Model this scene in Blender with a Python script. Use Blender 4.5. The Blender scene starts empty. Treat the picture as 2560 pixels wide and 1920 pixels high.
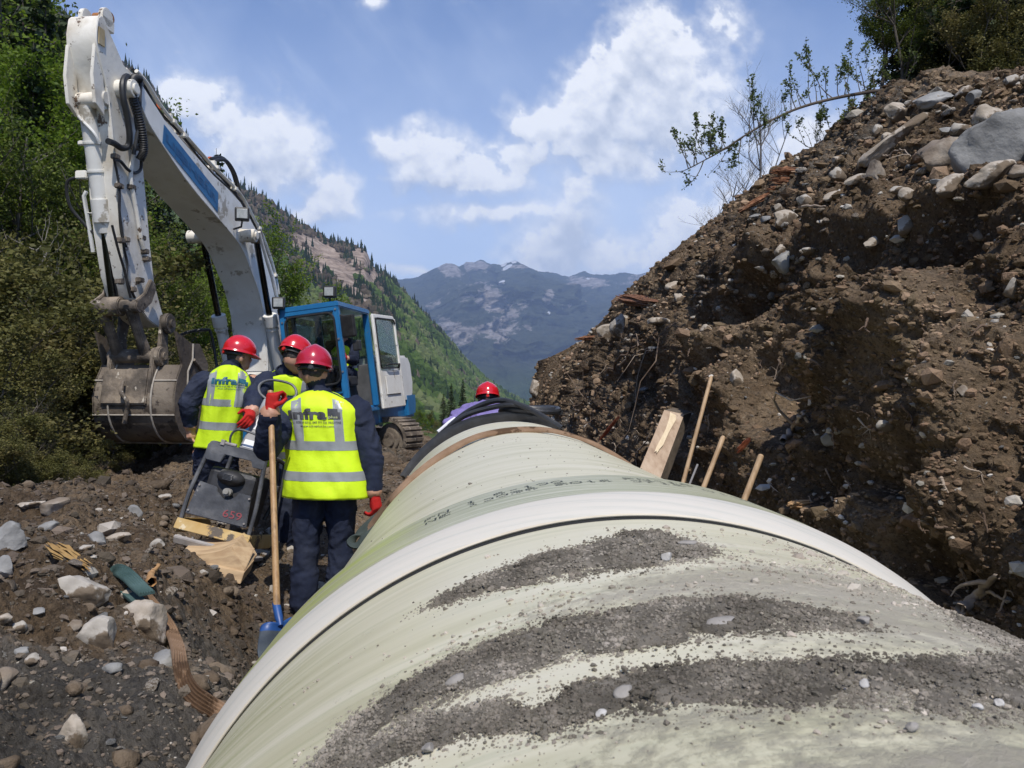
import bpy, bmesh, math, random
import numpy as np
from mathutils import Vector, Matrix
from mathutils.geometry import intersect_line_line
R_ = math.radians
rnd = random.Random(7)
S = bpy.context.scene
COL = S.collection
# ---------------------------------------------------------------- camera
CAM_Z = 1.55
PITCH, YAW, FPX = R_(0.377), R_(2.993), 2025.0
cd = bpy.data.cameras.new('camera'); cam = bpy.data.objects.new('camera', cd); COL.objects.link(cam)
cd.sensor_width = 36; cd.lens = 36*FPX/2560; cd.clip_start = 0.02; cd.clip_end = 60000
cam.location = (0, 0, CAM_Z); cam.rotation_euler = (math.pi/2+PITCH, 0, -YAW)
cd.dof.use_dof = True; cd.dof.focus_distance = 5.5; cd.dof.aperture_fstop = 22
S.camera = cam
# ---------------------------------------------------------------- sun, sky
SUN = Vector((0.08, -0.55, 0.83)).normalized()
sd = bpy.data.lights.new('sun', 'SUN'); sd.energy = 4.9; sd.angle = R_(0.5); sd.color = (1, .945, .865)
so = bpy.data.objects.new('sun', sd); COL.objects.link(so); so.location = (0, 0, 30)
so.rotation_euler = SUN.to_track_quat('Z', 'Y').to_euler()
S.view_settings.view_transform = 'Standard'; S.view_settings.look = 'None'
S.view_settings.exposure = 0.0; S.view_settings.gamma = 1
S.cycles.max_bounces = 5; S.cycles.diffuse_bounces = 2; S.cycles.transparent_max_bounces = 12
S.cycles.volume_bounces = 0
W = bpy.data.worlds.new('World'); S.world = W; W.use_nodes = True

def ab(u, v):
    """bearing of a spot seen at (u, v) of the 2560 px survey photo: x/y and z/y"""
    x = (u-1280)/FPX; z = -(v-960)/FPX; y = 1.0
    c, s = math.cos(PITCH), math.sin(PITCH); y, z = y*c-z*s, y*s+z*c
    c, s = math.cos(YAW), math.sin(YAW); x, y = x*c+y*s, -x*s+y*c
    return x/y, z/y
def at(u, v, d):
    a, b = ab(u, v); return Vector((a*d, d, CAM_Z+b*d))
def atv(u, v, d):
    return at(u*1.15732, v*1.15732, d)
def onx(u, v, x):
    a, b = ab(u, v); d = x/a; return Vector((x, d, CAM_Z+b*d))

def node(nt, t, **k):
    n = nt.nodes.new(t)
    for a, b in k.items():
        if a.startswith('i_'):
            key = a[2:]; key = int(key) if key.isdigit() else key.replace('_', ' ')
            n.inputs[key].default_value = b
        else: setattr(n, a, b)
    return n
def vmath(nt, op, a, b=None):
    n = nt.nodes.new('ShaderNodeVectorMath'); n.operation = op
    for i, s in enumerate((a, b)):
        if s is None: continue
        if isinstance(s, bpy.types.NodeSocket): nt.links.new(s, n.inputs[i])
        elif op == 'SCALE' and i == 1: n.inputs['Scale'].default_value = s
        else: n.inputs[i].default_value = s
    return n
def fmath(nt, op, *a, clamp=False):
    n = nt.nodes.new('ShaderNodeMath'); n.operation = op; n.use_clamp = clamp
    for i, s in enumerate(a):
        if isinstance(s, bpy.types.NodeSocket): nt.links.new(s, n.inputs[i])
        else: n.inputs[i].default_value = s
    return n.outputs[0]
def mixc(nt, f, a, b, mode='MIX'):
    n = nt.nodes.new('ShaderNodeMix'); n.data_type = 'RGBA'; n.blend_type = mode
    for i, s in ((0, f), (6, a), (7, b)):
        if isinstance(s, bpy.types.NodeSocket): nt.links.new(s, n.inputs[i])
        elif i: n.inputs[i].default_value = (*s[:3], 1)
        else: n.inputs[i].default_value = s
    return n.outputs[2]
def ramp(nt, f, stops):
    n = nt.nodes.new('ShaderNodeValToRGB'); e = n.color_ramp.elements
    while len(e) < len(stops): e.new(.5)
    for i, (p, c) in enumerate(stops):
        e[i].position = p; e[i].color = (*c, 1) if isinstance(c, (tuple, list)) else (c, c, c, 1)
    nt.links.new(f, n.inputs[0]); return n.outputs[0]
def sstep(nt, f, a, b):
    n = nt.nodes.new('ShaderNodeMapRange'); n.interpolation_type = 'SMOOTHSTEP'
    n.inputs[1].default_value = a; n.inputs[2].default_value = b
    if isinstance(f, bpy.types.NodeSocket): nt.links.new(f, n.inputs[0])
    return n.outputs[0]
def noise(nt, vec, scale, detail=4, rough=.5, dist=0.0):
    n = nt.nodes.new('ShaderNodeTexNoise'); n.inputs['Scale'].default_value = scale
    n.inputs['Detail'].default_value = detail; n.inputs['Roughness'].default_value = rough
    n.inputs['Distortion'].default_value = dist
    if vec is not None: nt.links.new(vec, n.inputs['Vector'])
    return n.outputs['Fac']

# sky with clouds: the clouds are fixed in the sky by bearing
nt = W.node_tree; nt.nodes.clear()
sky = node(nt, 'ShaderNodeTexSky', sky_type='NISHITA', sun_disc=False)
sky.sun_elevation = math.asin(SUN.z); sky.sun_rotation = math.atan2(SUN.x, SUN.y)
sky.altitude = 900; sky.air_density = 1.0; sky.dust_density = 1.2; sky.ozone_density = 2.2
skb = vmath(nt, 'MULTIPLY', sky.outputs[0], (.92, 1.03, 1.26)).outputs[0]
bg = node(nt, 'ShaderNodeBackground'); nt.links.new(skb, bg.inputs[0]); bg.inputs[1].default_value = .135
wo = node(nt, 'ShaderNodeOutputWorld'); nt.links.new(bg.outputs[0], wo.inputs[0])

# ---------------------------------------------------------------- helpers
def link(o, parent=None):
    COL.objects.link(o)
    if parent: o.parent = parent
    return o
def tag(o, label=None, cat=None, group=None, kind=None):
    if label: o['label'] = label
    if cat: o['category'] = cat
    if group: o['group'] = group
    if kind: o['kind'] = kind
    return o
def empty(name, loc, label, cat, group=None, rot=(0, 0, 0)):
    o = bpy.data.objects.new(name, None); COL.objects.link(o); o.location = loc; o.rotation_euler = rot
    o.empty_display_size = .1
    return tag(o, label, cat, group)
def mesh_np(name, v, f, mat=None, parent=None, smooth=False, mats=None, mi=None):
    """v (n,3) array; f (m,k) int array with constant k, or list of polygons"""
    me = bpy.data.meshes.new(name)
    v = np.asarray(v, dtype=np.float32)
    if isinstance(f, np.ndarray):
        m, k = f.shape
        me.vertices.add(len(v)); me.vertices.foreach_set('co', v.ravel())
        me.loops.add(m*k); me.loops.foreach_set('vertex_index', f.ravel().astype(np.int32))
        me.polygons.add(m); me.polygons.foreach_set('loop_start', np.arange(0, m*k, k, dtype=np.int32))
        me.polygons.foreach_set('loop_total', np.full(m, k, dtype=np.int32))
        me.update(calc_edges=True)
    else:
        me.from_pydata([tuple(map(float, p)) for p in v], [], f); me.update()
    for q in (mats or ([mat] if mat else [])): me.materials.append(q)
    if mi is not None: me.polygons.foreach_set('material_index', np.asarray(mi, dtype=np.int32))
    me.polygons.foreach_set('use_smooth', np.full(len(me.polygons), bool(smooth)))
    o = bpy.data.objects.new(name, me); link(o, parent)
    return o
def setattr_f(o, name, arr):
    a = o.data.attributes.new(name, 'FLOAT', 'POINT'); a.data.foreach_set('value', np.asarray(arr, dtype=np.float32))
def gridfaces(nr, nc, wrap=False):
    i = np.arange(nr-1)[:, None]; j = np.arange(nc if wrap else nc-1)[None, :]
    j2 = (j+1) % nc
    return np.stack([i*nc+j, i*nc+j2, (i+1)*nc+j2, (i+1)*nc+j], -1).reshape(-1, 4)

class MB:
    """collects primitive solids, then becomes ONE mesh object"""
    def __init__(s): s.v = []; s.f = []; s.m = []; s.cur = 0
    def add(s, vs, fs):
        n = len(s.v); s.v += [tuple(p) for p in vs]; s.f += [tuple(i+n for i in q) for q in fs]; s.m += [s.cur]*len(fs); return s
    def box(s, c, d, rot=None, bev=0.0):
        """centre c, size d; chamfered when bev"""
        hx, hy, hz = d[0]/2, d[1]/2, d[2]/2; M = rot if rot else Matrix.Identity(3); c = Vector(c)
        if bev <= 0:
            vs = [c+M@Vector((x*hx, y*hy, z*hz)) for x in (-1, 1) for y in (-1, 1) for z in (-1, 1)]
            return s.add(vs, [(0,1,3,2),(4,6,7,5),(0,4,5,1),(2,3,7,6),(0,2,6,4),(1,5,7,3)])
        b = min(bev, hx*.9, hy*.9, hz*.9); bm = bmesh.new(); bmesh.ops.create_cube(bm, size=1)
        for v in bm.verts: v.co = Vector((v.co.x*d[0], v.co.y*d[1], v.co.z*d[2]))
        bmesh.ops.bevel(bm, geom=bm.edges[:], offset=b, segments=2, profile=.6, affect='EDGES')
        bm.verts.index_update()
        s.add([c+M@v.co for v in bm.verts], [[v.index for v in f.verts] for f in bm.faces]); bm.free(); return s
    def prism(s, poly, h0, h1, axis=0):
        """poly in the two other axes (order kept cyclic), extruded along axis"""
        n = len(poly); P = []
        for h in (h0, h1):
            for (a, b) in poly:
                P.append({0: (h, a, b), 1: (a, h, b), 2: (a, b, h)}[axis])
        F = [tuple(range(n))[::-1], tuple(range(n, 2*n))]+[(i, (i+1) % n, n+(i+1) % n, n+i) for i in range(n)]
        return s.add(P, F)
    def tube(s, pts, r, n=10, cap=True):
        pts = [Vector(p) for p in pts]; m = len(pts); rr = r if isinstance(r, (list, tuple)) else [r]*m
        t0 = (pts[1]-pts[0]).normalized(); up = Vector((0, 0, 1)) if abs(t0.z) < .9 else Vector((1, 0, 0))
        N = (up-t0*up.dot(t0)).normalized(); V = []; F = []
        for i, p in enumerate(pts):
            t = (pts[min(i+1, m-1)]-pts[max(i-1, 0)]).normalized(); N = (N-t*N.dot(t)).normalized(); B = t.cross(N)
            for k in range(n):
                a = 2*math.pi*k/n; V.append(p+(N*math.cos(a)+B*math.sin(a))*rr[i])
        for i in range(m-1):
            for k in range(n): F.append((i*n+k, i*n+(k+1) % n, (i+1)*n+(k+1) % n, (i+1)*n+k))
        if cap: F += [tuple(range(n))[::-1], tuple(range((m-1)*n, m*n))]
        return s.add(V, F)
    def cyl(s, a, b, r, n=20, r2=None):
        return s.tube([a, b], [r, r if r2 is None else r2], n)
    def ell(s, c, r, n=10, m=14, rot=None):
        c = Vector(c); M = rot or Matrix.Identity(3); V = [c+M@Vector((0, 0, r[2]))]; F = []
        for i in range(1, n):
            t = math.pi*i/n
            for k in range(m):
                a = 2*math.pi*k/m; V.append(c+M@Vector((r[0]*math.sin(t)*math.cos(a), r[1]*math.sin(t)*math.sin(a), r[2]*math.cos(t))))
        V.append(c+M@Vector((0, 0, -r[2]))); L = len(V)-1
        for k in range(m): F += [(0, 1+k, 1+(k+1) % m), (L, 1+(n-2)*m+(k+1) % m, 1+(n-2)*m+k)]
        for i in range(n-2):
            for k in range(m): F.append((1+i*m+k, 1+(i+1)*m+k, 1+(i+1)*m+(k+1) % m, 1+i*m+(k+1) % m))
        return s.add(V, F)
    def lathe(s, prof, o=(0, 0, 0), ax=(0, 0, 1), n=28, arc=None):
        ax = Vector(ax).normalized(); up = Vector((0, 0, 1)) if abs(ax.z) < .9 else Vector((1, 0, 0))
        N = (up-ax*up.dot(ax)).normalized(); B = ax.cross(N); V = []; F = []; m = len(prof); o = Vector(o)
        for (r, h) in prof:
            for k in range(n):
                a = 2*math.pi*k/n; V.append(o+ax*h+(N*math.cos(a)+B*math.sin(a))*r)
        for i in range(m-1):
            for k in range(n): F.append((i*n+k, i*n+(k+1) % n, (i+1)*n+(k+1) % n, (i+1)*n+k))
        return s.add(V, F)
    def build(s, name, mat, parent=None, smooth=False, bevel=0.0, angle=35):
        me = bpy.data.meshes.new(name); me.from_pydata(s.v, [], s.f)
        for q in (mat if isinstance(mat, (list, tuple)) else [mat]): me.materials.append(q)
        me.polygons.foreach_set('material_index', s.m)
        me.validate()
        bm = bmesh.new(); bm.from_mesh(me); bmesh.ops.recalc_face_normals(bm, faces=bm.faces[:])
        if bevel > 0:
            es = [e for e in bm.edges if len(e.link_faces) == 2 and e.calc_face_angle(0) > R_(38)]
            if es: bmesh.ops.bevel(bm, geom=es, offset=bevel, segments=2, affect='EDGES', clamp_overlap=True)
        bm.to_mesh(me); bm.free()
        if smooth or bevel > 0:
            me.polygons.foreach_set('use_smooth', [True]*len(me.polygons))
            try: me.set_sharp_from_angle(angle=R_(angle))
            except Exception: pass
        o = bpy.data.objects.new(name, me); link(o, parent); return o
def spline(pts, n=8):
    """Catmull-Rom through pts"""
    P = [Vector(p) for p in pts]; out = []
    for i in range(len(P)-1):
        a, b, c, d = P[max(i-1, 0)], P[i], P[i+1], P[min(i+2, len(P)-1)]
        for k in range(n):
            t = k/n; out.append(.5*((2*b)+(c-a)*t+(2*a-5*b+4*c-d)*t*t+(3*b-a-3*c+d)*t**3))
    out.append(P[-1]); return out

# numpy value noise
def _h(ix, iy, iz, s):
    h = (ix*374761393+iy*668265263+iz*2147483647*3+s*974634777) & 0xffffffff
    h = ((h ^ (h >> 13))*1274126177) & 0xffffffff
    h = ((h ^ (h >> 15))*2246822519) & 0xffffffff
    return ((h ^ (h >> 16)) & 0xffffff)/float(0xffffff)
def vn(p, s=0):
    f = np.floor(p); i = f.astype(np.int64); t = p-f; t = t*t*t*(t*(t*6-15)+10)
    x, y, z = i[..., 0], i[..., 1], i[..., 2]; tx, ty, tz = t[..., 0], t[..., 1], t[..., 2]
    def L(dy, dz):
        a = _h(x, y+dy, z+dz, s); b = _h(x+1, y+dy, z+dz, s); return a+(b-a)*tx
    a = L(0, 0); b = L(1, 0); c = L(0, 1); d = L(1, 1)
    a = a+(b-a)*ty; c = c+(d-c)*ty; return (a+(c-a)*tz)*2-1
def worley(p, sc, s=0, squash=1.0):
    p = np.asarray(p, dtype=np.float64)*sc; f = np.floor(p).astype(np.int64); best = np.full(p.shape[:-1], 9.)
    for dx in (-1, 0, 1):
        for dy in (-1, 0, 1):
            for dz in (-1, 0, 1):
                c = f+np.array([dx, dy, dz]); x, y, z = c[..., 0], c[..., 1], c[..., 2]
                q = np.stack([x+_h(x, y, z, s), y+_h(x, y, z, s+1), z+_h(x, y, z, s+2)], -1)-p; best = np.minimum(best, (q*q).sum(-1))
    return np.sqrt(best)
def fbm(p, sc=1.0, oc=4, gain=.5, s=0):
    p = np.asarray(p, dtype=np.float64)*sc; out = 0; A = 1; tot = 0
    for k in range(oc):
        out = out+A*vn(p+17.3*k, s+k); tot += A; A *= gain; p = p*2.03
    return out/tot
def ridged(p, sc=1.0, oc=4, gain=.5, s=0):
    p = np.asarray(p, dtype=np.float64)*sc; out = 0; A = 1; tot = 0
    for k in range(oc):
        out = out+A*(1-2*np.abs(vn(p+9.7*k, s+k))); tot += A; A *= gain; p = p*2.03
    return out/tot

# ---------------------------------------------------------------- materials
MATS = {}
def M(name, cols, scale=6.0, rough=.7, bump=0.0, bscale=None, metal=0.0, detail=5, spec=.5, coat=0.0, stretch=None,
      spots=None, contrast=(.35, .65), island=0.0, sub=0.0, trans=0.0, dist=0.0, brough=.55, facing=None):
    """cols: one or two (or three) base colours mixed by noise; spots: (colour, scale, threshold) of chips, dirt or rust"""
    if name in MATS: return MATS[name]
    m = bpy.data.materials.new(name); m.use_nodes = True; nt = m.node_tree; nt.nodes.clear()
    out = node(nt, 'ShaderNodeOutputMaterial'); b = node(nt, 'ShaderNodeBsdfPrincipled')
    nt.links.new(b.outputs[0], out.inputs[0])
    tc = node(nt, 'ShaderNodeTexCoord'); vec = tc.outputs['Object']
    if stretch:
        mp = node(nt, 'ShaderNodeMapping'); mp.inputs['Scale'].default_value = stretch; nt.links.new(vec, mp.inputs[0]); vec = mp.outputs[0]
    if len(cols) == 1: cols = [cols[0], tuple(c*.86 for c in cols[0])]
    f = noise(nt, vec, scale, detail, .58, dist)
    st = [(contrast[0]+(contrast[1]-contrast[0])*i/(len(cols)-1), c) for i, c in enumerate(cols)]
    c = ramp(nt, f, st)
    if island:
        gm = node(nt, 'ShaderNodeNewGeometry'); r = gm.outputs['Random Per Island']
        hv = node(nt, 'ShaderNodeHueSaturation'); nt.links.new(c, hv.inputs['Color'])
        nt.links.new(fmath(nt, 'ADD', fmath(nt, 'MULTIPLY', r, 2*island), 1-island), hv.inputs['Value'])
        nt.links.new(fmath(nt, 'ADD', fmath(nt, 'MULTIPLY', r, -.02), .508), hv.inputs['Hue'])
        c = hv.outputs[0]
    for (sc_, s_s, s_t) in (spots or []):
        sf = noise(nt, vec, s_s, 6, .65)
        c = mixc(nt, sstep(nt, sf, s_t, s_t+.05), c, sc_)
    nt.links.new(c, b.inputs['Base Color'])
    b.inputs['Roughness'].default_value = rough; b.inputs['Metallic'].default_value = metal
    b.inputs['Specular IOR Level'].default_value = spec
    if coat: b.inputs['Coat Weight'].default_value = coat; b.inputs['Coat Roughness'].default_value = .15
    if rough < .9:
        rf = noise(nt, vec, scale*2.3, 4, .6)
        nt.links.new(fmath(nt, 'ADD', fmath(nt, 'MULTIPLY', rf, .3), rough-.15, clamp=True), b.inputs['Roughness'])
    if bump:
        bn = node(nt, 'ShaderNodeBump'); bn.inputs['Distance'].default_value = bump; bn.inputs['Strength'].default_value = 1
        nt.links.new(noise(nt, vec, bscale or scale*4, 8, brough), bn.inputs['Height']); nt.links.new(bn.outputs[0], b.inputs['Normal'])
    if trans:
        tr = node(nt, 'ShaderNodeBsdfTranslucent'); nt.links.new(c, tr.inputs[0]); mx = node(nt, 'ShaderNodeMixShader')
        mx.inputs[0].default_value = trans; nt.links.new(b.outputs[0], mx.inputs[1]); nt.links.new(tr.outputs[0], mx.inputs[2])
        nt.links.new(mx.outputs[0], out.inputs[0])
    MATS[name] = m; return m
def MP(name):
    m = MATS[name]; return m, m.node_tree, [n for n in m.node_tree.nodes if n.type == 'BSDF_PRINCIPLED'][0]
# ---------------------------------------------------------------- clouds: a great curved sheet 30 km out, beyond the haze
def cloud_sheet():
    nu, nv = 900, 430; uu = np.linspace(-420, 2700, nu); vv = np.linspace(-420, 900, nv); U, V_ = np.meshgrid(uu, vv)
    q = np.stack([U, V_, 0*U], -1)
    w1 = fbm(q, 1/120, 3, .5, 201)*26; w2 = fbm(q+500, 1/120, 3, .5, 203)*26; Uw, Vw = U+w1+fbm(q, 1/34, 3, .55, 205)*11, V_+w2+fbm(q+90, 1/34, 3, .55, 207)*11
    CB_ = [(1392,52,52,52,1),(1372,105,66,60,1),(1345,150,66,60,1),(1440,150,86,80,1),(1312,212,92,72,1),(1450,228,96,84,1),(1395,270,116,70,1),(1272,275,86,54,1),(1195,268,64,46,1),(1140,280,36,28,.9),(1535,190,52,84,.62),(1500,260,70,60,.6),
           (1350,352,96,44,.82),(1285,366,50,34,.8),(1388,372,46,34,.8),(1240,330,90,40,.55),(1120,345,80,40,.5),(848,320,42,36,.95),(905,326,56,44,1),(965,318,40,34,.95),(955,362,62,48,.9),(1020,382,58,42,.75),(885,372,56,40,.6),(1080,400,80,36,.5),
           (540,292,56,52,1),(592,276,52,48,1),(646,306,46,46,.95),(575,335,82,54,.85),(505,340,46,60,.7),(640,362,70,40,.6),(560,400,90,50,.5),(702,408,38,34,1),(734,420,32,30,1),(686,440,40,34,.95),(655,474,44,34,.6),(740,455,36,26,.55),
           (1480,468,58,38,1),(1526,470,42,32,.95),(1450,512,62,40,.8),(1540,520,60,40,.8),(1420,560,70,40,.6),(1240,500,66,72,.86),(1190,548,90,50,.95),(1290,560,80,44,.92),(1130,575,60,24,.6),(1350,575,100,34,.84),(1250,430,60,50,.42),
           (420,220,80,60,.55),(380,190,70,40,.5),(470,270,60,50,.5),(815,14,34,20,.62),(1060,470,200,26,.42),(900,580,60,12,.6),(820,300,30,20,.4),(1560,60,60,60,.3),(1700,420,160,80,.7),(1850,330,200,90,.8),(2100,200,160,90,.7),(-50,200,200,90,.7),(2400,420,300,80,.8),(-300,420,200,80,.8)]
    F_ = np.zeros_like(U)-1
    for (u, v, ru, rv, k) in CB_:
        f = (1-np.sqrt(((Uw-u)/ru)**2+((Vw-v)/rv)**2))*1.0; f = np.clip(f, -1.5, .75)*.9+(k-1)*.75; m = np.maximum(F_, f); F_ = m+.09*np.exp(-np.abs(F_-f)/.16)*(f > -.8)
    bil = 1-2*np.abs(fbm(q, 1/70, 5, .55, 211)); det = fbm(q, 1/26, 5, .6, 215)
    F_ = F_+.32*(bil-.55)+.34*det+.10
    soft = .30+.55*np.clip(fbm(q, 1/170, 2, .5, 219)+.25, 0, 1)        # some edges crisp, others frayed
    dens = np.clip((F_+.10)/soft, 0, 1); dens = dens*dens*(3-2*dens); so_ = np.clip((F_+.70+.22*fbm(q, 1/60, 5, .6, 231))/1.15, 0, 1); dens = np.maximum(dens, .68*so_*so_*(3-2*so_))
    up = np.roll(F_, 9, 0); up[:9] = F_[:9]; up2 = np.roll(F_, 26, 0); up2[:26] = F_[:26]
    gz_ = 1.1*np.exp(-(((U-1250)/80)**2+((V_-505)/60)**2))+.5*np.exp(-(((U-1180)/90)**2+((V_-560)/40)**2)); lit = np.clip(.80-.55*gz_-(up-F_)*.55-np.clip(up2, 0, 1.2)*.60+.25*det+.10*bil, 0, 1)  # cloud shading put into the colour: tops brighter, undersides greyer
    # pale veil thickening to the horizon and faint streaks of cirrus high up at left
    s_ = (U*.62+V_*.78); t_ = (-U*.78+V_*.62); st = fbm(np.stack([s_/4.5, t_, 0*U], -1), 1/60, 5, .6, 223)
    ver = np.clip((V_+80)/720, 0, 1)
    veil = np.clip(.03+.66*ver**1.15+np.clip(st+.05, 0, 1)*.2*np.exp(-(((U-560)/520)**2+((V_-130)/190)**2))+np.clip(st, 0, 1)*.03+.16*np.clip(fbm(q, 1/200, 4, .6, 233)+.2, 0, 1), 0, .88)*(.82+.3*fbm(q, 1/260, 3, .5, 229))
    veil = np.clip(veil, 0, 1)*np.clip((U+420)/200, 0, 1)*np.clip((2700-U)/200, 0, 1)*np.clip((V_+420)/300, 0, 1)
    D = 30000.; A = np.zeros(U.shape+(3,))
    x = (U*1.15732-1280)/FPX; z = -(V_*1.15732-960)/FPX; y = np.ones_like(x)
    c, s = math.cos(PITCH), math.sin(PITCH); y, z = y*c-z*s, y*s+z*c; c, s = math.cos(YAW), math.sin(YAW); x, y = x*c+y*s, -x*s+y*c
    n = np.sqrt(x*x+y*y+z*z); A = np.stack([x/n*D, y/n*D, z/n*D], -1)
    o = mesh_np('clouds', A.reshape(-1, 3), gridfaces(nv, nu), None, None, True)
    setattr_f(o, 'dens', dens.ravel()); setattr_f(o, 'lit', lit.ravel()); setattr_f(o, 'veil', veil.ravel()); tag(o, kind='stuff')
    m = bpy.data.materials.new('cloud_air'); m.use_nodes = True; nt = m.node_tree; nt.nodes.clear()
    A_ = {k: node(nt, 'ShaderNodeAttribute', attribute_name=k).outputs['Fac'] for k in ('dens', 'lit', 'veil')}
    tcn = node(nt, 'ShaderNodeTexCoord'); fn = noise(nt, tcn.outputs['Object'], .0022, 7, .62)
    dd = fmath(nt, 'ADD', A_['dens'], fmath(nt, 'MULTIPLY', fmath(nt, 'SUBTRACT', fn, .5), fmath(nt, 'MULTIPLY', fmath(nt, 'MULTIPLY', A_['dens'], fmath(nt, 'SUBTRACT', 1.0, A_['dens'])), 3.2)), clamp=True)
    cl = mixc(nt, fmath(nt, 'ADD', A_['lit'], fmath(nt, 'MULTIPLY', fmath(nt, 'SUBTRACT', fn, .5), .4), clamp=True), (.50,.56,.70), (1.12,1.13,1.16))
    al = fmath(nt, 'SUBTRACT', 1.0, fmath(nt, 'MULTIPLY', fmath(nt, 'SUBTRACT', 1.0, fmath(nt, 'MULTIPLY', dd, .95)), fmath(nt, 'SUBTRACT', 1.0, A_['veil'])))
    w = fmath(nt, 'DIVIDE', dd, fmath(nt, 'MAXIMUM', fmath(nt, 'ADD', dd, fmath(nt, 'MULTIPLY', A_['veil'], .8)), .001))
    col = mixc(nt, w, (1.02,1.13,1.30), cl)
    em = node(nt, 'ShaderNodeEmission'); nt.links.new(col, em.inputs[0]); tr = node(nt, 'ShaderNodeBsdfTransparent'); mx = node(nt, 'ShaderNodeMixShader'); out = node(nt, 'ShaderNodeOutputMaterial')
    nt.links.new(al, mx.inputs[0]); nt.links.new(tr.outputs[0], mx.inputs[1]); nt.links.new(em.outputs[0], mx.inputs[2]); nt.links.new(mx.outputs[0], out.inputs[0])
    m.cycles.emission_sampling = 'NONE'; o.data.materials.append(m)
cloud_sheet()
# ================================================================ setting
SOIL = M('soil', [(.050,.038,.028), (.115,.088,.062), (.185,.145,.105)], scale=2.2, rough=.95, bump=.035, bscale=16, detail=9, contrast=(.33,.66), spec=.25, brough=.72,
         spots=[((.34,.31,.27), 26, .66), ((.03,.022,.017), 9, .67)])
CLAY = M('grey_clay', [(.075,.068,.058), (.15,.135,.115), (.21,.19,.165)], scale=3, rough=.95, bump=.02, bscale=22, detail=9, contrast=(.33,.66), spec=.25, brough=.75,
         spots=[((.33,.31,.28), 34, .67)])
def soil_blend(name, dark=1.0):
    """brown earth with grey-clay areas given by the vertex value 'clay'"""
    m = bpy.data.materials.new(name); m.use_nodes = True; nt = m.node_tree; b = nt.nodes['Principled BSDF']
    tc = node(nt, 'ShaderNodeTexCoord'); vec = tc.outputs['Object']
    f = noise(nt, vec, 1.7, 9, .62, .3); f2 = noise(nt, vec, 13, 8, .7)
    br = ramp(nt, f, [(.36, (.088,.058,.034)), (.5, (.182,.127,.077)), (.66, (.295,.215,.138))])
    gy = ramp(nt, f, [(.34, (.075,.068,.058)), (.66, (.165,.15,.13))])
    at_ = node(nt, 'ShaderNodeAttribute', attribute_name='clay')
    c = mixc(nt, sstep(nt, fmath(nt, 'ADD', at_.outputs['Fac'], fmath(nt, 'MULTIPLY', fmath(nt, 'SUBTRACT', f2, .5), .9)), .35, .65), br, gy)
    c = mixc(nt, fmath(nt, 'MULTIPLY', sstep(nt, f2, .42, .7), .45), c, mixc(nt, .5, c, (.30,.25,.19)))
    f3 = noise(nt, vec, 46, 6, .75); c = mixc(nt, sstep(nt, f3, .53, .36), c, mixc(nt, .62, c, (.022,.016,.011)))
    vo = node(nt, 'ShaderNodeTexVoronoi', i_Scale=17.0); nt.links.new(vec, vo.inputs['Vector'])
    st = sstep(nt, noise(nt, vec, 41, 4, .6), .655, .69)
    c = mixc(nt, st, c, (.36,.34,.30))
    nt.links.new(c, b.inputs['Base Color']); b.inputs['Roughness'].default_value = .95; b.inputs['Specular IOR Level'].default_value = .2
    b1 = node(nt, 'ShaderNodeBump'); b1.inputs['Distance'].default_value = .12
    hh = fmath(nt, 'ADD', noise(nt, vec, 9, 9, .72), fmath(nt, 'MULTIPLY', vo.outputs['Distance'], -.45))
    nt.links.new(hh, b1.inputs['Height']); nt.links.new(b1.outputs[0], b.inputs['Normal'])
    return m
SOILB = soil_blend('earth_with_clay')

# ---- near ground: control points fitted through by a thin-plate spline
gp = []
for (u, v, d) in [(480,1545,2.95),(395,1455,3.25),(330,1330,3.8),(285,1262,4.25),(100,1600,2.35),(0,1659,2.05),(250,1659,2.2),(0,1420,2.9),(160,1420,3.05),
                  (0,1240,4.1),(200,1225,4.3),(100,1108,6.0),(-150,1095,6.0),(260,1095,6.6),(430,1235,5.6),(520,1290,5.15),(560,1425,4.85),(607,1192,6.9),
                  (300,1015,10.2),(395,985,10.9),(340,1085,8.3),(560,1110,7.6),(850,1003,13.2),(700,1010,12.6),(835,1085,8.4),(905,985,13.5),(350,1180,5.5),(600,1130,7.6)]:
    p = atv(u, v, d); gp.append((p.x, p.y, p.z))
gp += [(-1.25,5.6,0),(-.9,5.3,-.05),(-.6,5.6,-.1),(-1.2,3.9,.12),(-.95,2.2,.25),(-.9,.6,.2),(-2.2,.6,1.0),(.3,.5,-.8),(.3,3,-.8),(.3,6,-.75),(1.6,1,-.65),(1.6,4,-.65),(1.7,8,-.5),
       (.3,8.5,-.5),(.3,12,-.1),(.3,20,.15),(1.5,20,.1),(1.6,13,-.2),(-4,20,.3),(-8,20,0),(-6,10.5,.25),(-9,10,.3),(-6,14,.05),(-4.6,12.5,.2),(-9,4,1.5),(-5,4,1.15),(-4,2,1.2),(-6,1,1.4),(-4,28,.1),(0,28,-.2),(3,28,-.2),(-12,28,1.6),
       (-3,14.5,.30),(-1.5,16,.25),(-5,15,.4)]
G_ = np.array(gp); n_ = len(G_)
def _tps(r2): return np.where(r2 > 1e-12, r2*np.log(r2+1e-12)*.5, 0)
sc_ = lambda q: np.stack([q[..., 0], q[..., 1]*.8], -1)
gx = sc_(G_); A_ = _tps(((gx[:, None]-gx[None])**2).sum(-1))+np.eye(n_)*.02
Pm = np.c_[np.ones(n_), gx]; KK = np.block([[A_, Pm], [Pm.T, np.zeros((3, 3))]])
wts = np.linalg.solve(KK, np.r_[G_[:, 2], 0, 0, 0])
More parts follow.
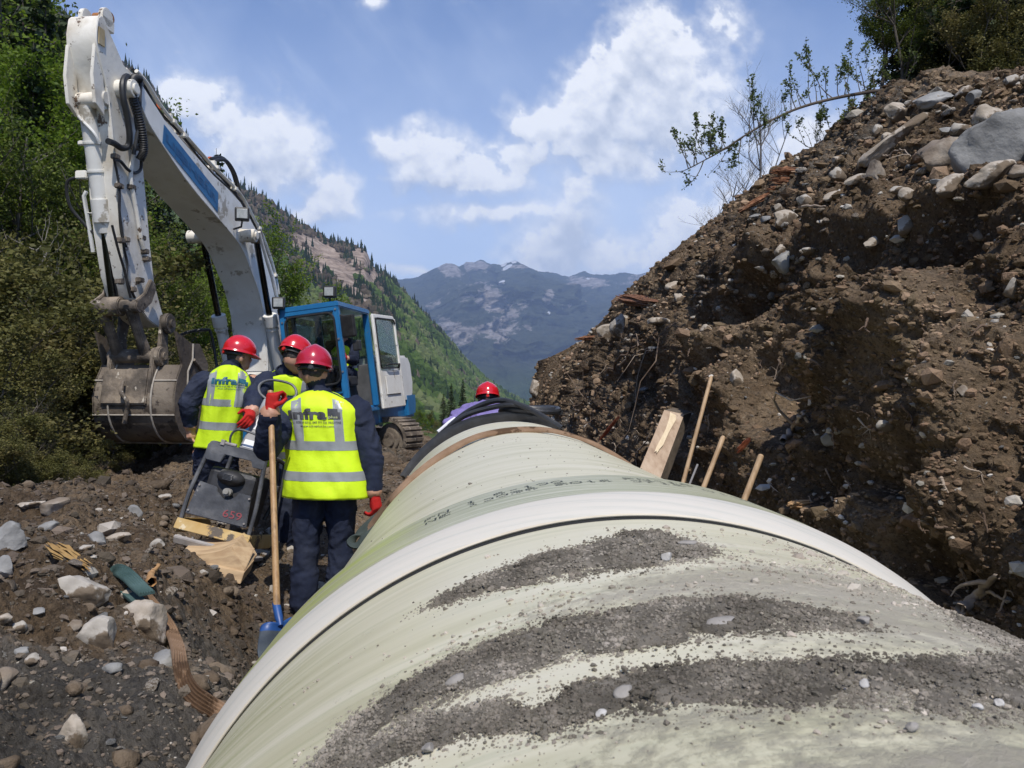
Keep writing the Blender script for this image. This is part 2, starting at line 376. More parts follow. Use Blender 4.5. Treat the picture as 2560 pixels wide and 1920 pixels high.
def ground_z(x, y, n_=n_, wts=wts, gx=gx):
    q = np.stack([x, np.asarray(y)*.8], -1); out = np.zeros(q.shape[:-1])+wts[n_]+q[..., 0]*wts[n_+1]+q[..., 1]*wts[n_+2]
    for i in range(n_): out = out+wts[i]*_tps((q[..., 0]-gx[i, 0])**2+(q[..., 1]-gx[i, 1])**2)
    return out
def ground_full(x, y, fine=True):
    z = ground_z(x, y); p = np.stack([x, y, z], -1)
    rough = np.clip((-.55-x)/1.0, 0.15, 1)*np.clip((y-.5)/2, .3, 1)
    foot = np.exp(-(((x+1.15)/.7)**2+((y-5.4)/.9)**2)); foot2 = np.exp(-(((x+1.85)/.6)**2+((y-5.9)/.7)**2)); rough = rough*(1-.8*foot)*(1-.6*foot2)
    z = z+rough*(.18*fbm(p, .9, 3, .5, 3)+.19*ridged(p, 1.5, 4, .55, 5)+(.08*(.55-worley(p+.1*fbm(p, 3, 2)[..., None], 4.2, 7))+.028*(.55-worley(p, 10, 9)))+(.045*ridged(p, 7, 4, .6, 8) if fine else 0)+(.018*fbm(p, 26, 3, .6, 11) if fine else 0))
    return z
rows = []; y = .7
while y < 30: rows.append(y); y += max(.012, min(.10, y*y*.0022/ (1+y*.05)))
cols_ = np.concatenate([np.linspace(-1.05, -.62, 60, endpoint=False), np.linspace(-.62, .12, 520)])
Y = np.array(rows)[:, None]*np.ones(len(cols_))[None]
# x runs from the bearing at distance y, widened near the viewer so the sheet always reaches under the pipe
X = cols_[None]*(np.array(rows)[:, None]+.9); X = np.minimum(X, 1.95)
t_ = np.linspace(0, 1, len(cols_))[None]; X = np.where(Y < 16, X+(t_**6)*(1.7-X)*np.clip((16-Y)/16, 0, 1), X)
Z = ground_full(X, Y)
go_ = mesh_np('ground', np.stack([X, Y, Z], -1).reshape(-1, 3), gridfaces(*X.shape), SOILB, smooth=True)
pc = np.stack([X, Y, Z], -1)
clay = np.clip(.12+.8*fbm(pc, .55, 3, .5, 21)+.55*np.exp(-(((X+1.0)/.7)**2+((Y-3.6)/2.2)**2))+.4*np.exp(-(((X+1.3)/1.0)**2+((Y-2.0)/1.0)**2))+.35*np.exp(-(((X+3.2)/.8)**2+((Y-5.9)/.8)**2)), 0, 1)
setattr_f(go_, 'clay', clay.ravel()); tag(go_, kind='structure')

# ---- excavated bank to the right of the pipe
BK = [(.3,7.4,4.1,-150),(4.2,7.5,4.2,120),(6.3,0,0,160),(7.3,0,0,180),(8,0,0,190),(8.8,0,0,220),(9.5,0,0,260),(10.5,0,0,310),(12,0,0,345),(13,0,0,385),(15,0,0,450),(16,0,0,500),
      (17,0,0,560),(18,0,0,600),(19,0,0,640),(19.6,0,0,665),(20.1,0,0,710),(20.6,0,0,742),(21.2,0,0,772),(21.6,0,0,782)]
BU = [0,0,2230,2050,1960,1900,1850,1800,1720,1680,1600,1550,1500,1440,1410,1350,1300,1250,1200,1165]
cy, cxx, czz = [], [], []
for (d, _, _, v), u in zip(BK, BU):
    if u: p = atv(u, v, d); cy.append(d); cxx.append(p.x); czz.append(p.z)
cy = [.3, 3.0, 4.6]+cy; cxx = [3.9, 4.0, 4.1]+cxx; czz = [3.3, 3.5, 3.8]+czz
def bank_pt(y, t):
    """t 0 toe .. .55 break of slope .. 1 crest .. 1.35 back"""
    X1 = np.interp(y, cy, cxx); Z1 = np.interp(y, cy, czz)
    X0 = np.interp(y, [.3, 1.5, 4, 8, 14, 21, 22], [1.62, 1.62, 1.72, 1.75, 1.7, 1.62, 1.6])
    Z0 = np.interp(y, [.3, 8, 14, 22], [-.75, -.7, -.3, .1])
    Xb = X0+(X1-X0)*.36; Zb = Z0+(Z1-Z0)*.66
    x = np.where(t < .55, X0+(Xb-X0)*(t/.55)**1.15, Xb+(X1-Xb)*(t-.55)/.45)
    z = np.where(t < .55, Z0+(Zb-Z0)*(t/.55)**.92, Zb+(Z1-Zb)*((t-.55)/.45)**.9)
    back = np.clip(t-1, 0, 1); x = np.where(t > 1, X1+back*9, x); z = np.where(t > 1, Z1+back*1.6-back*back*3, z)
    return np.stack([x, y, z], -1)
def proj(Pn):
    x, y, z = Pn[..., 0], Pn[..., 1], Pn[..., 2]-CAM_Z
    c, s = math.cos(YAW), math.sin(YAW); x, y = x*c-y*s, x*s+y*c
    c, s = math.cos(PITCH), math.sin(PITCH); y, z = y*c+z*s, -y*s+z*c
    return (1280+FPX*x/y)/1.15732, (960-FPX*z/y)/1.15732
HOLL = []
def hollows(P0):
    U, V_ = proj(P0)
    for (u, v, ru, rv, am) in [(1835,605,52,75,-1.0),(1835,520,110,22,.22),(1765,705,40,90,-.5),(1700,810,38,80,-.45),(1560,700,60,55,-.42),(1640,650,45,55,-.42),(1750,905,120,70,-.32),(1900,1050,130,90,-.38),(2035,1000,60,120,-.38),(2070,1230,80,60,-.45),(1500,880,60,50,-.3),
        (1990,700,120,90,.34),(2130,880,80,130,.34),(1940,1130,90,60,.30),(2145,1150,70,110,.34),(1440,740,80,45,.26),(1580,770,50,38,.26),(1230,850,60,40,.12),(1660,560,70,36,.22),(2080,470,130,34,.32),(1880,475,60,34,.26),(2060,560,110,36,-.34),(2190,650,50,60,-.25),(1400,800,70,40,-.25),(1330,760,50,30,.18),(1620,860,50,40,.25),(1860,830,60,60,.28)]:
        k = np.unravel_index(np.argmin((U-u)**2+(V_-v)**2), U.shape); c = P0[k]; HOLL.append((c, max(ru*c[1]/1750*(1.7 if True else 1), .12), max(rv*c[1]/1750, .10), am*min(1, c[1]/5)))
def bank_disp(P, t, y):
    nx = np.where(t < .55, -.93, np.where(t < 1, -.62, -.1)); nz = np.sqrt(1-nx*nx)
    am = np.clip((t+.02)/.15, .15, 1)*np.where(t > 1, .55, 1); sc = np.clip((22.2-y)/5, .25, 1)
    q = P*np.array([1, .85, 1.0]); face = np.clip(1-abs(t-.35)/.45, .25, 1)
    mk = lambda d: np.stack([nx*d*sc*am, .25*fbm(P, 1.3, 2, .5, 44)*sc*am, nz*d*sc*am], -1)
    d = .26*fbm(q, .75, 3, .5, 31)*face*1.2+.22*ridged(q+fbm(P, 1.1, 2, .5, 2)[..., None]*.5, 1.25, 4, .52, 33)*face+.075*ridged(q, 4.3, 4, .58, 36)+.15*(.55-worley(q+.18*fbm(q, 1.7, 2)[..., None], 2.1, 53))+.07*(.55-worley(q+.1*fbm(q, 4, 2)[..., None], 5.2, 57))+.034*(.55-worley(q, 13, 59))+.034*ridged(q, 13, 3, .6, 38)+.022*fbm(q, 34, 3, .65, 41)+.014*(.5-worley(q, 30, 63))
    for (cc, sy, sz, am2) in HOLL: d = d+am2*np.exp(-((((P[..., 1]-cc[1])/sy)**2+((P[..., 2]-cc[2])/sz)**2)**1.4))
    return mk(d)
def _old(P, t, y):
    # cave under the overhang and the gully below it
    cav = atv(1835, 590, 8.0); e = ((P[..., 1]-cav.y)/.55)**2+((P[..., 2]-cav.z)/.42)**2
    d = d-.95*np.exp(-e**1.5)
    for (u, v, dd, sy, sz, am2) in [(1700,650,9.5,.7,.5,-.35),(1560,640,12,.7,.5,-.3),(1900,980,4.6,.5,.35,-.45),(2060,1120,3.4,.4,.35,-.35),(2000,700,5.8,.5,.45,.3),(2120,900,4.0,.35,.6,.3),(1500,800,12.5,1.1,.5,.25),(2080,430,5.4,.5,.3,-.28),(1400,770,17,1.2,.5,.2),(1740,770,7.0,.6,.4,.25)]:
        c = atv(u, v, dd); d = d+am2*np.exp(-(((P[..., 1]-c.y)/sy)**2+((P[..., 2]-c.z)/sz)**2))
    D = np.stack([nx*d*sc*am, .25*fbm(P, 1.3, 2, .5, 44)*sc*am, nz*d*sc*am], -1)
    return D
ys = []; y = .75
while y < 21.9: ys.append(y); y += max(.009, 3.0*y*y/(810*(2.4+y*.06)))
ys = np.array(ys); ts = np.concatenate([np.linspace(0, 1.0, 430), np.linspace(1.01, 1.4, 26)])
YY = ys[None]*np.ones(len(ts))[:, None]; TT = ts[:, None]*np.ones(len(ys))[None]
P = bank_pt(YY, TT); hollows(P[:, ::2]); P = P+bank_disp(P, TT, YY)
BANKP = P; BANKT = TT
def bank_xyz(y, t):
    j = int(np.clip(np.searchsorted(ys, y), 0, len(ys)-1)); i = int(np.clip(np.searchsorted(ts, t), 0, len(ts)-1)); return Vector(P[i, j])
# end cap turning away from the viewer at the far end
k = 40; last = P[:, -1:, :]; w_ = np.linspace(0, 1, k)[1:]
cap = last+np.stack([np.zeros(k-1), w_*.9, np.zeros(k-1)], -1)[None]+np.stack([w_**1.4*5, w_*0, w_*0], -1)[None]
cap = cap+.12*fbm(cap, 1.6, 4, .55, 61)[..., None]*np.array([1, 1, .3])
PB = np.concatenate([P, cap], 1)
bank = mesh_np('excavated_bank', PB.reshape(-1, 3), gridfaces(*PB.shape[:2]), SOILB, smooth=True)
cb = np.clip(.22+.55*fbm(PB, .5, 3, .5, 51), 0, .62); setattr_f(bank, 'clay', cb.ravel()); tag(bank, kind='structure')

# loose clods and gravel (stuff): numpy-built lumps
def ico_np(sub, seed, amp=.35, sc=1.6):
    bm = bmesh.new(); bmesh.ops.create_icosphere(bm, subdivisions=sub, radius=1)
    v = np.array([q.co[:] for q in bm.verts]); f = np.array([[w.index for w in q.verts] for q in bm.faces]); bm.free()
    v = v*(1+amp*fbm(v+seed*7.7, sc, 3, .6, seed)[:, None]); return v, f
PROT = [ico_np(1, s, .55, 1.3) for s in range(6)]
PROT2 = [ico_np(2, s+20, .6, 1.5) for s in range(4)]
def scatter_np(name, pts, sizes, mat, prot=PROT, squash=.7, parent=None, smooth=False, seed=0):
    r = np.random.default_rng(seed); V = []; F = []; off = 0
    for i in range(len(prot)):
        sel = np.arange(len(pts)) % len(prot) == i; p = pts[sel]; s = sizes[sel]; n = len(p)
        if n == 0: continue
        v, f = prot[i]; q = r.normal(size=(n, 4)); q /= np.linalg.norm(q, axis=1)[:, None]
        w, x, y, z = q.T
        Rm = np.stack([1-2*(y*y+z*z), 2*(x*y-w*z), 2*(x*z+w*y), 2*(x*y+w*z), 1-2*(x*x+z*z), 2*(y*z-w*x), 2*(x*z-w*y), 2*(y*z+w*x), 1-2*(x*x+y*y)], -1).reshape(n, 3, 3)
        sv = v[None]*(r.uniform(.6, 1.3, (n, 1, 3)))
        vv = np.einsum('nij,nkj->nki', Rm, sv)*s[:, None, None]; vv[..., 2] *= squash
        V.append((vv+p[:, None]).reshape(-1, 3)); F.append((f[None]+(np.arange(n)*len(v))[:, None, None]+off).reshape(-1, 3)); off += n*len(v)
    o = mesh_np(name, np.concatenate(V), np.concatenate(F), mat, parent, smooth); return o
rg = np.random.default_rng(3)
# clods on the bank, denser near the viewer
ii = rg.integers(0, int(len(ts)*.97), 90000); jj = (rg.random(90000)**1.0*len(ys)).astype(int)
pp = P[ii, jj]; sz = rg.lognormal(-.35, .62, 90000)*.0050*np.sqrt(pp[:, 1])*1.25
CLOD = M('clod', [(.082,.055,.033), (.168,.118,.073), (.27,.198,.128)], scale=.9, rough=.97, bump=.01, bscale=60, spec=.2, island=.35)
tag(scatter_np('soil_clods', pp, sz, CLOD, seed=1), kind='stuff')
ii = rg.integers(60, int(len(ts)*.97), 1800); jj = (rg.random(1800)*len(ys)).astype(int); pp = P[ii, jj]
GRV = M('gravel', [(.20,.18,.15), (.36,.33,.28), (.50,.47,.42)], scale=1.2, rough=.9, bump=.006, bscale=50, spec=.3, island=.25)
tag(scatter_np('gravel', pp, rg.lognormal(-.2, .5, 1800)*.0075*np.sqrt(pp[:, 1])*1.3, GRV, seed=2), kind='stuff')
CLOD3 = M('clod_dark', [(.055,.043,.032), (.10,.08,.06), (.16,.132,.102)], scale=.9, rough=.97, bump=.01, bscale=60, spec=.2, island=.35)
CLOD2 = M('earth_lump', [(.065,.047,.032), (.13,.098,.068), (.19,.15,.11)], scale=6, rough=.97, bump=.015, bscale=40, spec=.2, detail=9)
# clods on the near ground
n = 42000; yy_ = .9+13*rg.random(n)**1.5; aa = rg.uniform(-.75, -.03, n); xx = aa*(yy_+.6); zz = ground_full(xx, yy_)
ok = ~((xx > -.62) & (yy_ < 8)); xx, yy_, zz = xx[ok], yy_[ok], zz[ok]
tag(scatter_np('soil_lumps', np.stack([xx, yy_, zz], -1)[:420], rg.lognormal(0, .5, 420)*.030*np.sqrt(yy_[:420]/3), CLOD2, prot=PROT2, seed=41, smooth=True), kind='stuff')
tag(scatter_np('soil_clods', np.stack([xx, yy_, zz], -1), rg.lognormal(-.2, .55, len(xx))*.0050*np.sqrt(yy_)*np.clip(yy_/3,.45,1), CLOD3, seed=4), kind='stuff')
n = 380; yy_ = .9+9*rg.random(n)**1.3; xx = rg.uniform(-.75, -.03, n)*(yy_+.6); ok = ~((xx > -.66) & (yy_ < 8)); xx, yy_ = xx[ok], yy_[ok]
tag(scatter_np('gravel', np.stack([xx, yy_, ground_full(xx, yy_)], -1), rg.lognormal(-.1, .5, len(xx))*.0075*np.sqrt(yy_)*np.clip(yy_/3,.45,1), GRV, seed=5), kind='stuff')

# ---- wide terrain under everything and the valley floor
GRASS = M('meadow', [(.035,.05,.016), (.07,.10,.03), (.10,.11,.05)], scale=.15, rough=.95, bump=.4, bscale=.9, spec=.1, detail=10)
rr = np.concatenate([np.linspace(0, 26, 8), np.geomspace(30, 20000, 70)]); th = np.linspace(0, 2*np.pi, 97)
Rg, Tg = np.meshgrid(rr, th, indexing='ij'); X = Rg*np.sin(Tg); Y = Rg*np.cos(Tg)
Zt = -2.2-.055*np.clip(Rg-24, 0, 700)-.035*np.clip(Rg-700, 0, 4000)
Zt += np.clip(Rg/60, 0, 6)*fbm(np.stack([X, Y, 0*X], -1), .012, 4)*2
terr = mesh_np('terrain', np.stack([X, Y, Zt], -1).reshape(-1, 3), gridfaces(*X.shape), GRASS, smooth=True); tag(terr, kind='structure')
# ground just past the works: brushy shoulder falling into the valley
Yg, Xg = np.meshgrid(np.linspace(21, 90, 70), np.linspace(-40, 22, 90), indexing='ij')
Zg = .05-.035*(Yg-28).clip(0)-.0012*(Yg-28).clip(0)**2+.35*fbm(np.stack([Xg, Yg, 0*Xg], -1), .3, 4)-np.clip(Xg-1, 0, 30)*.03
Zg = np.where(Yg < 24, Zg-.4*(24-Yg)/3, Zg)
sh = mesh_np('hillside', np.stack([Xg, Yg, Zg], -1).reshape(-1, 3), gridfaces(*Xg.shape), GRASS, smooth=True); tag(sh, kind='structure')
def hill_z(x, y):
    s = np.clip(-x-6.3-.24*np.clip(y-4, 0, 500), 0, 400); return np.where(y < 40, .55, .55-(y-40)*.03)+s*.62+s*s*.002+.5*fbm(np.stack([x, y, 0*x], -1), .25, 4)
Yg, Xg = np.meshgrid(np.linspace(-14, 190, 150), np.linspace(-1, -150, 130), indexing='ij'); Xg = Xg-5.2-.24*np.clip(Yg-4, 0, 500)
FLOOR = M('forest_floor', [(.03,.026,.016), (.055,.055,.024), (.08,.06,.038)], scale=.6, rough=.98, bump=.15, bscale=4, spec=.1, detail=9)
hl = mesh_np('hillside', np.stack([Xg, Yg, hill_z(Xg, Yg)], -1).reshape(-1, 3), gridfaces(*Xg.shape), FLOOR, smooth=True); tag(hl, kind='structure')

# ---- middle mountain: skyline seen left of the valley, slope falling to it
SK = [(-500,-480,900),(-200,-220,1000),(0,-60,1050),(160,60,1100),(320,180,1130),(400,290,1150),(415,330,1180),(440,352,1200),(465,385,1200),(500,396,1200),(560,422,1210),(620,467,1220),(700,515,1230),(755,532,1235),(790,537,1240),
      (803,572,1260),(822,588,1290),(850,612,1320),(900,662,1380),(950,716,1440),(1000,775,1500),(1050,822,1560),(1100,855,1600),(1150,880,1650)]
BT = [(-500,950,260),(300,950,300),(600,960,330),(800,950,380),(900,940,430),(1000,925,520),(1100,915,700),(1150,905,900)]
uu = np.linspace(-500, 1148, 330)
su = np.array([s[0] for s in SK]); bu = np.array([s[0] for s in BT])
top = np.array([tuple(atv(u, np.interp(u, su, [s[1] for s in SK]), np.interp(u, su, [s[2] for s in SK]))) for u in uu])
bot = np.array([tuple(atv(u, np.interp(u, bu, [s[1] for s in BT]), np.interp(u, bu, [s[2] for s in BT]))) for u in uu])
tt = np.linspace(0, 1, 210)
MM = bot[None]+(top-bot)[None]*(tt[:, None, None])
pf = (tt-tt**2)[:, None]                       # slope a little hollow, steeper at the top
MM[..., 2] -= pf*70; 
amp = np.clip(np.minimum((1-tt)*6, 1), .08, 1)[:, None]*np.clip(tt*4, .1, 1)[:, None]
q = MM*np.array([1, 1, 1.4]); dd = 34*ridged(q, 1/260, 5, .52, 71)+10*fbm(q, 1/60, 4, .55, 75)
MM[..., 1] -= dd*amp; MM[..., 0] += dd*.35*amp; MM[..., 2] += 5*fbm(q, 1/40, 4, .6, 79)*np.clip((1-tt)*8, .45, 1)[:, None]
# cliff: pushed forward rock faces
def patch(u, v, ru, rv, ang=0):
    """rock or wood patch on the mountain face, given around the spot it is seen at"""
    a, b = ab(u*1.1573, v*1.1573); A = MM[..., 0]/MM[..., 1]; B = (MM[..., 2]-CAM_Z)/MM[..., 1]
    c, s = math.cos(R_(ang)), math.sin(R_(ang)); x = (A-a)*1750; y = -(B-b)*1750
    return np.exp(-(((c*x+s*y)/ru)**2+((-s*x+c*y)/rv)**2)**1.3)
rock = np.zeros(MM.shape[:2])
for (u, v, ru, rv, an, k) in [(700,560,60,34,38,1),(740,590,55,30,45,.95),(782,558,26,30,70,1.1),(650,530,40,30,30,.7),(800,600,26,40,60,.7),(395,300,40,40,45,.8),(770,640,40,16,30,.55),(930,730,90,15,52,.45),(1000,800,80,8,50,.4),(560,470,30,26,0,.4),(860,690,40,12,48,.35),(980,810,120,7,47,.4)]:
    rock = np.maximum(rock, k*patch(u, v, ru, rv, an))
nz_ = fbm(MM, 1/28, 4, .6, 81); rock = np.clip(rock*1.25+nz_*.5-.12, 0, 1)
dark = np.clip(fbm(MM, 1/110, 3, .5, 85)*1.3+np.clip((765-((841-0)-(MM[..., 2]-CAM_Z)/MM[..., 1]*1750))/230, -.9, .9), 0, 1)  # conifers and bare woods high up
bk = top+np.array([-30, 260, -220.])
MMf = np.concatenate([MM, (top+np.array([0, 25, -8.]))[None], bk[None]], 0)
def pad(a): return np.concatenate([a, a[-1:], a[-1:]], 0)
mt = bpy.data.materials.new('mountain_cover'); mt.use_nodes = True; nt = mt.node_tree; b = nt.nodes['Principled BSDF']
tc = node(nt, 'ShaderNodeTexCoord'); v_ = tc.outputs['Object']
aR = node(nt, 'ShaderNodeAttribute', attribute_name='rock').outputs['Fac']; aD = node(nt, 'ShaderNodeAttribute', attribute_name='dark').outputs['Fac']
mp = node(nt, 'ShaderNodeMapping'); mp.inputs['Scale'].default_value = (1, 1, .7); nt.links.new(v_, mp.inputs[0])
rc = ramp(nt, noise(nt, mp.outputs[0], .06, 9, .65), [(.34, (.12,.095,.078)), (.5, (.30,.235,.19)), (.66, (.44,.36,.30))])
gc = ramp(nt, noise(nt, v_, .035, 8, .6), [(.38, (.035,.05,.016)), (.6, (.065,.09,.028))])
dc = ramp(nt, noise(nt, v_, .05, 8, .6), [(.35, (.045,.042,.03)), (.62, (.13,.105,.075))])
c = mixc(nt, aD, gc, dc); c = mixc(nt, sstep(nt, aR, .25, .5), c, rc); nt.links.new(c, b.inputs['Base Color'])
b.inputs['Roughness'].default_value = 1; b.inputs['Specular IOR Level'].default_value = 0
bb = node(nt, 'ShaderNodeBump'); bb.inputs['Distance'].default_value = 9; nt.links.new(noise(nt, mp.outputs[0], .05, 9, .7), bb.inputs['Height']); nt.links.new(bb.outputs[0], b.inputs['Normal'])
mo = mesh_np('mountainside', MMf.reshape(-1, 3), gridfaces(*MMf.shape[:2]), mt, smooth=True)
setattr_f(mo, 'rock', pad(rock).ravel()); setattr_f(mo, 'dark', pad(dark).ravel()); tag(mo, kind='structure')
# woods on it
def blob_trees(name, n, sel, hgt, wid, mat, conif, seed):
    r = np.random.default_rng(seed); i = (np.sqrt(r.random(n*4))*(len(tt)-2)).astype(int); j = r.integers(60, len(uu)-2, n*4)
    keep = r.random(n*4) < sel[i, j]; i, j = i[keep][:n], j[keep][:n]
    fi, fj = r.random(len(i))[:, None], r.random(len(i))[:, None]
    p = MM[i, j]*(1-fi)*(1-fj)+MM[i+1, j]*fi*(1-fj)+MM[i, j+1]*(1-fi)*fj+MM[i+1, j+1]*fi*fj
    h = hgt*r.uniform(.6, 1.35, len(p)); w = wid*r.uniform(.7, 1.3, len(p)); V = []; F = []; off = 0
    if conif:
        k = 6; a = np.arange(k)*2*np.pi/k; v0 = []
        for (r0, z0, z1) in ((1, .05, .6), (.68, .35, .85), (.38, .65, 1.05)):
            base = len(v0); v0 += [(r0*math.cos(x), r0*math.sin(x), z0) for x in a]+[(0, 0, z1)]
        v0 = np.array(v0); f0 = np.array([[m*(k+1)+q_, m*(k+1)+(q_+1) % k, m*(k+1)+k] for m in range(3) for q_ in range(k)])
        vv = v0[None]*np.stack([w, w, h], -1)[:, None]; V = (vv*(1+.18*r.normal(size=(len(p), len(v0), 1))*np.array([1, 1, 0]))+p[:, None]).reshape(-1, 3)
        F = (f0[None]+(np.arange(len(p))*len(v0))[:, None, None]).reshape(-1, 3); return mesh_np(name, V, F, mat)
    V = []; F = []
    for q_ in range(4):
        v0, f0 = PROT[q_]; s = np.arange(len(p)) % 4 == q_; pp = p[s]
        vv = v0[None]*np.stack([w[s], w[s], h[s]*.5], -1)[:, None]*(1+.16*r.normal(size=(len(pp), len(v0), 1))); V.append((vv+pp[:, None]+np.array([0, 0, 1.])*(h[s]*.35)[:, None, None]).reshape(-1, 3))
        F.append((f0[None]+(np.arange(len(pp))*len(v0))[:, None, None]+off).reshape(-1, 3)); off += len(pp)*len(v0)
    return mesh_np(name, np.concatenate(V), np.concatenate(F), mat)
nr_ = 1-np.clip(rock*2.2-.35, 0, 1)
LG = M('beech_wood_far', [(.032,.055,.014), (.062,.10,.024), (.10,.12,.05)], scale=.012, rough=1, spec=0, island=.3, contrast=(.35,.62))
DG = M('spruce_wood_far', [(.012,.022,.012), (.03,.042,.02)], scale=.02, rough=1, spec=0, island=.35)
BG = M('bare_wood_far', [(.07,.055,.042), (.12,.10,.07)], scale=.02, rough=1, spec=0, island=.3)
lowm = np.clip(1-dark*1.3, 0, 1)*nr_
tag(blob_trees('forest', 15000, lowm, 8.5, 3.7, LG, False, 1), kind='stuff')
cl_ = np.clip(fbm(MM, 1/70, 3, .5, 91)*2.4-.05, 0, 1)
tag(blob_trees('forest', 8000, np.clip(cl_*(.08+.9*dark), 0, 1)*nr_+.02*nr_, 13.5, 2.5, DG, True, 2), kind='stuff')
tag(blob_trees('forest', 5000, np.clip(dark*.9+.12, 0, 1)*nr_*.8, 8, 3.0, BG, False, 3), kind='stuff')
# conifers standing along the crest
r = np.random.default_rng(5); sel = np.zeros(MM.shape[:2]); sel[-12:, :] = 1; sel[:, 285:] = 0
tag(blob_trees('forest', 900, sel*.9, 15, 2.7, DG, True, 8), kind='stuff')

# ---- far mountains
FK = [(560,560),(830,592),(860,603),(900,598),(930,584),(950,576),(962,571),(975,569),(990,577),(1000,572),(1006,566),(1020,566),(1035,563),(1046,565),(1060,571),(1080,573),(1095,566),(1110,562),(1124,568),(1150,585),(1190,588),(1230,598),(1262,584),
      (1275,590),(1300,594),(1340,590),(1380,593),(1420,581),(1445,577),(1480,584),(1550,592),(1700,600),(2000,560)]
uu = np.linspace(560, 2000, 520); fu = [s[0] for s in FK]
tv = np.interp(uu, fu, [s[1] for s in FK])+4.2*ridged(np.stack([uu, 0*uu, 0*uu], -1), 1/26, 5, .62, 3)-1
dt = 8200+500*np.sin(uu/90.)+np.where((uu > 1000) & (uu < 1062), 700, 0)
top = np.array([tuple(atv(u, v, d)) for u, v, d in zip(uu, tv, dt)]); bot = np.array([tuple(atv(u, 885, 3300+(u-1000)*.6)) for u in uu])
tt2 = np.linspace(0, 1, 230); FM = bot[None]+(top-bot)[None]*tt2[:, None, None]
am = np.clip((1-tt2)*5, .03, 1)[:, None]*np.clip(tt2*3, .1, 1)[:, None]
q = FM*np.array([1, .55, 1.3]); dd = 900*ridged(q, 1/1500, 6, .55, 101); FM[..., 1] -= dd*am; FM[..., 0] += dd*.3*am; FM[..., 2] -= ((tt2-tt2**2)*420)[:, None]
FM[..., 2] += 60*fbm(q, 1/300, 4, .6, 104)*np.clip((1-tt2)*6, .12, 1)[:, None]
A = FM[..., 0]/FM[..., 1]; B = (FM[..., 2]-CAM_Z)/FM[..., 1]
def fp(u, v, ru, rv, an=0):
    a, b = ab(u*1.1573, v*1.1573); c, s = math.cos(R_(an)), math.sin(R_(an)); x = (A-a)*1750; y = -(B-b)*1750
    return np.exp(-(((c*x+s*y)/ru)**2+((-s*x+c*y)/rv)**2)**1.2)
fr = np.zeros(FM.shape[:2])
for (u, v, ru, rv, an, k) in [(970,580,30,16,25,1),(1030,575,30,14,0,1),(1060,650,50,30,20,.9),(1000,640,30,20,0,.6),(1090,690,60,16,-35,.6),(930,660,30,12,-30,.6),(1040,710,90,14,-10,.5),(1100,720,60,24,0,.5),(1120,575,30,8,0,.8),(1185,640,10,20,20,.7),
                              (1230,660,6,8,0,.7),(1270,610,60,12,0,.6),(1390,600,50,10,0,.45),(1350,610,40,8,0,.5),(985,720,22,40,-50,.8),(1200,675,30,30,10,.3)]:
    fr = np.maximum(fr, k*fp(u, v, ru, rv, an))
fr = np.clip(fr+.6*ridged(FM*np.array([1, .5, 1]), 1/420, 5, .6, 111)-.25, 0, 1)
sn = np.zeros(FM.shape[:2])
for (u, v, ru, rv, an) in [(1095,578,16,4,-30),(1088,572,9,3,-30),(1083,610,4,10,60),(1433,580,12,3,-8),(1452,578,10,3,5),(1186,676,3,6,0),(1110,566,7,3,0),(1270,602,4,2,0)]:
    sn = np.maximum(sn, fp(u, v, ru, rv, an))
sn = np.clip(sn*1.4+.5*fbm(FM, 1/90, 4, .6, 120)-.35, 0, 1)
fm_ = bpy.data.materials.new('far_mountain_cover'); fm_.use_nodes = True; nt = fm_.node_tree; b = nt.nodes['Principled BSDF']
tc = node(nt, 'ShaderNodeTexCoord'); v_ = tc.outputs['Object']
aR = node(nt, 'ShaderNodeAttribute', attribute_name='rock').outputs['Fac']; aS = node(nt, 'ShaderNodeAttribute', attribute_name='snow').outputs['Fac']; aL = node(nt, 'ShaderNodeAttribute', attribute_name='low').outputs['Fac']
mp = node(nt, 'ShaderNodeMapping'); mp.inputs['Scale'].default_value = (1, .5, 1.6); nt.links.new(v_, mp.inputs[0])
rc = ramp(nt, noise(nt, mp.outputs[0], .012, 9, .68), [(.36, (.13,.115,.10)), (.62, (.50,.45,.41))])
gc = ramp(nt, noise(nt, v_, .01, 9, .65), [(.36, (.028,.038,.024)), (.64, (.085,.095,.055))])
gl = ramp(nt, noise(nt, v_, .012, 9, .65), [(.36, (.035,.06,.02)), (.64, (.085,.12,.04))])
gc = mixc(nt, aL, gc, gl); ww = fmath(nt, 'ADD', aR, fmath(nt, 'MULTIPLY', fmath(nt, 'SUBTRACT', noise(nt, mp.outputs[0], .02, 8, .7), .5), 1.2))
c = mixc(nt, sstep(nt, ww, .33, .50), gc, rc); c = mixc(nt, sstep(nt, aS, .3, .5), c, (.8,.82,.85)); nt.links.new(c, b.inputs['Base Color'])
b.inputs['Roughness'].default_value = 1; b.inputs['Specular IOR Level'].default_value = 0
bb = node(nt, 'ShaderNodeBump'); bb.inputs['Distance'].default_value = 150; nt.links.new(noise(nt, mp.outputs[0], .008, 9, .7), bb.inputs['Height']); nt.links.new(bb.outputs[0], b.inputs['Normal'])
FB = (top+np.array([0, 900, -500.]))
FMf = np.concatenate([FM, FB[None]], 0)
pad1 = lambda a: np.concatenate([a, a[-1:]], 0)
fo = mesh_np('far_mountains', FMf.reshape(-1, 3), gridfaces(*FMf.shape[:2]), fm_, smooth=True)
low_ = np.clip((-B*1750-(-60))/90, 0, 1)*0+np.clip((60+(-B*1750))/60, 0, 1); setattr_f(fo, 'low', pad1(low_).ravel())
setattr_f(fo, 'rock', pad1(fr).ravel()); setattr_f(fo, 'snow', pad1(sn).ravel()); tag(fo, kind='structure')

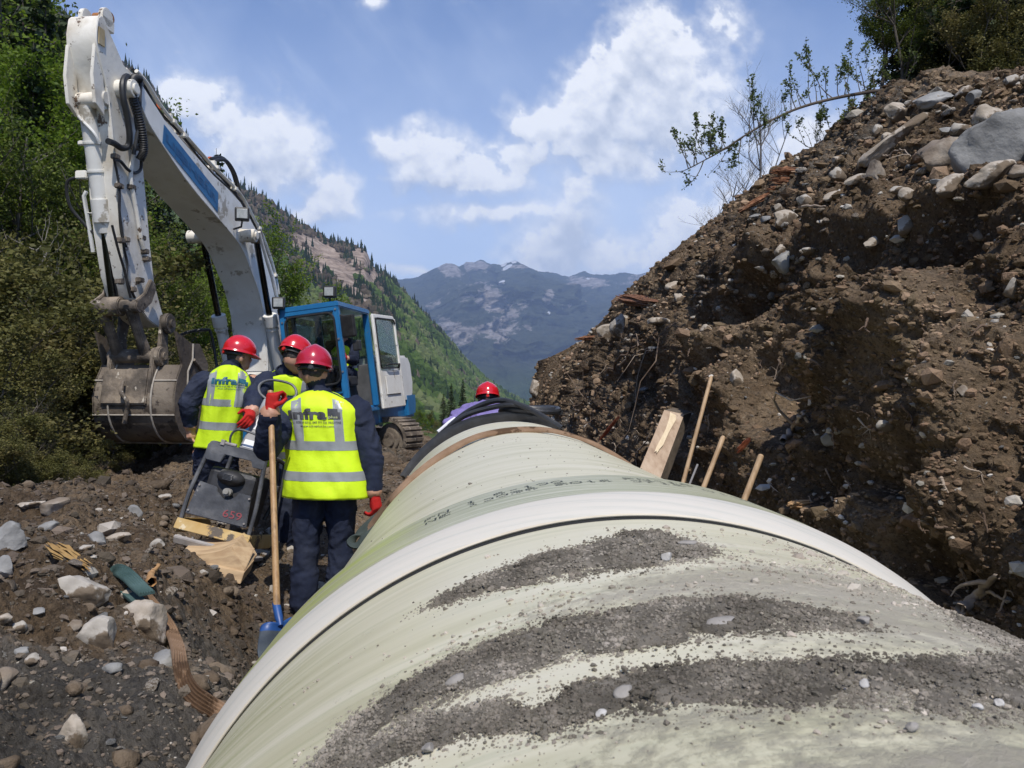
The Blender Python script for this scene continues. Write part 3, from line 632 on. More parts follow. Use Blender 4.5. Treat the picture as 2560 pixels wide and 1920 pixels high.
# ---- air between here and the far mountains
hz = MB(); hz.box((0, 3900, 50), (14000, 11200, 2700)); HZ = bpy.data.materials.new('hazy_air'); HZ.use_nodes = True; nt = HZ.node_tree; nt.nodes.clear()
ho = node(nt, 'ShaderNodeOutputMaterial'); pv = node(nt, 'ShaderNodeVolumePrincipled'); pv.inputs['Color'].default_value = (.50, .67, 1, 1); pv.inputs['Density'].default_value = .00010
pv.inputs['Anisotropy'].default_value = .0
nt.links.new(pv.outputs[0], ho.inputs['Volume']); hzo = hz.build('haze', HZ); tag(hzo, kind='stuff')
# ================================================================ the pipes
PX, PZ = .338, CAM_Z-1.259      # axis
def pp3(y, phi, r):             # phi from the top, positive towards +x
    return Vector((PX+r*math.sin(phi), y, PZ+r*math.cos(phi)))
def pipe_mat(name, dust):
    m = bpy.data.materials.new(name); m.use_nodes = True; nt = m.node_tree; b = nt.nodes['Principled BSDF']
    g_ = node(nt, 'ShaderNodeNewGeometry'); sp = node(nt, 'ShaderNodeSeparateXYZ'); nt.links.new(g_.outputs['Position'], sp.inputs[0])
    x = fmath(nt, 'SUBTRACT', sp.outputs[0], PX); z = fmath(nt, 'SUBTRACT', sp.outputs[2], PZ); y = sp.outputs[1]
    ph = fmath(nt, 'ARCTAN2', x, z)
    def vec(sa, sy, k=0.0):
        c = node(nt, 'ShaderNodeCombineXYZ'); nt.links.new(fmath(nt, 'MULTIPLY', ph, sa), c.inputs[0])
        nt.links.new(fmath(nt, 'MULTIPLY', fmath(nt, 'ADD', y, fmath(nt, 'MULTIPLY', ph, k)), sy), c.inputs[1]); return c.outputs[0]
    s1 = noise(nt, vec(.9, 9, .02), 1, 7, .62, .15); s2 = noise(nt, vec(1.6, 46, .02), 1, 6, .6, .1); s3 = noise(nt, vec(.35, 2.4), 1, 4, .5)
    base = ramp(nt, s1, [(.32, (.455,.43,.28)), (.47, (.575,.54,.385)), (.62, (.63,.59,.45))])
    base = mixc(nt, fmath(nt, 'MULTIPLY', sstep(nt, s2, .50, .72), .5), base, (.38,.39,.25))
    # more resin shows on the flanks
    side = sstep(nt, fmath(nt, 'ABSOLUTE', fmath(nt, 'ADD', ph, -.1)), .45, 1.1)
    base = mixc(nt, fmath(nt, 'MULTIPLY', side, fmath(nt, 'MULTIPLY', sstep(nt, s2, .40, .62), .7)), base, (.34,.36,.17))
    bmp = s2; rough = .42
    if dust:
        nv = node(nt, 'ShaderNodeCombineXYZ'); nt.links.new(x, nv.inputs[0]); nt.links.new(y, nv.inputs[1]); nt.links.new(z, nv.inputs[2])
        fine = noise(nt, nv.outputs[0], 34, 9, .75); mid = noise(nt, nv.outputs[0], 5, 6, .6, .5); sl = noise(nt, vec(1.2, 7), 1, 5, .55, .4)
        # dust lies on the crown and the right flank, up to a hand's breadth from the joint
        a1 = fmath(nt, 'MULTIPLY', sstep(nt, ph, -.55, .12), sstep(nt, y, 1.42, 1.05))
        a = fmath(nt, 'ADD', fmath(nt, 'MULTIPLY', a1, .62), fmath(nt, 'MULTIPLY', fmath(nt, 'SUBTRACT', sl, .5), 1.5))
        a = fmath(nt, 'ADD', a, fmath(nt, 'MULTIPLY', sstep(nt, ph, .25, .75), fmath(nt, 'MULTIPLY', sstep(nt, y, 1.6, 1.1), .45)))
        d = sstep(nt, fmath(nt, 'ADD', a, fmath(nt, 'MULTIPLY', fmath(nt, 'SUBTRACT', fine, .5), 1.5)), .22, .95)
        dc = ramp(nt, fine, [(.3, (.24,.205,.16)), (.5, (.40,.355,.285)), (.7, (.52,.47,.385))])
        thin = fmath(nt, 'MULTIPLY', fmath(nt, 'MULTIPLY', sstep(nt, mid, .35, .7), sstep(nt, ph, -1.0, .0)), .26)
        base = mixc(nt, thin, base, (.50,.46,.39)); base = mixc(nt, fmath(nt, 'MULTIPLY', d, .82), base, dc)
        bn = node(nt, 'ShaderNodeBump'); bn.inputs['Distance'].default_value = .006
        nt.links.new(fmath(nt, 'MULTIPLY', fine, d), bn.inputs['Height']); nt.links.new(bn.outputs[0], b.inputs['Normal'])
        nt.links.new(fmath(nt, 'ADD', fmath(nt, 'MULTIPLY', d, .5), rough, clamp=True), b.inputs['Roughness'])
    else:
        b.inputs['Roughness'].default_value = rough
        sp2 = noise(nt, vec(28, 28), 1, 6, .7); base = mixc(nt, fmath(nt, 'MULTIPLY', sstep(nt, sp2, .70, .73), .7), base, (.22,.20,.16))
        bn = node(nt, 'ShaderNodeBump'); bn.inputs['Distance'].default_value = .0012; nt.links.new(bmp, bn.inputs['Height']); nt.links.new(bn.outputs[0], b.inputs['Normal'])
    nt.links.new(base, b.inputs['Base Color']); b.inputs['Specular IOR Level'].default_value = .4
    return m
PM1 = pipe_mat('grp_dusty', True); PM2 = pipe_mat('grp_clean', False)
def band_mat(name, cols, k=46, rough=.5):
    m = bpy.data.materials.new(name); m.use_nodes = True; nt = m.node_tree; b = nt.nodes['Principled BSDF']
    g_ = node(nt, 'ShaderNodeNewGeometry'); sp = node(nt, 'ShaderNodeSeparateXYZ'); nt.links.new(g_.outputs['Position'], sp.inputs[0])
    x = fmath(nt, 'SUBTRACT', sp.outputs[0], PX); z = fmath(nt, 'SUBTRACT', sp.outputs[2], PZ); ph = fmath(nt, 'ARCTAN2', x, z)
    c = node(nt, 'ShaderNodeCombineXYZ'); nt.links.new(fmath(nt, 'MULTIPLY', ph, 1.6), c.inputs[0])
    nt.links.new(fmath(nt, 'MULTIPLY', fmath(nt, 'ADD', sp.outputs[1], fmath(nt, 'MULTIPLY', x, .1)), k), c.inputs[1])
    f = noise(nt, c.outputs[0], 1, 7, .65, .1); col = ramp(nt, f, cols)
    if name == 'green_band':
        yl = fmath(nt, 'MULTIPLY', sstep(nt, ph, -.35, -.75), sstep(nt, noise(nt, c.outputs[0], .6, 4, .5), .42, .62)); col = mixc(nt, fmath(nt, 'MULTIPLY', yl, .75), col, (.42,.50,.02))
    nt.links.new(col, b.inputs['Base Color']); b.inputs['Roughness'].default_value = rough; b.inputs['Specular IOR Level'].default_value = .4
    bn = node(nt, 'ShaderNodeBump'); bn.inputs['Distance'].default_value = .0012; nt.links.new(f, bn.inputs['Height']); nt.links.new(bn.outputs[0], b.inputs['Normal'])
    return m
GREEN = band_mat('green_band', [(.34, (.26,.265,.15)), (.47, (.385,.385,.25)), (.56, (.44,.435,.31)), (.68, (.58,.56,.43))], 62, .38)
WHITE = band_mat('sanded_white', [(.3, (.42,.42,.375)), (.45, (.52,.495,.435)), (.7, (.56,.52,.455))], 60, .6)
LIP = M('sanded_edge', [(.62,.56,.44), (.52,.46,.35)], scale=9, rough=.6)
BLACK = M('gap_shadow', [(.012,.011,.01)], rough=.9)
RUB = M('black_rubber', [(.018,.019,.021), (.035,.036,.038)], scale=8, rough=.42, bump=.002)
def ring(prof, name, mat, parent, n=360, a0=-math.pi, a1=math.pi, smooth=True, wob=0):
    """prof: list of (y, r); surface of revolution about the pipe axis"""
    full = abs((a1-a0)-2*math.pi) < 1e-6; k = n if full else n+1; V = []
    for (yy_, r) in prof:
        for i in range(k): V.append(pp3(yy_, a0+(a1-a0)*i/n, r))
    fs = gridfaces(len(prof), k, wrap=full)
    o = mesh_np(name, np.array([tuple(v) for v in V]), fs, mat, parent, smooth)
    try: o.data.set_sharp_from_angle(angle=R_(30))
    except Exception: pass
    return o
p1 = empty('pipe', (PX, 0, PZ), 'dusty pale green plastic pipe nearest the viewer, strewn with grey soil', 'pipe', 'large pale green pipes laid end to end')
ring([(-1.6, .93), (-1.6, 1.0)]+[(y, 1.0) for y in np.linspace(-1.4, 1.75, 30)]+[(1.75, .95), (-1.5, .95), (-1.6, .93)], 'barrel', PM1, p1).parent = None
p1_b = bpy.data.objects['barrel']; p1_b.parent = p1; p1_b.matrix_parent_inverse = Matrix.Translation((-PX, 0, -PZ))
p2 = empty('pipe', (PX, 1.6, PZ), 'clean pale green far pipe with a white end ring and black lettering', 'pipe', 'large pale green pipes laid end to end')
def adopt(o, p): o.parent = p; o.matrix_parent_inverse = Matrix.Translation(-p.location) if not any(p.rotation_euler) else (Matrix.LocRotScale(p.location, p.rotation_euler, None)).inverted(); return o
adopt(ring([(2.05, 1.035), (2.10, 1.03), (2.2, 1.004), (2.26, 1.0)]+[(y, 1.0) for y in np.linspace(2.4, 6.45, 40)]+[(6.46, .95), (2.0, .95)], 'barrel', PM2, None), p2)
bell = adopt(ring([(1.72, 1.0405), (1.80, 1.042), (2.04, 1.042), (2.08, 1.036)], 'bell_band', GREEN, None), p2)
adopt(ring([(1.6255, 1.0065), (1.632, 1.0135), (1.712, 1.0395), (1.722, 1.0405)], 'bevelled_end', WHITE, None), p2)
adopt(ring([(1.70, .97), (1.6245, 1.0025), (1.6235, 1.0045), (1.6245, 1.0065), (1.628, 1.0085)], 'end_lip', LIP, None), p2)
adopt(ring([(6.44, 1.0), (6.445, 1.002), (6.60, .992), (6.85, .975), (6.86, .90), (6.3, .89)], 'spigot_end', WHITE, None), p2)
adopt(ring([(1.60, 1.0003), (1.6242, 1.0005), (1.70, .98)], 'joint_gap_shade', BLACK, None), p2)  # black ring standing in for the shade in the joint gap
# stencilled lettering round the bell
TXT = M('stencil_ink', [(.03,.04,.04)], rough=.8)
def text_mesh(s, size=1.0, offset=0.0, bold=False):
    cu = bpy.data.curves.new('t', 'FONT'); cu.body = s; cu.size = size; cu.offset = offset; cu.resolution_u = 3
    o = bpy.data.objects.new('t', cu); COL.objects.link(o); dg = bpy.context.evaluated_depsgraph_get(); dg.update()
    me = bpy.data.meshes.new_from_object(o.evaluated_get(dg)); bpy.data.objects.remove(o); bpy.data.curves.remove(cu)
    return me
def dots(s, y0, ph0, h, adv):
    """dot-matrix stencil text running round the pipe"""
    F5 = {'P':['11110','10001','11110','10000','10000'],'N':['10001','11001','10101','10011','10001'],'E':['11111','10000','11110','10000','11111'],'G':['01111','10000','10011','10001','01111'],'1':['00100','01100','00100','00100','01110'],
          '6':['01110','10000','11110','10001','01110'],'0':['01110','10001','10001','10001','01110'],'7':['11111','00010','00100','01000','01000'],'3':['11110','00001','01110','00001','11110'],'8':['01110','10001','01110','10001','01110'],'-':['00000','00000','01110','00000','00000'],
          'D':['11110','10001','10001','10001','11110'],'S':['01111','10000','01110','00001','11110'],'2':['11110','00001','01110','10000','11111'],' ':['00000']*5}
    m = MB(); ph = ph0
    for ch in s:
        for r, row in enumerate(F5[ch]):
            for c, q in enumerate(row):
                if q == '1' and (r*7+c*3+len(m.v)) % 11:
                    yy_ = y0-(r-2)*h; a = ph+c*adv/6; w_, l_ = adv/6*.42, h*.36
                    m.add([pp3(yy_-l_, a-w_, 1.0428), pp3(yy_-l_, a+w_, 1.0428), pp3(yy_+l_, a+w_, 1.0428), pp3(yy_+l_, a-w_, 1.0428)], [(0, 1, 2, 3)])
        ph += adv
    return m
adopt(dots('PN 1 6-100    PN-16   DN 2000', 1.955, -.44, .008, .034).build('stencil_text', TXT), p2)
adopt(dots('NE 10036 2016 0716 0100 7 1300', 1.905, -.435, .008, .034).build('stencil_text', TXT), p2)
# splinter of resin on the bevel
sp_ = ab(738, 1600)
# soil lying on the near pipe ------------------------------------------------
def pipe_hit(u, v, r=1.0):
    a, b = ab(u*1.15732, v*1.15732); A_ = a*a+b*b; B_ = -2*a*PX+2*b*1.259; C_ = PX*PX+1.259**2-r*r
    y = (-B_-math.sqrt(max(B_*B_-4*A_*C_, 0)))/(2*A_); return y, math.atan2(a*y-PX, b*y+1.259)
rows_ = [  # soil windrows: (centre u, v, half width px, height)
 [(945,1300,8,.004),(1030,1268,22,.010),(1150,1232,36,.016),(1250,1215,42,.019),(1350,1190,48,.020),(1420,1185,46,.018),(1480,1190,26,.011),(1530,1192,8,.004)],
 [(690,1650,25,.008),(760,1600,55,.012),(880,1520,55,.014),(980,1460,55,.014),(1100,1420,58,.015),(1200,1385,55,.015),(1330,1365,55,.015),(1450,1345,60,.015),(1600,1330,50,.012),(1720,1335,35,.008),(1860,1350,14,.004)],
 [(700,1690,30,.010),(900,1590,45,.010),(1060,1550,42,.008),(1180,1560,25,.006),(1250,1520,50,.012),(1400,1490,55,.012),(1560,1470,55,.011),(1700,1480,60,.010),(1850,1470,62,.010),(2000,1480,70,.011),(2130,1490,85,.013),(2260,1480,95,.014)],
 [(2080,1345,12,.006),(2150,1370,26,.010),(2240,1390,34,.012)]]
cp, cs, gpnt = [], [], []
RID = []
for row in rows_:
    hs = []
    for (u, v, w, h) in row:
        y0, f0 = pipe_hit(u, v); y1, f1 = pipe_hit(u, v-w*.85); y2, f2 = pipe_hit(u, v+w*.85); hs.append((y0, f0, (y1, f1), (y2, f2), h, w))
    # ridge body as a grid across the windrow
    H = []; m_ = 26; L = (len(hs)-1)*34+1
    for i in range(L):
        s = i/34; k = min(int(s), len(hs)-2); t = s-k; t = t*t*(3-2*t)
        A1, A2 = hs[k], hs[k+1]; lo = [A1[2][j]*(1-t)+A2[2][j]*t for j in (0, 1)]; hi = [A1[3][j]*(1-t)+A2[3][j]*t for j in (0, 1)]; hh = A1[4]*(1-t)+A2[4]*t
        for j in range(m_):
            q = j/(m_-1); yy_ = lo[0]*(1-q)+hi[0]*q; ff = lo[1]*(1-q)+hi[1]*q; H.append((yy_, ff, hh, q, s))
    H = np.array(H); base = np.stack([np.sin(H[:, 1]), H[:, 0], np.cos(H[:, 1])], -1)
    edge = np.sin(np.pi*H[:, 3])**.8; ends = np.clip(np.minimum(H[:, 4], len(hs)-1-H[:, 4])*3, 0, 1)
    hgt = H[:, 2]*.62*(edge*ends)*(.75+.7*fbm(base, 16, 3, .6, 3))+.003*fbm(base, 60, 3, .6, 4)*edge; irr = fbm(base, 22, 3, .6, 9)
    hgt = hgt-.006*np.clip(irr*1.6+.45-edge*1.0, 0, 1)*4; hgt = np.where(edge*ends < .12, -.004, hgt)
    rr_ = 1+hgt; V = np.stack([PX+rr_*np.sin(H[:, 1]), H[:, 0], PZ+rr_*np.cos(H[:, 1])], -1)
    RID.append((V, (L, m_)))
    # clods thrown over it
    n = 7000*len(hs)//8*2; r = np.random.default_rng(len(RID)); i = r.integers(0, len(H), n); q = r.normal(0, .25, n)
    wob = 1+.25*r.normal(size=n)
    n = len(i); spr = .004+.012*r.random(n)**4*3
    yy_ = H[i, 0]+r.normal(0, 1, n)*spr; ff = H[i, 1]+r.normal(0, 1, n)*spr; hh = np.where(spr < .012, np.maximum(hgt[i], 0), 0)
    cp.append(np.stack([PX+(1+hh)*np.sin(ff), yy_, PZ+(1+hh)*np.cos(ff)], -1)); dcam = np.linalg.norm(cp[-1]-np.array([0, 0, CAM_Z]), axis=1)
    cs.append(np.minimum(r.lognormal(-.2, .6, n), 3.2)*.0013*np.clip(dcam, .3, 1.3)**.6)
DIRT = M('heaped_soil', [(.09,.079,.062), (.152,.135,.108), (.23,.206,.17)], scale=16, rough=.97, bump=.004, bscale=160, spec=.2, detail=7, brough=.75)
DIRTC = M('soil_crumb', [(.10,.088,.07), (.178,.158,.126), (.28,.252,.208)], scale=9, rough=.97, bump=.002, bscale=260, spec=.2, island=.3)
Vs = []; Fs = []; off = 0
for V, (L, m_) in RID: Vs.append(V); Fs.append(gridfaces(L, m_)+off); off += len(V)
sl = mesh_np('spilled_soil', np.concatenate(Vs), np.concatenate(Fs), DIRT, smooth=True); tag(sl, kind='stuff')
cr = scatter_np('soil_crumbs', np.concatenate(cp), np.concatenate(cs), DIRTC, prot=PROT, squash=.85, seed=9); tag(cr, kind='stuff')
# fine crumbs strewn over crown and right flank
r = np.random.default_rng(12); n = 26000; yy_ = r.uniform(.28, 1.60, n)**1.0; ff = r.uniform(-.75, .95, n)
b3 = np.stack([np.sin(ff), yy_, np.cos(ff)], -1); den = np.clip(.30+.9*fbm(b3*np.array([1, 2.5, 1]), 3, 4, .6, 5)+.6*np.clip(ff+.05, -.6, .5)-.75*np.clip((yy_-1.25)/.35, 0, 1), 0, 1)
k = r.random(n) < den**1.5; yy_, ff = yy_[k], ff[k]; d_ = np.sqrt(yy_**2+.07)
sz = r.lognormal(-.35, .6, len(ff))*.0021*np.clip(d_, .3, 1.4)**.5
tag(scatter_np('soil_crumbs', np.stack([PX+1.0006*np.sin(ff), yy_, PZ+1.0006*np.cos(ff)], -1), sz, M('pale_crumb', [(.22,.19,.15), (.35,.31,.25), (.46,.42,.35)], scale=9, rough=.97, spec=.2, island=.3), seed=13), kind='stuff')
r = np.random.default_rng(14); n = 260; yy_ = r.uniform(2.2, 4.6, n); ff = r.normal(.1, .45, n); tag(scatter_np('soil_crumbs', np.stack([PX+np.sin(ff), yy_, PZ+np.cos(ff)], -1), r.lognormal(-.4, .5, n)*.0032, DIRTC, seed=15), kind='stuff')
# stones resting on the pipe
STN = M('pale_stone', [(.30,.28,.25), (.46,.44,.41), (.58,.56,.53)], scale=9, rough=.9, bump=.003, bscale=60, detail=8)
STG = M('grey_stone', [(.16,.15,.135), (.27,.25,.225), (.36,.34,.31)], scale=7, rough=.92, bump=.004, bscale=50, detail=8)
def rock_obj(name, loc, size, mat, seed, parent=None, sub=3, rot=None, cuts=5, rough_=.16):
    bm = bmesh.new(); bmesh.ops.create_icosphere(bm, subdivisions=sub, radius=1); v = np.array([q.co[:] for q in bm.verts]); f = np.array([[w.index for w in q.verts] for q in bm.faces]); bm.free()
    r = np.random.default_rng(seed)
    for _ in range(cuts):
        nrm = r.normal(size=3); nrm /= np.linalg.norm(nrm); h = r.uniform(.45, .8); dd = v@nrm-h; v = v-np.clip(dd, 0, None)[:, None]*nrm*.93
    v = v*(1+rough_*fbm(v+seed, 1.7, 4, .55, seed)[:, None]); v = v*np.array(size)
    o = mesh_np(name, v, f, mat, parent, smooth=True)
    try: o.data.set_sharp_from_angle(angle=R_(42))
    except Exception: pass
    o.location = loc; o.rotation_euler = rot or (r.uniform(-.4, .4), r.uniform(-.4, .4), r.uniform(0, 6.3)); return o
for (u, v, s, lab, mt_) in [(1442,1212,(.014,.012,.012),'white pebble resting at the end of the farthest soil ridge on the pipe',STN),(1488,1180,(.032,.012,.008),'flat grey stone slab at the right tip of the farthest soil ridge on the pipe',STG),
    (1560,1352,(.028,.013,.008),'dark flat stone lying on the middle soil ridge on the pipe',STG),(1866,1350,(.014,.009,.008),'small dark clod right of the middle soil ridge on the pipe',STG),
    (1868,1486,(.0075,.0065,.0065),'white angular pebble on the nearest soil ridge on the pipe',STN),(2112,1534,(.0065,.006,.0045),'left one of two white pebbles beside the nearest soil ridge at right',STN),(2158,1526,(.0065,.006,.005),'right one of two white pebbles beside the nearest soil ridge at right',STN),
    (1352,1508,(.016,.012,.009),'round brown pebble embedded in the nearest soil ridge on the pipe',STG),(1300,1548,(.008,.006,.005),'pale chipped pebble below the nearest soil ridge on the pipe',STN),(1970,1580,(.008,.006,.006),'grey clod alone on the pipe at lower right',STG),
    (990,1478,(.020,.012,.008),'smooth grey pebble in the left part of the middle soil ridge',STG),(930,1625,(.010,.009,.008),'tan pebble near the lower left end of the soil on the pipe',STG)]:
    y, f = pipe_hit(u, v); s = tuple(q*.68 for q in s); o = rock_obj('pebble', pp3(y, f, 1.0+s[2]*.9), s, mt_, int(u), rot=(0, f, .2)); tag(o, lab, 'pebble', 'pebbles lying on the near pipe')
# ---- straps
STRAP = M('brown_webbing', [(.20,.125,.075), (.30,.20,.13)], scale=7, rough=.85, bump=.003, bscale=40, spec=.2, detail=8, spots=[((.10,.06,.035), 4, .54), ((.36,.28,.20), 30, .66)])
EYE = M('teal_sleeve', [(.045,.085,.08), (.085,.14,.135)], scale=6, rough=.85, bump=.003, bscale=60, spec=.2)
def ribbon(pts, wid, th, normals, name, mat, parent=None, n=8, ridges=6):
    """flat webbing swept along pts; normals give the face direction"""
    C_ = spline(pts, n); Nn = spline(normals, n); Wd = spline([(w, 0, 0) for w in (wid if isinstance(wid, (list, tuple)) else [wid]*len(pts))], n); V = []; F = []; prof = []
    k = ridges*2
    for j in range(k+1): prof.append((-1+2*j/k, .5+.9*(j % 2)))
    for j in range(k, -1, -1): prof.append((-1+2*j/k, -1))
    m = len(prof)
    for i, c in enumerate(C_):
        t = (C_[min(i+1, len(C_)-1)]-C_[max(i-1, 0)]).normalized(); nn = Nn[i]-t*Nn[i].dot(t); nn.normalize(); b = t.cross(nn)
        for (a, h) in prof: V.append(c+b*a*Wd[i].x/2+nn*h*th/2)
    for i in range(len(C_)-1):
        for j in range(m): F.append((i*m+j, i*m+(j+1) % m, (i+1)*m+(j+1) % m, (i+1)*m+j))
    F += [tuple(range(m)), tuple(range((len(C_)-1)*m, len(C_)*m))[::-1]]
    mb = MB(); mb.add(V, F); return mb.build(name, mat, parent, smooth=True, angle=50)
st = empty('lifting_strap', pp3(4.75, 0, 1.0), 'long brown webbing lifting strap laid over the far pipe behind the bell', 'strap', 'brown lifting straps')
SP = [(4.55,-1.22,1.03),(4.50,-1.02,1.002),(4.42,-.80,1.0),(4.50,-.60,1.004),(4.60,-.42,1.012),(4.78,-.28,1.012),(4.88,-.12,1.004),(4.88,.06,1.006),(4.82,.20,1.01),(4.75,.42,1.006),(4.72,.7,1.002),(4.70,1.0,1.012),(4.7,1.3,1.03),(4.7,1.6,1.05)]
adopt(ribbon([pp3(y, f, r+.01) for (y, f, r) in SP], [.06,.06,.06,.06,.065,.065,.065,.065,.07,.075,.08,.08,.08,.08], .016, [pp3(0, f, 1)-pp3(0, 0, 0)-Vector((0, .35 if f < .1 else .1, 0)) for (y, f, r) in SP], 'webbing', STRAP), st)
# loop end hanging at the left flank by the man's hand
q0 = pp3(4.55, -1.22, 1.04); e1 = atv(868, 1100, 4.55); 
LP = [atv(842,1098,4.60), atv(815,1118,4.58), atv(785,1146,4.52), atv(764,1168,4.46), atv(763,1176,4.40), atv(782,1170,4.34), atv(812,1146,4.34), atv(838,1118,4.38), atv(848,1102,4.42)]
adopt(ribbon(LP, .07, .016, [(-.5,-.55,.6)]*2+[(-.5,-.6,.3)]+[(-.9,-.3,-.2),(-.3,.3,-.9),(.5,.6,-.5),(.5,.6,-.6),(.5,.6,-.6),(.5,.6,-.6)], 'eye_sleeve', M('grey_green_sleeve', [(.022,.032,.028), (.045,.06,.052)], scale=6, rough=.85, bump=.003, bscale=60)), st)
SP2 = [atv(842,1098,4.60), atv(850,1085,4.60), atv(868,1062,4.56), atv(885,1038,4.52)]
adopt(ribbon(SP2, [.07,.06,.07,.075], .02, [(-.6,-.5,.5)]*4, 'webbing', STRAP), st)
st2 = empty('lifting_strap', atv(400, 1400, 3.3), 'brown webbing strap with teal sleeved eye hanging down the soil at left', 'strap', 'brown lifting straps')
K = [(308,1278,4.02),(325,1300,3.95),(350,1330,3.8),(374,1365,3.65),(388,1400,3.5),(394,1435,3.4),(402,1470,3.28),(418,1498,3.15),(442,1518,3.0),(475,1540,2.85),(520,1575,2.7)]
gco = np.zeros(len(go_.data.vertices)*3); go_.data.vertices.foreach_get('co', gco); gco = gco.reshape(-1, 3)
def drape(k, up):
    a, b = ab(k[0]*1.15732, k[1]*1.15732); best = None
    for i in range(200, 20, -1):      # walk the line of sight outward to the earth
        d = 2.0+(200-i)*.02; x, z = a*d, CAM_Z+b*d
        if z < float(ground_full(np.array([x]), np.array([d]))[0])+up: return Vector((x, d, z))+Vector((0, -.02, .01))
    return atv(*k)
pts = [drape(k, .035) for k in K[:-2]]+[atv(*k) for k in K[-2:]]
adopt(ribbon(pts, [.055,.055,.055,.056,.055,.052,.055,.062,.068,.07,.07], .014, [(.5,-.7,.5),(.5,-.7,.5),(.55,-.7,.45),(.5,-.7,.5),(.45,-.8,.4),(.4,-.9,.3),(.35,-.9,.3),(.3,-.85,.4),(.2,-.75,.6),(.1,-.7,.7),(.1,-.7,.7)], 'webbing', STRAP), st2)
K = [(318,1282,3.99),(300,1266,4.06),(280,1246,4.12),(262,1234,4.16),(248,1233,4.20),(243,1243,4.20),(252,1258,4.18),(272,1276,4.14),(295,1296,4.06),(316,1312,3.98)]
b0 = drape((285, 1275), .03).y-4.1
pts = [atv(k[0], k[1], k[2]+b0-.04) for k in K]
adopt(ribbon(pts, [.062]*10, .014, [(.5,-.6,.6),(.4,-.6,.7),(.3,-.6,.75),(0,-.6,.8),(-.6,-.5,.5),(-.7,-.5,-.3),(-.5,.2,-.8),(-.4,.3,-.8),(-.4,.3,-.8),(-.4,.3,-.8)], 'eye_sleeve', EYE), st2)
# ---- black rubber seals thrown over the far end
ga = empty('rubber_seal', pp3(6.7, 0, 1.0), 'thick black rubber sealing ring stretched over the far end of the pipe', 'seal', 'black rubber seals at the pipe end')
def seal(pl, w, name='seal_band', n=10):
    pts = spline([pp3(y, f, r) for (y, f, r) in pl], n); return MB().tube(pts, w, 10).build(name, RUB, None, smooth=True)
adopt(ribbon([pp3(y, f, r) for (y, f, r) in [(6.5,-1.0,1.02),(6.6,-.8,1.025),(6.7,-.55,1.03),(6.76,-.3,1.03),(6.8,0,1.03),(6.78,.2,1.03),(6.7,.4,1.02)]], [.055,.065,.07,.07,.065,.06,.055], .055, [pp3(0, f, 1)-pp3(0, 0, 0)-Vector((0, .5, 0)) for f in (-1,-.8,-.55,-.3,0,.2,.4)], 'seal_band', RUB, ridges=3), ga)
g2 = empty('rubber_seal', pp3(6.9, .15, 1.1), 'coiled black rubber seal heaped above the far pipe end beside the purple jumper', 'seal', 'black rubber seals at the pipe end')
co = []
for i in range(60):
    a = i/59*2*math.pi*1.9; rr0 = .26-.03*i/59; co.append(Vector((.52+rr0*math.cos(a)*1.0, 6.95+rr0*.8*math.sin(a), CAM_Z-.195+.018*i/59*2+.012*math.sin(a*2))))
adopt(MB().tube(co, .026, 8).build('seal_coil', RUB, None, smooth=True), g2)
adopt(MB().tube(spline([pp3(7.0,-.5,1.07), pp3(6.95,-.3,1.13), pp3(6.85,-.08,1.17), pp3(6.7,.1,1.12), pp3(6.55,.28,1.06), pp3(6.5,.40,1.03)], 8), .024, 8).build('seal_coil', RUB, None, smooth=True), g2)
adopt(MB().tube(spline([pp3(6.95,-.62,1.05), pp3(6.9,-.36,1.10), pp3(6.82,-.1,1.12), pp3(6.75,.06,1.13), pp3(6.8,.2,1.10)], 8), .022, 8).build('seal_coil', RUB, None, smooth=True), g2)
# ================================================================ excavator
TH = R_(9); EX = Vector((-3.2, 14.3, 0)); cT, sT = math.cos(TH), math.sin(TH)
exc = empty('excavator', EX, 'muddy white and blue tracked excavator with raised boom', 'excavator', rot=(0, 0, -TH))
def w2l(p): q = Vector(p)-EX; return Vector((q.x*cT-q.y*sT, q.x*sT+q.y*cT, q.z))
def l2w(p): return Vector((p[0]*cT+p[1]*sT, -p[0]*sT+p[1]*cT, p[2]))+EX
def pl(u, v, lx):
    """(y, z) in the machine's own frame of a spot on its fore-and-aft plane x = lx"""
    a, b = ab(u, v); # world: (a*d, d, CAM_Z+b*d); local x = (wx-EX.x)*cT-(wy-EX.y)*sT
    d = (lx+EX.x*cT-EX.y*sT)/(a*cT-sT); q = w2l((a*d, d, CAM_Z+b*d)); return (q.y, q.z)
def c2(x, y): return (200+x*.422, 200+y*.422)
WP = M('white_paint_worn', [(.74,.72,.66), (.80,.785,.73), (.68,.645,.57)], scale=1.6, rough=.45, bump=.0015, bscale=14, detail=8,
       spots=[((.16,.10,.06), 7, .665), ((.40,.36,.29), 2.6, .60), ((.05,.04,.035), 17, .70)])
WPD = M('white_paint_muddy', [(.72,.68,.59), (.78,.745,.665), (.58,.52,.42)], scale=2.2, rough=.55, bump=.003, bscale=16, detail=8,
       spots=[((.13,.085,.055), 6, .60), ((.04,.033,.028), 14, .645), ((.30,.15,.06), 4, .70)])
BLUE = M('blue_paint', [(.012,.125,.30), (.018,.16,.36)], scale=3, rough=.38, detail=7, spots=[((.10,.13,.16), 9, .66)])
BLUED = M('blue_decal', [(.010,.12,.29), (.014,.15,.34)], scale=4, rough=.5, detail=7, spots=[((.03,.09,.19), 5, .62)])
HOSE = M('hose_black', [(.012,.012,.013), (.028,.027,.026)], scale=12, rough=.5)
CHROME = M('rod_steel', [(.10,.11,.12), (.05,.055,.06)], scale=3, rough=.18, metal=1.0)
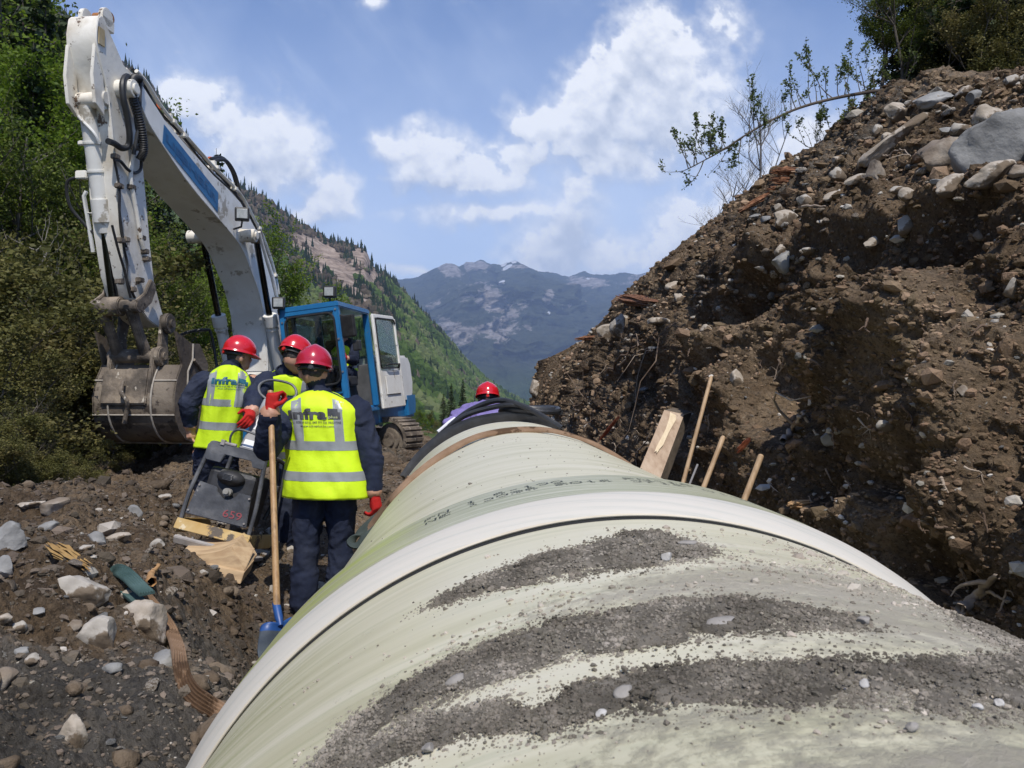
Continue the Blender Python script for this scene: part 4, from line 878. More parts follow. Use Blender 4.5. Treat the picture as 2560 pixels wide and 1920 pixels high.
MUDST = M('muddy_steel', [(.055,.045,.035), (.13,.105,.08), (.26,.21,.155)], scale=4.5, rough=.75, bump=.008, bscale=22, detail=9, contrast=(.36,.64), spots=[((.48,.43,.35), 11, .62), ((.03,.022,.018), 7, .62)])
BUCK = M('bucket_steel', [(.085,.066,.048), (.135,.107,.08), (.20,.165,.125)], scale=2.4, rough=.72, bump=.008, bscale=20, detail=9, spots=[((.055,.042,.032), 4, .55), ((.36,.32,.27), 19, .70)])
GLASS = bpy.data.materials.new('cab_glass'); GLASS.use_nodes = True; nt = GLASS.node_tree; nt.nodes.clear()
o_ = node(nt, 'ShaderNodeOutputMaterial'); tr = node(nt, 'ShaderNodeBsdfTransparent'); tr.inputs[0].default_value = (.62,.70,.66,1); gl = node(nt, 'ShaderNodeBsdfGlossy'); gl.inputs['Roughness'].default_value = .03
fr_ = node(nt, 'ShaderNodeFresnel', i_IOR=1.5); mx = node(nt, 'ShaderNodeMixShader'); nt.links.new(fmath(nt, 'ADD', fmath(nt, 'MULTIPLY', fr_.outputs[0], .35), .10, clamp=True), mx.inputs[0]); nt.links.new(tr.outputs[0], mx.inputs[1]); nt.links.new(gl.outputs[0], mx.inputs[2]); nt.links.new(mx.outputs[0], o_.inputs[0])
# ---- boom
bw = .27
low = [(352,262),(372,308),(402,356),(450,428),(495,487),(546,546),(592,601),(612,636),(626,673),(641,712),(651,748),(660,790),(664,833),(668,900),(668,930)]
upp = [(708,930),(708,900),(705,830),(698,748),(689,698),(678,662),(664,622),(650,592),(625,545),(601,504),(570,470),(537,440),(470,366),(411,297),(372,236),(352,205),(338,200),(334,225)]
bp = [pl(u, v, bw) for u, v in low+upp]
mb = MB(); mb.prism(bp, -bw, bw, 0); boom = mb.build('boom', WP, exc, bevel=.012)
# edge welds along the side plate
mb = MB(); E1 = [Vector((bw+.004, *pl(u, v, bw+.004))) for u, v in low]; mb.tube(spline(E1, 3), .012, 6); mb.build('weld_bead', WP, boom, smooth=True)
# blue panel with faint raised letters
q = [pl(u, v, bw+.004) for u, v in [(410,311),(545.5,481.7),(544,530),(475,443),(406,359)]]
mb = MB(); mb.prism(q, bw+.003, bw+.006, 0); mb.build('blue_panel', BLUED, boom)
LET = M('blue_letters', [(.008,.095,.235)], rough=.5)
tm = text_mesh('LIEBHERR', 1.0, .03); vs = np.array([v.co[:] for v in tm.vertices]); w_ = vs[:, 0].max(); A0 = pl(413, 330, bw); A1 = pl(541, 492, bw); B0 = pl(411, 354, bw)
VV = [(bw+.009, A0[0]*(1-x/w_)+A1[0]*(x/w_)+(B0[0]-A0[0])*(.80-y*1.0), A0[1]*(1-x/w_)+A1[1]*(x/w_)+(B0[1]-A0[1])*(.80-y*1.0)) for x, y, z in vs]
mb = MB(); mb.add(VV, [tuple(p.vertices) for p in tm.polygons]); mb.build('lettering', LET, boom)
# pins
def pinx(u, v, r, x0, x1, name, mat, par, extra=.0):
    y, z = pl(u, v, x1); mb = MB(); mb.cyl((x0, y, z), (x1, y, z), r, 20); mb.cyl((x1, y, z), (x1+.025, y, z), r*.6, 14); return mb.build(name, mat, par, bevel=.006)
pinx(640, 589, .095, -.52, .50, 'boom_pin', WPD, boom); pinx(338, 222, .10, -.36, .36, 'boom_pin', WPD, boom)
# boom cylinders
for sx, lx in ((1, .40), (-1, -.42)):
    cyl_ = None
    if sx == 1: T, Mi, Bt = pl(640,592,lx), pl(674,790,lx), pl(712,985,lx)
    else: a_ = pl(640,592,.40); b_ = pl(674,790,.40); c_ = pl(712,985,.40); T, Mi, Bt = a_, b_, c_
    v = lambda p: Vector((lx, p[0], p[1]))
    mb = MB(); d = (v(Bt)-v(Mi)).normalized(); mb.cyl(v(Mi), v(Bt), .088, 22); mb.cyl(v(Mi)-d*.02, v(Mi)+d*.16, .108, 22); mb.cyl(v(Mi)+d*.20, v(Mi)+d*.235, .10, 22); mb.cyl(v(Bt)-d*.1, v(Bt), .1, 20)
    cyl_ = mb.build('boom_cylinder', WP, exc, bevel=.005)
    mb = MB(); mb.cyl(v(T), v(Mi), .047, 18); mb.build('piston_rod', CHROME, cyl_, smooth=True)
    mb = MB(); mb.cyl((lx-.07, T[0], T[1]), (lx+.07, T[0], T[1]), .10, 18); mb.build('rod_eye', MUDST, cyl_, bevel=.006)
    if sx == 1:
        o = [Vector((lx+.10, *pl(*c2(x, y), lx+.10))) for x, y in [(1060,900),(1085,990),(1110,1080),(1140,1180),(1165,1290),(1185,1340)]]
        MB().tube(spline(o, 4), .026, 8).build('oil_pipe', WPD, cyl_, smooth=True)
        o = [Vector((lx+.10, *pl(*c2(x, y), lx+.10))) for x, y in [(1185,1330),(1195,1400),(1200,1500),(1205,1600)]]
        MB().tube(spline(o, 4), .028, 8).build('hose', HOSE, cyl_, smooth=True)
# stick cylinder lying on the boom's back, with pipes and clamps
def top(u, v, lx, dz=0): y, z = pl(u, v, bw); return Vector((lx, y, z+dz))
o = [top(348,190,-.0,.05), top(420,290,-.0,.16)]; 
cy2 = MB(); cy2.cyl(top(352,206,0,.09), top(520,405,0,.06), .05, 16); sc2 = cy2.build('stick_cylinder', WPD, exc, smooth=True)
MB().cyl(top(470,352,0,.05), top(585,474,0,.06), .075, 20).build('cylinder_barrel', WPD, sc2, smooth=True)
BPts = [(345,196),(372,228),(411,290),(470,358),(537,432),(601,496),(639,563),(664,614),(689,690),(700,748)]
for k, (lx, dz, r, mt_) in enumerate([(.25,.085,.024,WPD),(.19,.10,.020,HOSE),(.12,.11,.022,WPD),(.225,.03,.014,HOSE),(.05,.10,.020,HOSE),(-.1,.1,.022,WPD),(-.18,.1,.02,HOSE)]):
    pts = [top(u, v, lx, dz+.03*math.sin(i*1.9+k)*(mt_ is HOSE)) for i, (u, v) in enumerate(BPts)]
    MB().tube(spline(pts, 5), r, 8).build('hose' if mt_ is HOSE else 'oil_pipe', mt_, boom, smooth=True)
pts = [top(545,425,.20,.12), top(572,440,.22,.22), top(596,478,.22,.24), top(606,506,.24,.10)]
for k in range(2): MB().tube(spline([p+Vector((-.05*k, .03*k, .04*k)) for p in pts], 5), .026, 8).build('hose', HOSE, boom, smooth=True)
for (u, v) in [(436,318),(462,352),(545,432),(590,484),(650,582),(690,700)]:
    mb = MB(); p = top(u, v, .14, .07); mb.box(p, (.30,.07,.05)); mb.box(p+Vector((.05,.0,.06)), (.10,.05,.07)); mb.build('pipe_clamp', WPD, boom, bevel=.006)
# orange beacon stubs
mb = MB(); mb.cyl(top(440,300,.05,.14), top(440,300,.05,.21), .03, 10); mb.cyl(top(556,432,.1,.14), top(556,432,.1,.22), .035, 10); mb.cur = 0
ORG = M('orange_reflector', [(.75,.13,.02)], rough=.4)
mb.build('end_plug', ORG, boom, smooth=True)
# work lamps
LENS = M('lamp_lens', [(.40,.41,.40), (.28,.30,.29)], scale=20, rough=.25, bump=.002, bscale=120)
def lamp_part(c, s, par, yaw=0, name='work_lamp'):
    Rm = Matrix.Rotation(yaw, 3, 'Z'); mb = MB(); mb.box(c, (s, s*.55, s*.95), Rm, bev=s*.12); l = mb.build(name, HOSE, par, bevel=0)
    mb = MB(); mb.box(Vector(c)+Rm@Vector((0, -s*.29, 0)), (s*.72, s*.06, s*.66), Rm, bev=s*.03); mb.build('lens', LENS, l)
    return l
y_, z_ = pl(*c2(928,797), .34); lamp_part((.42, y_, z_), .20, exc, R_(25)); MB().tube([(.42, y_, z_-.1), (.40, y_+.02, z_-.17), (.28, y_+.03, z_-.20)], .014, 8).build('lamp_bracket', HOSE, boom, smooth=True)
# ---- stick (dipper arm)
sw = .17
near = [(245,44),(240,80),(241,112),(252,160),(266,216),(278,309),(285,386),(295,480),(305,579),(322,690),(340,755)]
far = [(372,800),(398,820),(412,802),(400,760),(386,706),(376,617),(369,537),(360,436),(352,350),(349,250),(338,196),(309,160),(289,112),(270,70),(262,44),(252,38)]
ap = [pl(u, v, sw) for u, v in near+far]
mb = MB(); mb.prism(ap, -sw, sw, 0); stick = mb.build('dipper_arm', WPD, exc, bevel=.01)
S1 = [Vector((sw+.004, *pl(u, v, sw+.004))) for u, v in near]; MB().tube(spline(S1, 3), .012, 6).build('weld_bead', WPD, stick, smooth=True)
# lug plates at the top and along the front
for lx in (-sw+.02, sw-.02):
    q = [pl(u, v, sw) for u, v in [(239,108),(243,190),(250,262),(262,290),(262,240),(258,180),(250,120)]]
    q = [(y-.07 if i in (1, 2) else y, z) for i, (y, z) in enumerate(q)]
    mb = MB(); mb.prism(q, lx-.018, lx+.018, 0); mb.build('cylinder_lug', WPD, stick, bevel=.004)
for lx in (-.10, .12):
    y, z = pl(252+lx*10, 34, .1); mb = MB(); mb.cyl((lx-.025, y+.05, z-.02), (lx+.025, y+.05, z-.02), .10, 18); mb.box((lx, y+.06, z-.09), (.05,.22,.12)); mb.build('pin_lug', WPD, stick, bevel=.005)
y, z = pl(250, 36, .0); mb = MB(); mb.cyl((-.09, y+.05, z-.02), (.10, y+.05, z-.02), .06, 16); mb.build('rusty_pin', M('rust', [(.22,.09,.03), (.35,.15,.05)], scale=9, rough=.9), stick, smooth=True)
mb = MB(); mb.box((sw+.008, *pl(252,92,sw)), (.012,.10,.18)); mb.build('rusty_plate', M('ochre_rust', [(.42,.31,.15), (.50,.42,.28)], scale=9, rough=.8), stick)
# bucket cylinder on the front of the stick
def fr(u, v, lx): y, z = pl(u, v, lx); return Vector((lx, y, z))
cx0 = -.06; A_ = fr(218,255,cx0); B_ = fr(260,560,cx0); C2 = fr(285,752,cx0)
A_ = fr(215,252,cx0)
dd_ = (B_-A_).normalized(); mb = MB(); mb.cyl(A_+dd_*.05, B_, .085, 24); mb.cyl(B_-dd_*.27, B_-dd_*.02, .105, 24); mb.cyl(B_-dd_*.1, B_+dd_*.10, .098, 24, .075); mb.cyl(A_+dd_*.42, A_+dd_*.45, .095, 24); mb.cyl(A_+dd_*.72, A_+dd_*.75, .095, 24)
bc = mb.build('bucket_cylinder', WP, exc, bevel=.004)
mb = MB(); mb.cyl(A_+Vector((-.14,0,0)), A_+Vector((.14,0,0)), .085, 20); mb.build('cylinder_eye', WPD, bc, bevel=.008)
mb = MB(); mb.cyl(A_+Vector((.155,0,.02)), A_+Vector((.215,0,.02)), .12, 20); mb.cyl(A_+Vector((.215,0,.02)), A_+Vector((.24,0,.02)), .075, 16); mb.build('pin_cap', WPD, bc, bevel=.008)
MB().cyl(B_, C2, .052, 20).build('piston_rod', CHROME, bc, smooth=True)
o_ = Vector((-.13,-.03,0)); MB().tube([A_+dd_*.95+o_, A_+dd_*1.0+o_*1.25, A_+dd_*2.6*.62+o_*1.2, B_-dd_*.12+o_*1.2, B_-dd_*.1+o_*.6], .022, 8).build('oil_pipe', WP, bc, smooth=True)
mb = MB(); mb.box(A_+dd_*.78+o_*1.1, (.13,.09,.09)); mb.box(A_+dd_*.44+o_*.8, (.08,.05,.05)); mb.build('pipe_clamp', WPD, bc, bevel=.01)
MB().tube(spline([A_+dd_*.80+o_*1.4, A_+dd_*.86+o_*2.4, A_+dd_*1.1+o_*2.5, A_+dd_*1.3+o_*1.6, A_+dd_*1.4+o_], 6), .018, 8).build('hose', HOSE, bc, smooth=True)
MB().tube(spline([A_+dd_*.12+Vector((-.06,-.08,0)), A_+dd_*.2+Vector((-.04,-.10,0)), A_+dd_*.36+Vector((.09,-.09,0)), A_+dd_*.46+Vector((.11,-.06,0))], 6), .018, 8).build('oil_pipe', WP, bc, smooth=True)
# thick hoses looping from boom to stick
def c1(x, y): return (x*.3858, y*.3858)
def hs(L, lx, r, par=stick, n=8, corr=False):
    pts = spline([Vector((lx+dx, *pl(*c1(x, y), lx+dx))) for x, y, dx in L], n); rr = [r*(1+.18*(i % 2)) for i in range(len(pts))] if corr else r
    MB().tube(pts, rr, 10).build('hose', HOSE, par, smooth=True)
hs([(850,520,.05),(820,495,.06),(795,540,.08),(800,640,.09),(825,760,.09),(840,880,.08),(830,945,.05),(790,960,.02),(740,930,.0),(700,915,0)], .22, .034)
hs([(900,510,.05),(868,510,.07),(852,560,.1),(865,640,.1),(900,760,.1),(925,880,.1),(930,980,.08),(905,1035,.04)], .22, .042, corr=True, n=14)
hs([(915,515,.05),(905,620,.08),(905,760,.08),(885,900,.06),(865,1000,.03)], .22, .022)
hs([(925,540,.04),(890,640,.05),(880,780,.05),(905,930,.03),(915,1080,.0),(880,1120,.0),(830,1100,0),(780,1045,0),(740,1035,0)], .21, .018)
hs([(740,1040,0),(760,1130,0),(775,1250,0),(775,1400,0),(790,1530,0),(820,1600,0)], .19, .013)
L = [Vector((sw+.03, *pl(*c2(x, y), sw+.03))) for x, y in [(230,640),(232,760),(250,900),(262,1000),(280,1090),(275,1180),(300,1290)]]; MB().tube(spline(L, 5), .014, 8).build('hose', HOSE, stick, smooth=True)
L = [Vector((sw+.03, *pl(*c2(x, y), sw+.03))) for x, y in [(190,860),(225,1000),(255,1100),(285,1210),(325,1290)]]; MB().tube(spline(L, 5), .014, 8).build('hose', HOSE, stick, smooth=True)
L = [Vector((sw+.04, *pl(*c2(x, y), sw+.04))) for x, y in [(325,400),(318,440),(300,560),(308,640),(335,780),(360,930),(378,1000)]]; MB().tube(spline(L, 5), .024, 8).build('oil_pipe', WPD, stick, smooth=True)
for (x, y) in [(232,628),(305,635),(240,950),(270,945),(365,935),(385,1015),(395,1060),(235,1195),(355,1185),(310,1240),(325,400),(210,455)]:
    mb = MB(); p = pl(*c2(x, y), sw+.03); mb.box((sw+.03, p[0], p[1]), (.07,.09,.055)); mb.build('pipe_clamp', MUDST, stick, bevel=.008)
# ---- linkage
def c6(x, y): return (200+x*.2832, 650+y*.2832)
pA = pl(*c6(560,300), .2); pR = pl(*c6(330,410), .0); pB = pl(*c6(480,850), .0); pK = pl(*c6(735,560), .26)
for lx in (-.25, .25):   # rocker from the stick to the rod end
    mb = MB(); a = Vector((lx, *pl(*c6(640,215), .25))); b = Vector((lx, pR[0], pR[1])); d = (b-a); up = Vector((0, -d.z, d.y)).normalized()*.085
    mb.prism([((a+up*.9)[1], (a+up*.9)[2]), ((a+d*.45+up*1.5)[1], (a+d*.45+up*1.5)[2]), ((b+up)[1], (b+up)[2]), ((b+d*.12)[1], (b+d*.12)[2]), ((b-up)[1], (b-up)[2]), ((a+d*.5-up*.4)[1], (a+d*.5-up*.4)[2]), ((a-up*.9)[1], (a-up*.9)[2]), ((a-d*.06)[1], (a-d*.06)[2])], lx-.022, lx+.022, 0)
    mb.build('rocker_link', MUDST, exc, bevel=.008)
mb = MB(); mb.cyl((-.30, *pR), (.27, *pR), .075, 20); mb.cyl((-.15, *pR), (.06, *pR), .11, 20); mb.build('rod_pin', MUDST, exc, bevel=.01)
for lx in (-.19, .15):
    mb = MB(); a = Vector((lx, *pR)); b = Vector((lx, *pB)); mb.tube([a, a.lerp(b, .5), b], [.075, .06, .075], 8); mb.build('bucket_link', MUDST, exc, bevel=.01)
mb = MB(); mb.cyl((-.30, *pB), (.34, *pB), .082, 20); mb.build('link_pin', MUDST, exc, bevel=.01)
# ---- bucket
bwid = .58; bl_ = -.42
R0 = pl(*c6(700,640), bwid)
B0 = [c6(770,620), c6(985,735), c6(1060,740), c6(1135,920)]
k0 = pK; kb = pB
sh_ = [pl(*c6(745,700), .40), pl(*c6(690,800), .45), (pB[0]+.02, pB[1]-.10)]
zc = pB[1]; yc = pB[0]
prof = [(yc+.02, zc-.10), (yc-.10, zc-.28), (yc-.16, zc-.48), (yc-.15, zc-.68), (yc-.06, zc-.86), (yc+.10, zc-.985), (yc+.30, zc-1.03), (yc+.52, zc-1.02), (yc+.78, zc-.95), (yc+.98, zc-.86)]
tip = [pl(*B0[3], bwid), pl(*B0[2], bwid), pl(*B0[1], bwid), pl(*B0[0], bwid-.1)]
th_ = .03; V = []; F = []
inner = [(y+(.30+yc-y)*.06, z+(zc-.4-z)*.06) for y, z in prof]
V = [(bl_, *p) for p in prof]+[(bwid, *p) for p in prof]+[(bl_, *p) for p in inner]+[(bwid, *p) for p in inner]; n = len(prof)
for i in range(n-1):
    F += [(i, i+1, n+i+1, n+i), (2*n+i, 3*n+i, 3*n+i+1, 2*n+i+1)]
F += [(0, n, 3*n, 2*n), (n-1, 3*n-1, 4*n-1, 2*n-1)]
mb = MB(); mb.add(V, F)
bkt = mb.build('bucket', BUCK, exc, smooth=True, angle=28)
for lx in (bl_, bwid-.028):
    q = [prof[0]]+[tip[3], tip[2], tip[1], tip[0]]+[(tip[0][0]-.05, tip[0][1]-.25), prof[-1]]+prof[-2:0:-1]
    mb = MB(); mb.prism(q, lx, lx+.028, 0); mb.build('side_plate', BUCK, bkt, bevel=.006)
# weld ribs and plates on the shell
SEAM = M('seam_mud', [(.42,.38,.32), (.28,.25,.21)], scale=14, rough=.9)
for i in (1, 3, 6):
    MB().tube([(bl_, prof[i][0]-.006, prof[i][1]-.004), (bwid, prof[i][0]-.006, prof[i][1]-.004)], .009, 6).build('weld_seam', SEAM, bkt, smooth=True)
for lx in (-.22, .30): MB().tube(spline([(lx, y-.008, z) for y, z in prof[:7]], 3), .012, 6).build('weld_seam', SEAM, bkt, smooth=True)
L = [Vector((bwid+.006, *pl(*c6(x, y), bwid))) for x, y in [(995,740),(990,880),(950,980),(945,1120)]]; MB().tube(L, .011, 6).build('weld_seam', SEAM, bkt, smooth=True)
mb = MB(); a = Vector((bwid+.02, *pl(*c6(992,880), bwid))); b = Vector((bwid+.02, *pl(*c6(1065,975), bwid))); mb.tube([a, b], .02, 6); mb.build('side_cutter', MUDST, bkt, smooth=True)
for lx in (-.25, .27):   # ears carrying the two pins
    q = [(pB[0]-.10, pB[1]-.02), (pB[0]-.07, pB[1]+.09), (pB[0]+.05, pB[1]+.11), (pK[0]-.06, pK[1]+.10), (pK[0]+.06, pK[1]+.09), (pK[0]+.11, pK[1]-.02), (pK[0]+.05, pK[1]-.16), (pB[0]+.25, pB[1]-.30), (pB[0]+.12, pB[1]-.60), (pB[0]-.13, pB[1]-.72), (pB[0]-.15, pB[1]-.35)]
    mb = MB(); mb.prism(q, lx-.025, lx+.025, 0); mb.build('bucket_ear', MUDST, bkt, bevel=.01)
for (p, x1, r) in ((pB, .34, .115), (pK, .34, .12)):
    mb = MB(); mb.cyl((x1-.05, *p), (x1+.02, *p), r, 20); mb.cyl((x1+.02, *p), (x1+.045, *p), r*.5, 14); mb.build('pin_cap', MUDST, bkt, bevel=.012)
mb = MB(); mb.box((-.03, yc-.13, zc-.36), (.56,.06,.42), Matrix.Rotation(R_(-12), 3, 'X')); mb.build('back_plate', MUDST, bkt, bevel=.015)
mb = MB(); mb.tube(spline([(-.02, yc-.2, zc-.30), (0, yc-.26, zc-.42), (.06, yc-.25, zc-.52), (.03, yc-.2, zc-.62), (.0, yc-.2, zc-.78)], 5), .026, 8); mb.build('lifting_hook', MUDST, bkt, smooth=True)
for i in range(5):
    lx = -.34+i*.21; y, z = prof[-1]; mb = MB(); mb.prism([(y-.02, z-.04), (y+.22, z+.12), (y, z+.05)], lx-.05, lx+.05, 0); mb.build('tooth', MUDST, bkt, bevel=.008)
# ---- upper house, built upright then tilted as it stands
ROLL = Matrix.Translation((.27, 0, .93)) @ Matrix.Rotation(R_(-7.0), 4, 'Y') @ Matrix.Rotation(R_(1.0), 4, 'X')
def H(mb, name, mat, par, **k):
    mb.v = [tuple(ROLL@Vector(p)) for p in mb.v]; return mb.build(name, mat, par, **k)
mb = MB(); mb.box((0, .6, .02), (2.75, 4.4, .34), bev=.03); deck = H(mb, 'deck', BLUE, exc)
mb = MB(); mb.prism([(.10,.16),(2.35,.16),(2.62,.30),(2.75,.55),(2.72,.95),(2.55,1.10),(.10,1.06)], 1.0, 1.44, 0); side = H(mb, 'engine_cover', WP, exc, bevel=.05)
mb = MB(); mb.prism([(.25,.16),(2.6,.16),(2.7,1.12),(.25,1.05)], -1.40, .98, 0); H(mb, 'engine_cover', WP, exc, bevel=.05)
mb = MB(); mb.prism([(2.0,-.15),(2.62,-.12),(2.78,.10),(2.8,.34),(2.0,.34)], -1.40, 1.45, 0); H(mb, 'counterweight', BLUE, exc, bevel=.05)
mb = MB(); mb.box((-1.0,-.9,.55), (.75,1.6,.8), bev=.04); H(mb, 'tool_box', WP, exc)
mb = MB(); mb.tube(spline([(-1.2,-1.5,.9),(-1.2,-1.5,1.55),(-1.15,-1.45,1.68),(-.85,-1.35,1.70),(-.78,-1.3,1.6),(-.75,-1.3,.9)], 6), .024, 8); H(mb, 'handrail', HOSE, exc, smooth=True)
# infra sign on the body
PAP = M('paper_white', [(.70,.71,.70), (.62,.63,.62)], scale=6, rough=.6)
mb = MB(); mb.box((1.448, .62, .72), (.006,.30,.52)); sg = H(mb, 'notice_sheet', PAP, side)
# cab
cx0_, cx1_, cy0_, cy1_, cz0_, cz1_ = .52, 1.46, -1.74, -.05, .12, 1.80
mb = MB()
for (x, y) in ((cx0_, cy0_), (cx1_, cy0_), (cx0_, cy1_), (cx1_, cy1_)):
    mb.box((x+(.05 if x == cx0_ else -.05), y+(.05 if y == cy0_ else -.05), (cz0_+cz1_)/2), (.10,.10,cz1_-cz0_-.1))
mb.box(((cx0_+cx1_)/2, cy0_+.04, cz1_-.07), (cx1_-cx0_, .085, .12)); mb.box(((cx0_+cx1_)/2, cy0_+.04, cz0_+.32), (cx1_-cx0_-.1, .08, .06)); 
for y in (cy0_+.5,): mb.box((cx0_+.04, y, 1.0), (.07,.06,1.5))
mb.box(((cx0_+cx1_)/2, (cy0_+cy1_)/2, cz1_-.02), (cx1_-cx0_+.02, cy1_-cy0_+.02, .09))
mb.box((cx0_+.02, (cy0_+cy1_)/2, .45), (.04, cy1_-cy0_-.1, .6)); mb.box(((cx0_+cx1_)/2, (cy0_+cy1_)/2, cz0_), (cx1_-cx0_-.02, cy1_-cy0_-.02, .08))
cab = H(mb, 'cab', BLUE, exc, bevel=.018)
# windscreen: rounded rubber frame, pane and lower pane
def rrect(x0, x1, z0, z1, r, n=6):
    P_ = []
    for (cx, cz, a0) in ((x1-r, z1-r, 0), (x0+r, z1-r, 90), (x0+r, z0+r, 180), (x1-r, z0+r, 270)):
        for k in range(n+1): a = R_(a0+90*k/n); P_.append((cx+r*math.cos(a), cz+r*math.sin(a)))
    return P_
wr = rrect(cx0_+.09, cx1_-.08, .58, 1.66, .12); mb = MB(); mb.tube([(x, cy0_-.012, z) for x, z in wr+wr[:1]], .017, 6); wf = H(mb, 'windscreen', HOSE, cab, smooth=True)
mb = MB(); mb.prism([(x, z) for x, z in wr], cy0_+.0, cy0_+.008, 1); H(mb, 'pane', GLASS, wf)
mb = MB(); mb.prism([(x, z) for x, z in rrect(cx0_+.1, cx1_-.1, .17, .52, .05)], cy0_+.0, cy0_+.008, 1); H(mb, 'lower_pane', GLASS, wf)
mb = MB(); mb.box(((cx0_+cx1_)/2, cy1_-.03, 1.35), (cx1_-cx0_-.2, .008, .7)); H(mb, 'pane', GLASS, cab)
mb = MB(); mb.box((cx0_+.03, (cy0_+cy1_)/2+.25, 1.2), (.008, .95, .85)); H(mb, 'pane', GLASS, cab)
mb = MB()
for (x, z) in ((cx0_+.05,1.6),(cx0_+.05,1.2),(cx0_+.05,.8),(cx1_-.045,1.7),(cx1_-.045,1.25),(cx1_-.045,.75),(cx1_-.045,.3)): mb.cyl((x, cy0_+.0, z), (x, cy0_-.014, z), .016, 8)
H(mb, 'bolt_heads', M('bolt_steel', [(.35,.35,.36)], rough=.4, metal=.8), cab)
# open door swung back along the side
DR = Matrix.Translation((cx1_+.03, -.12, 0)) @ Matrix.Rotation(R_(-9), 4, 'Z')
def D_(mb, name, mat, par, **k):
    mb.v = [tuple(ROLL@(DR@Vector(p))) for p in mb.v]; return mb.build(name, mat, par, **k)
mb = MB(); y0, y1 = 0, .98
mb.box((.03, .035, .92), (.05,.07,1.64)); mb.box((.03, y1-.035, .70), (.05,.07,1.2)); mb.box((.03, .47, 1.70), (.05,.86,.08)); mb.box((.03, y1/2, .43), (.05, y1-.1, .66)); mb.box((.03, .93, 1.45), (.05,.07,.5))
mb.box((.062, y1/2, .50), (.03, .62, .34)); door = D_(mb, 'open_door', WP, cab, bevel=.02)
mb = MB(); mb.box((.03, .49, 1.24), (.01,.82,.88)); D_(mb, 'pane', GLASS, door)
mb = MB(); mb.tube(spline([(.08,.25,.84),(.12,.3,.86),(.12,.7,.86),(.08,.78,.80)], 4), .014, 8); D_(mb, 'door_handle', HOSE, door, smooth=True)
mb = MB(); mb.tube([(.056,y,z) for y, z in rrect(.08,.91,.80,1.67,.08)], .014, 6); D_(mb, 'window_seal', HOSE, door, smooth=True)
# mirror, cab lamps, seat
mb = MB(); mb.box((cx1_+.12, cy0_+.02, 1.42), (.24,.06,.34), Matrix.Rotation(R_(-18), 3, 'Z'), bev=.03); mb.tube([(cx1_, cy0_+.05, 1.6), (cx1_+.10, cy0_+.04, 1.58), (cx1_+.12, cy0_+.05, 1.42)], .014, 8); mb.box((cx1_+.2, cy0_+.08, 1.12), (.12,.09,.16), bev=.02); H(mb, 'mirror', HOSE, cab)
for (x, y, z, yw) in ((cx0_+.05, cy0_-.05, cz1_+.10, .25), (cx1_-.10, cy0_+.02, cz1_+.17, .0)):
    c = ROLL@Vector((x, y, z)); l = lamp_part(c, .19, cab, yw); MB().cyl(c+Vector((0,0,-.09)), c+Vector((0,.02,-.18)), .015, 8).build('lamp_bracket', HOSE, l)
mb = MB(); mb.box(((cx0_+cx1_)/2, cy1_-.02, .50), (cx1_-cx0_-.1, .06, .8), bev=.02); H(mb, 'rear_panel', M('grey_panel', [(.05,.052,.055), (.09,.09,.09)], rough=.7), cab)
SEAT = M('seat_black', [(.02,.02,.022)], rough=.8)
mb = MB(); mb.box((.98,-.62,.62), (.50,.50,.14), bev=.05); mb.box((.98,-.36,1.0), (.48,.14,.72), bev=.05); mb.box((.98,-.34,1.42), (.28,.1,.2), bev=.03); mb.box((.98,-.62,.36), (.34,.36,.4)); H(mb, 'seat', SEAT, cab)
mb = MB(); mb.box((.72,-.9,.62), (.14,.4,.16), bev=.03); mb.box((1.26,-.9,.62), (.12,.4,.16), bev=.03); mb.tube([(.72,-1.05,.7),(.72,-1.08,.95)], .02, 8); mb.ell((.72,-1.09,.98), (.03,.03,.04)); mb.tube([(1.26,-1.05,.7),(1.26,-1.08,.95)], .02, 8); mb.tube([(.98,-1.45,.2),(.98,-1.35,.75)], .015, 6); H(mb, 'control_console', SEAT, cab)
MB_ = M('beige_trim', [(.28,.24,.17)], rough=.8)
mb = MB(); mb.box((.98,-1.2,.19), (.8,.8,.05)); mb.box((1.3,-1.5,.32), (.16,.1,.3), bev=.02); H(mb, 'floor_mat', MB_, cab)
# ---- undercarriage
UH = Vector((.85, -.527, 0)); UN = Vector((.527, .85, 0))     # heading, and normal to the right track
GZ = .30
mb = MB(); c0 = w2l((EX.x, EX.y, .72)); mb.cyl(c0-Vector((0,0,.2)), c0+Vector((0,0,.22)), .62, 32); mb.box(w2l((EX.x, EX.y, .6)), (1.9,1.3,.36)); mb.build('turntable', MUDST, exc, bevel=.01)
def tr_pt(sgn, s, h, n): return w2l(Vector((EX.x, EX.y, GZ+h))+UH*s+UN*(sgn*1.15+n))
def stad(L_, r, k):
    P_ = []
    for i in range(k): P_.append((-L_+2*L_*i/k, 2*r, 0.0))
    for i in range(k//2): a = math.pi*i/(k//2); P_.append((L_+r*math.sin(a), r+r*math.cos(a), a))
    for i in range(k): P_.append((L_-2*L_*i/k, 0, math.pi))
    for i in range(k//2): a = math.pi*i/(k//2); P_.append((-L_-r*math.sin(a), r-r*math.cos(a), math.pi+a))
    return P_
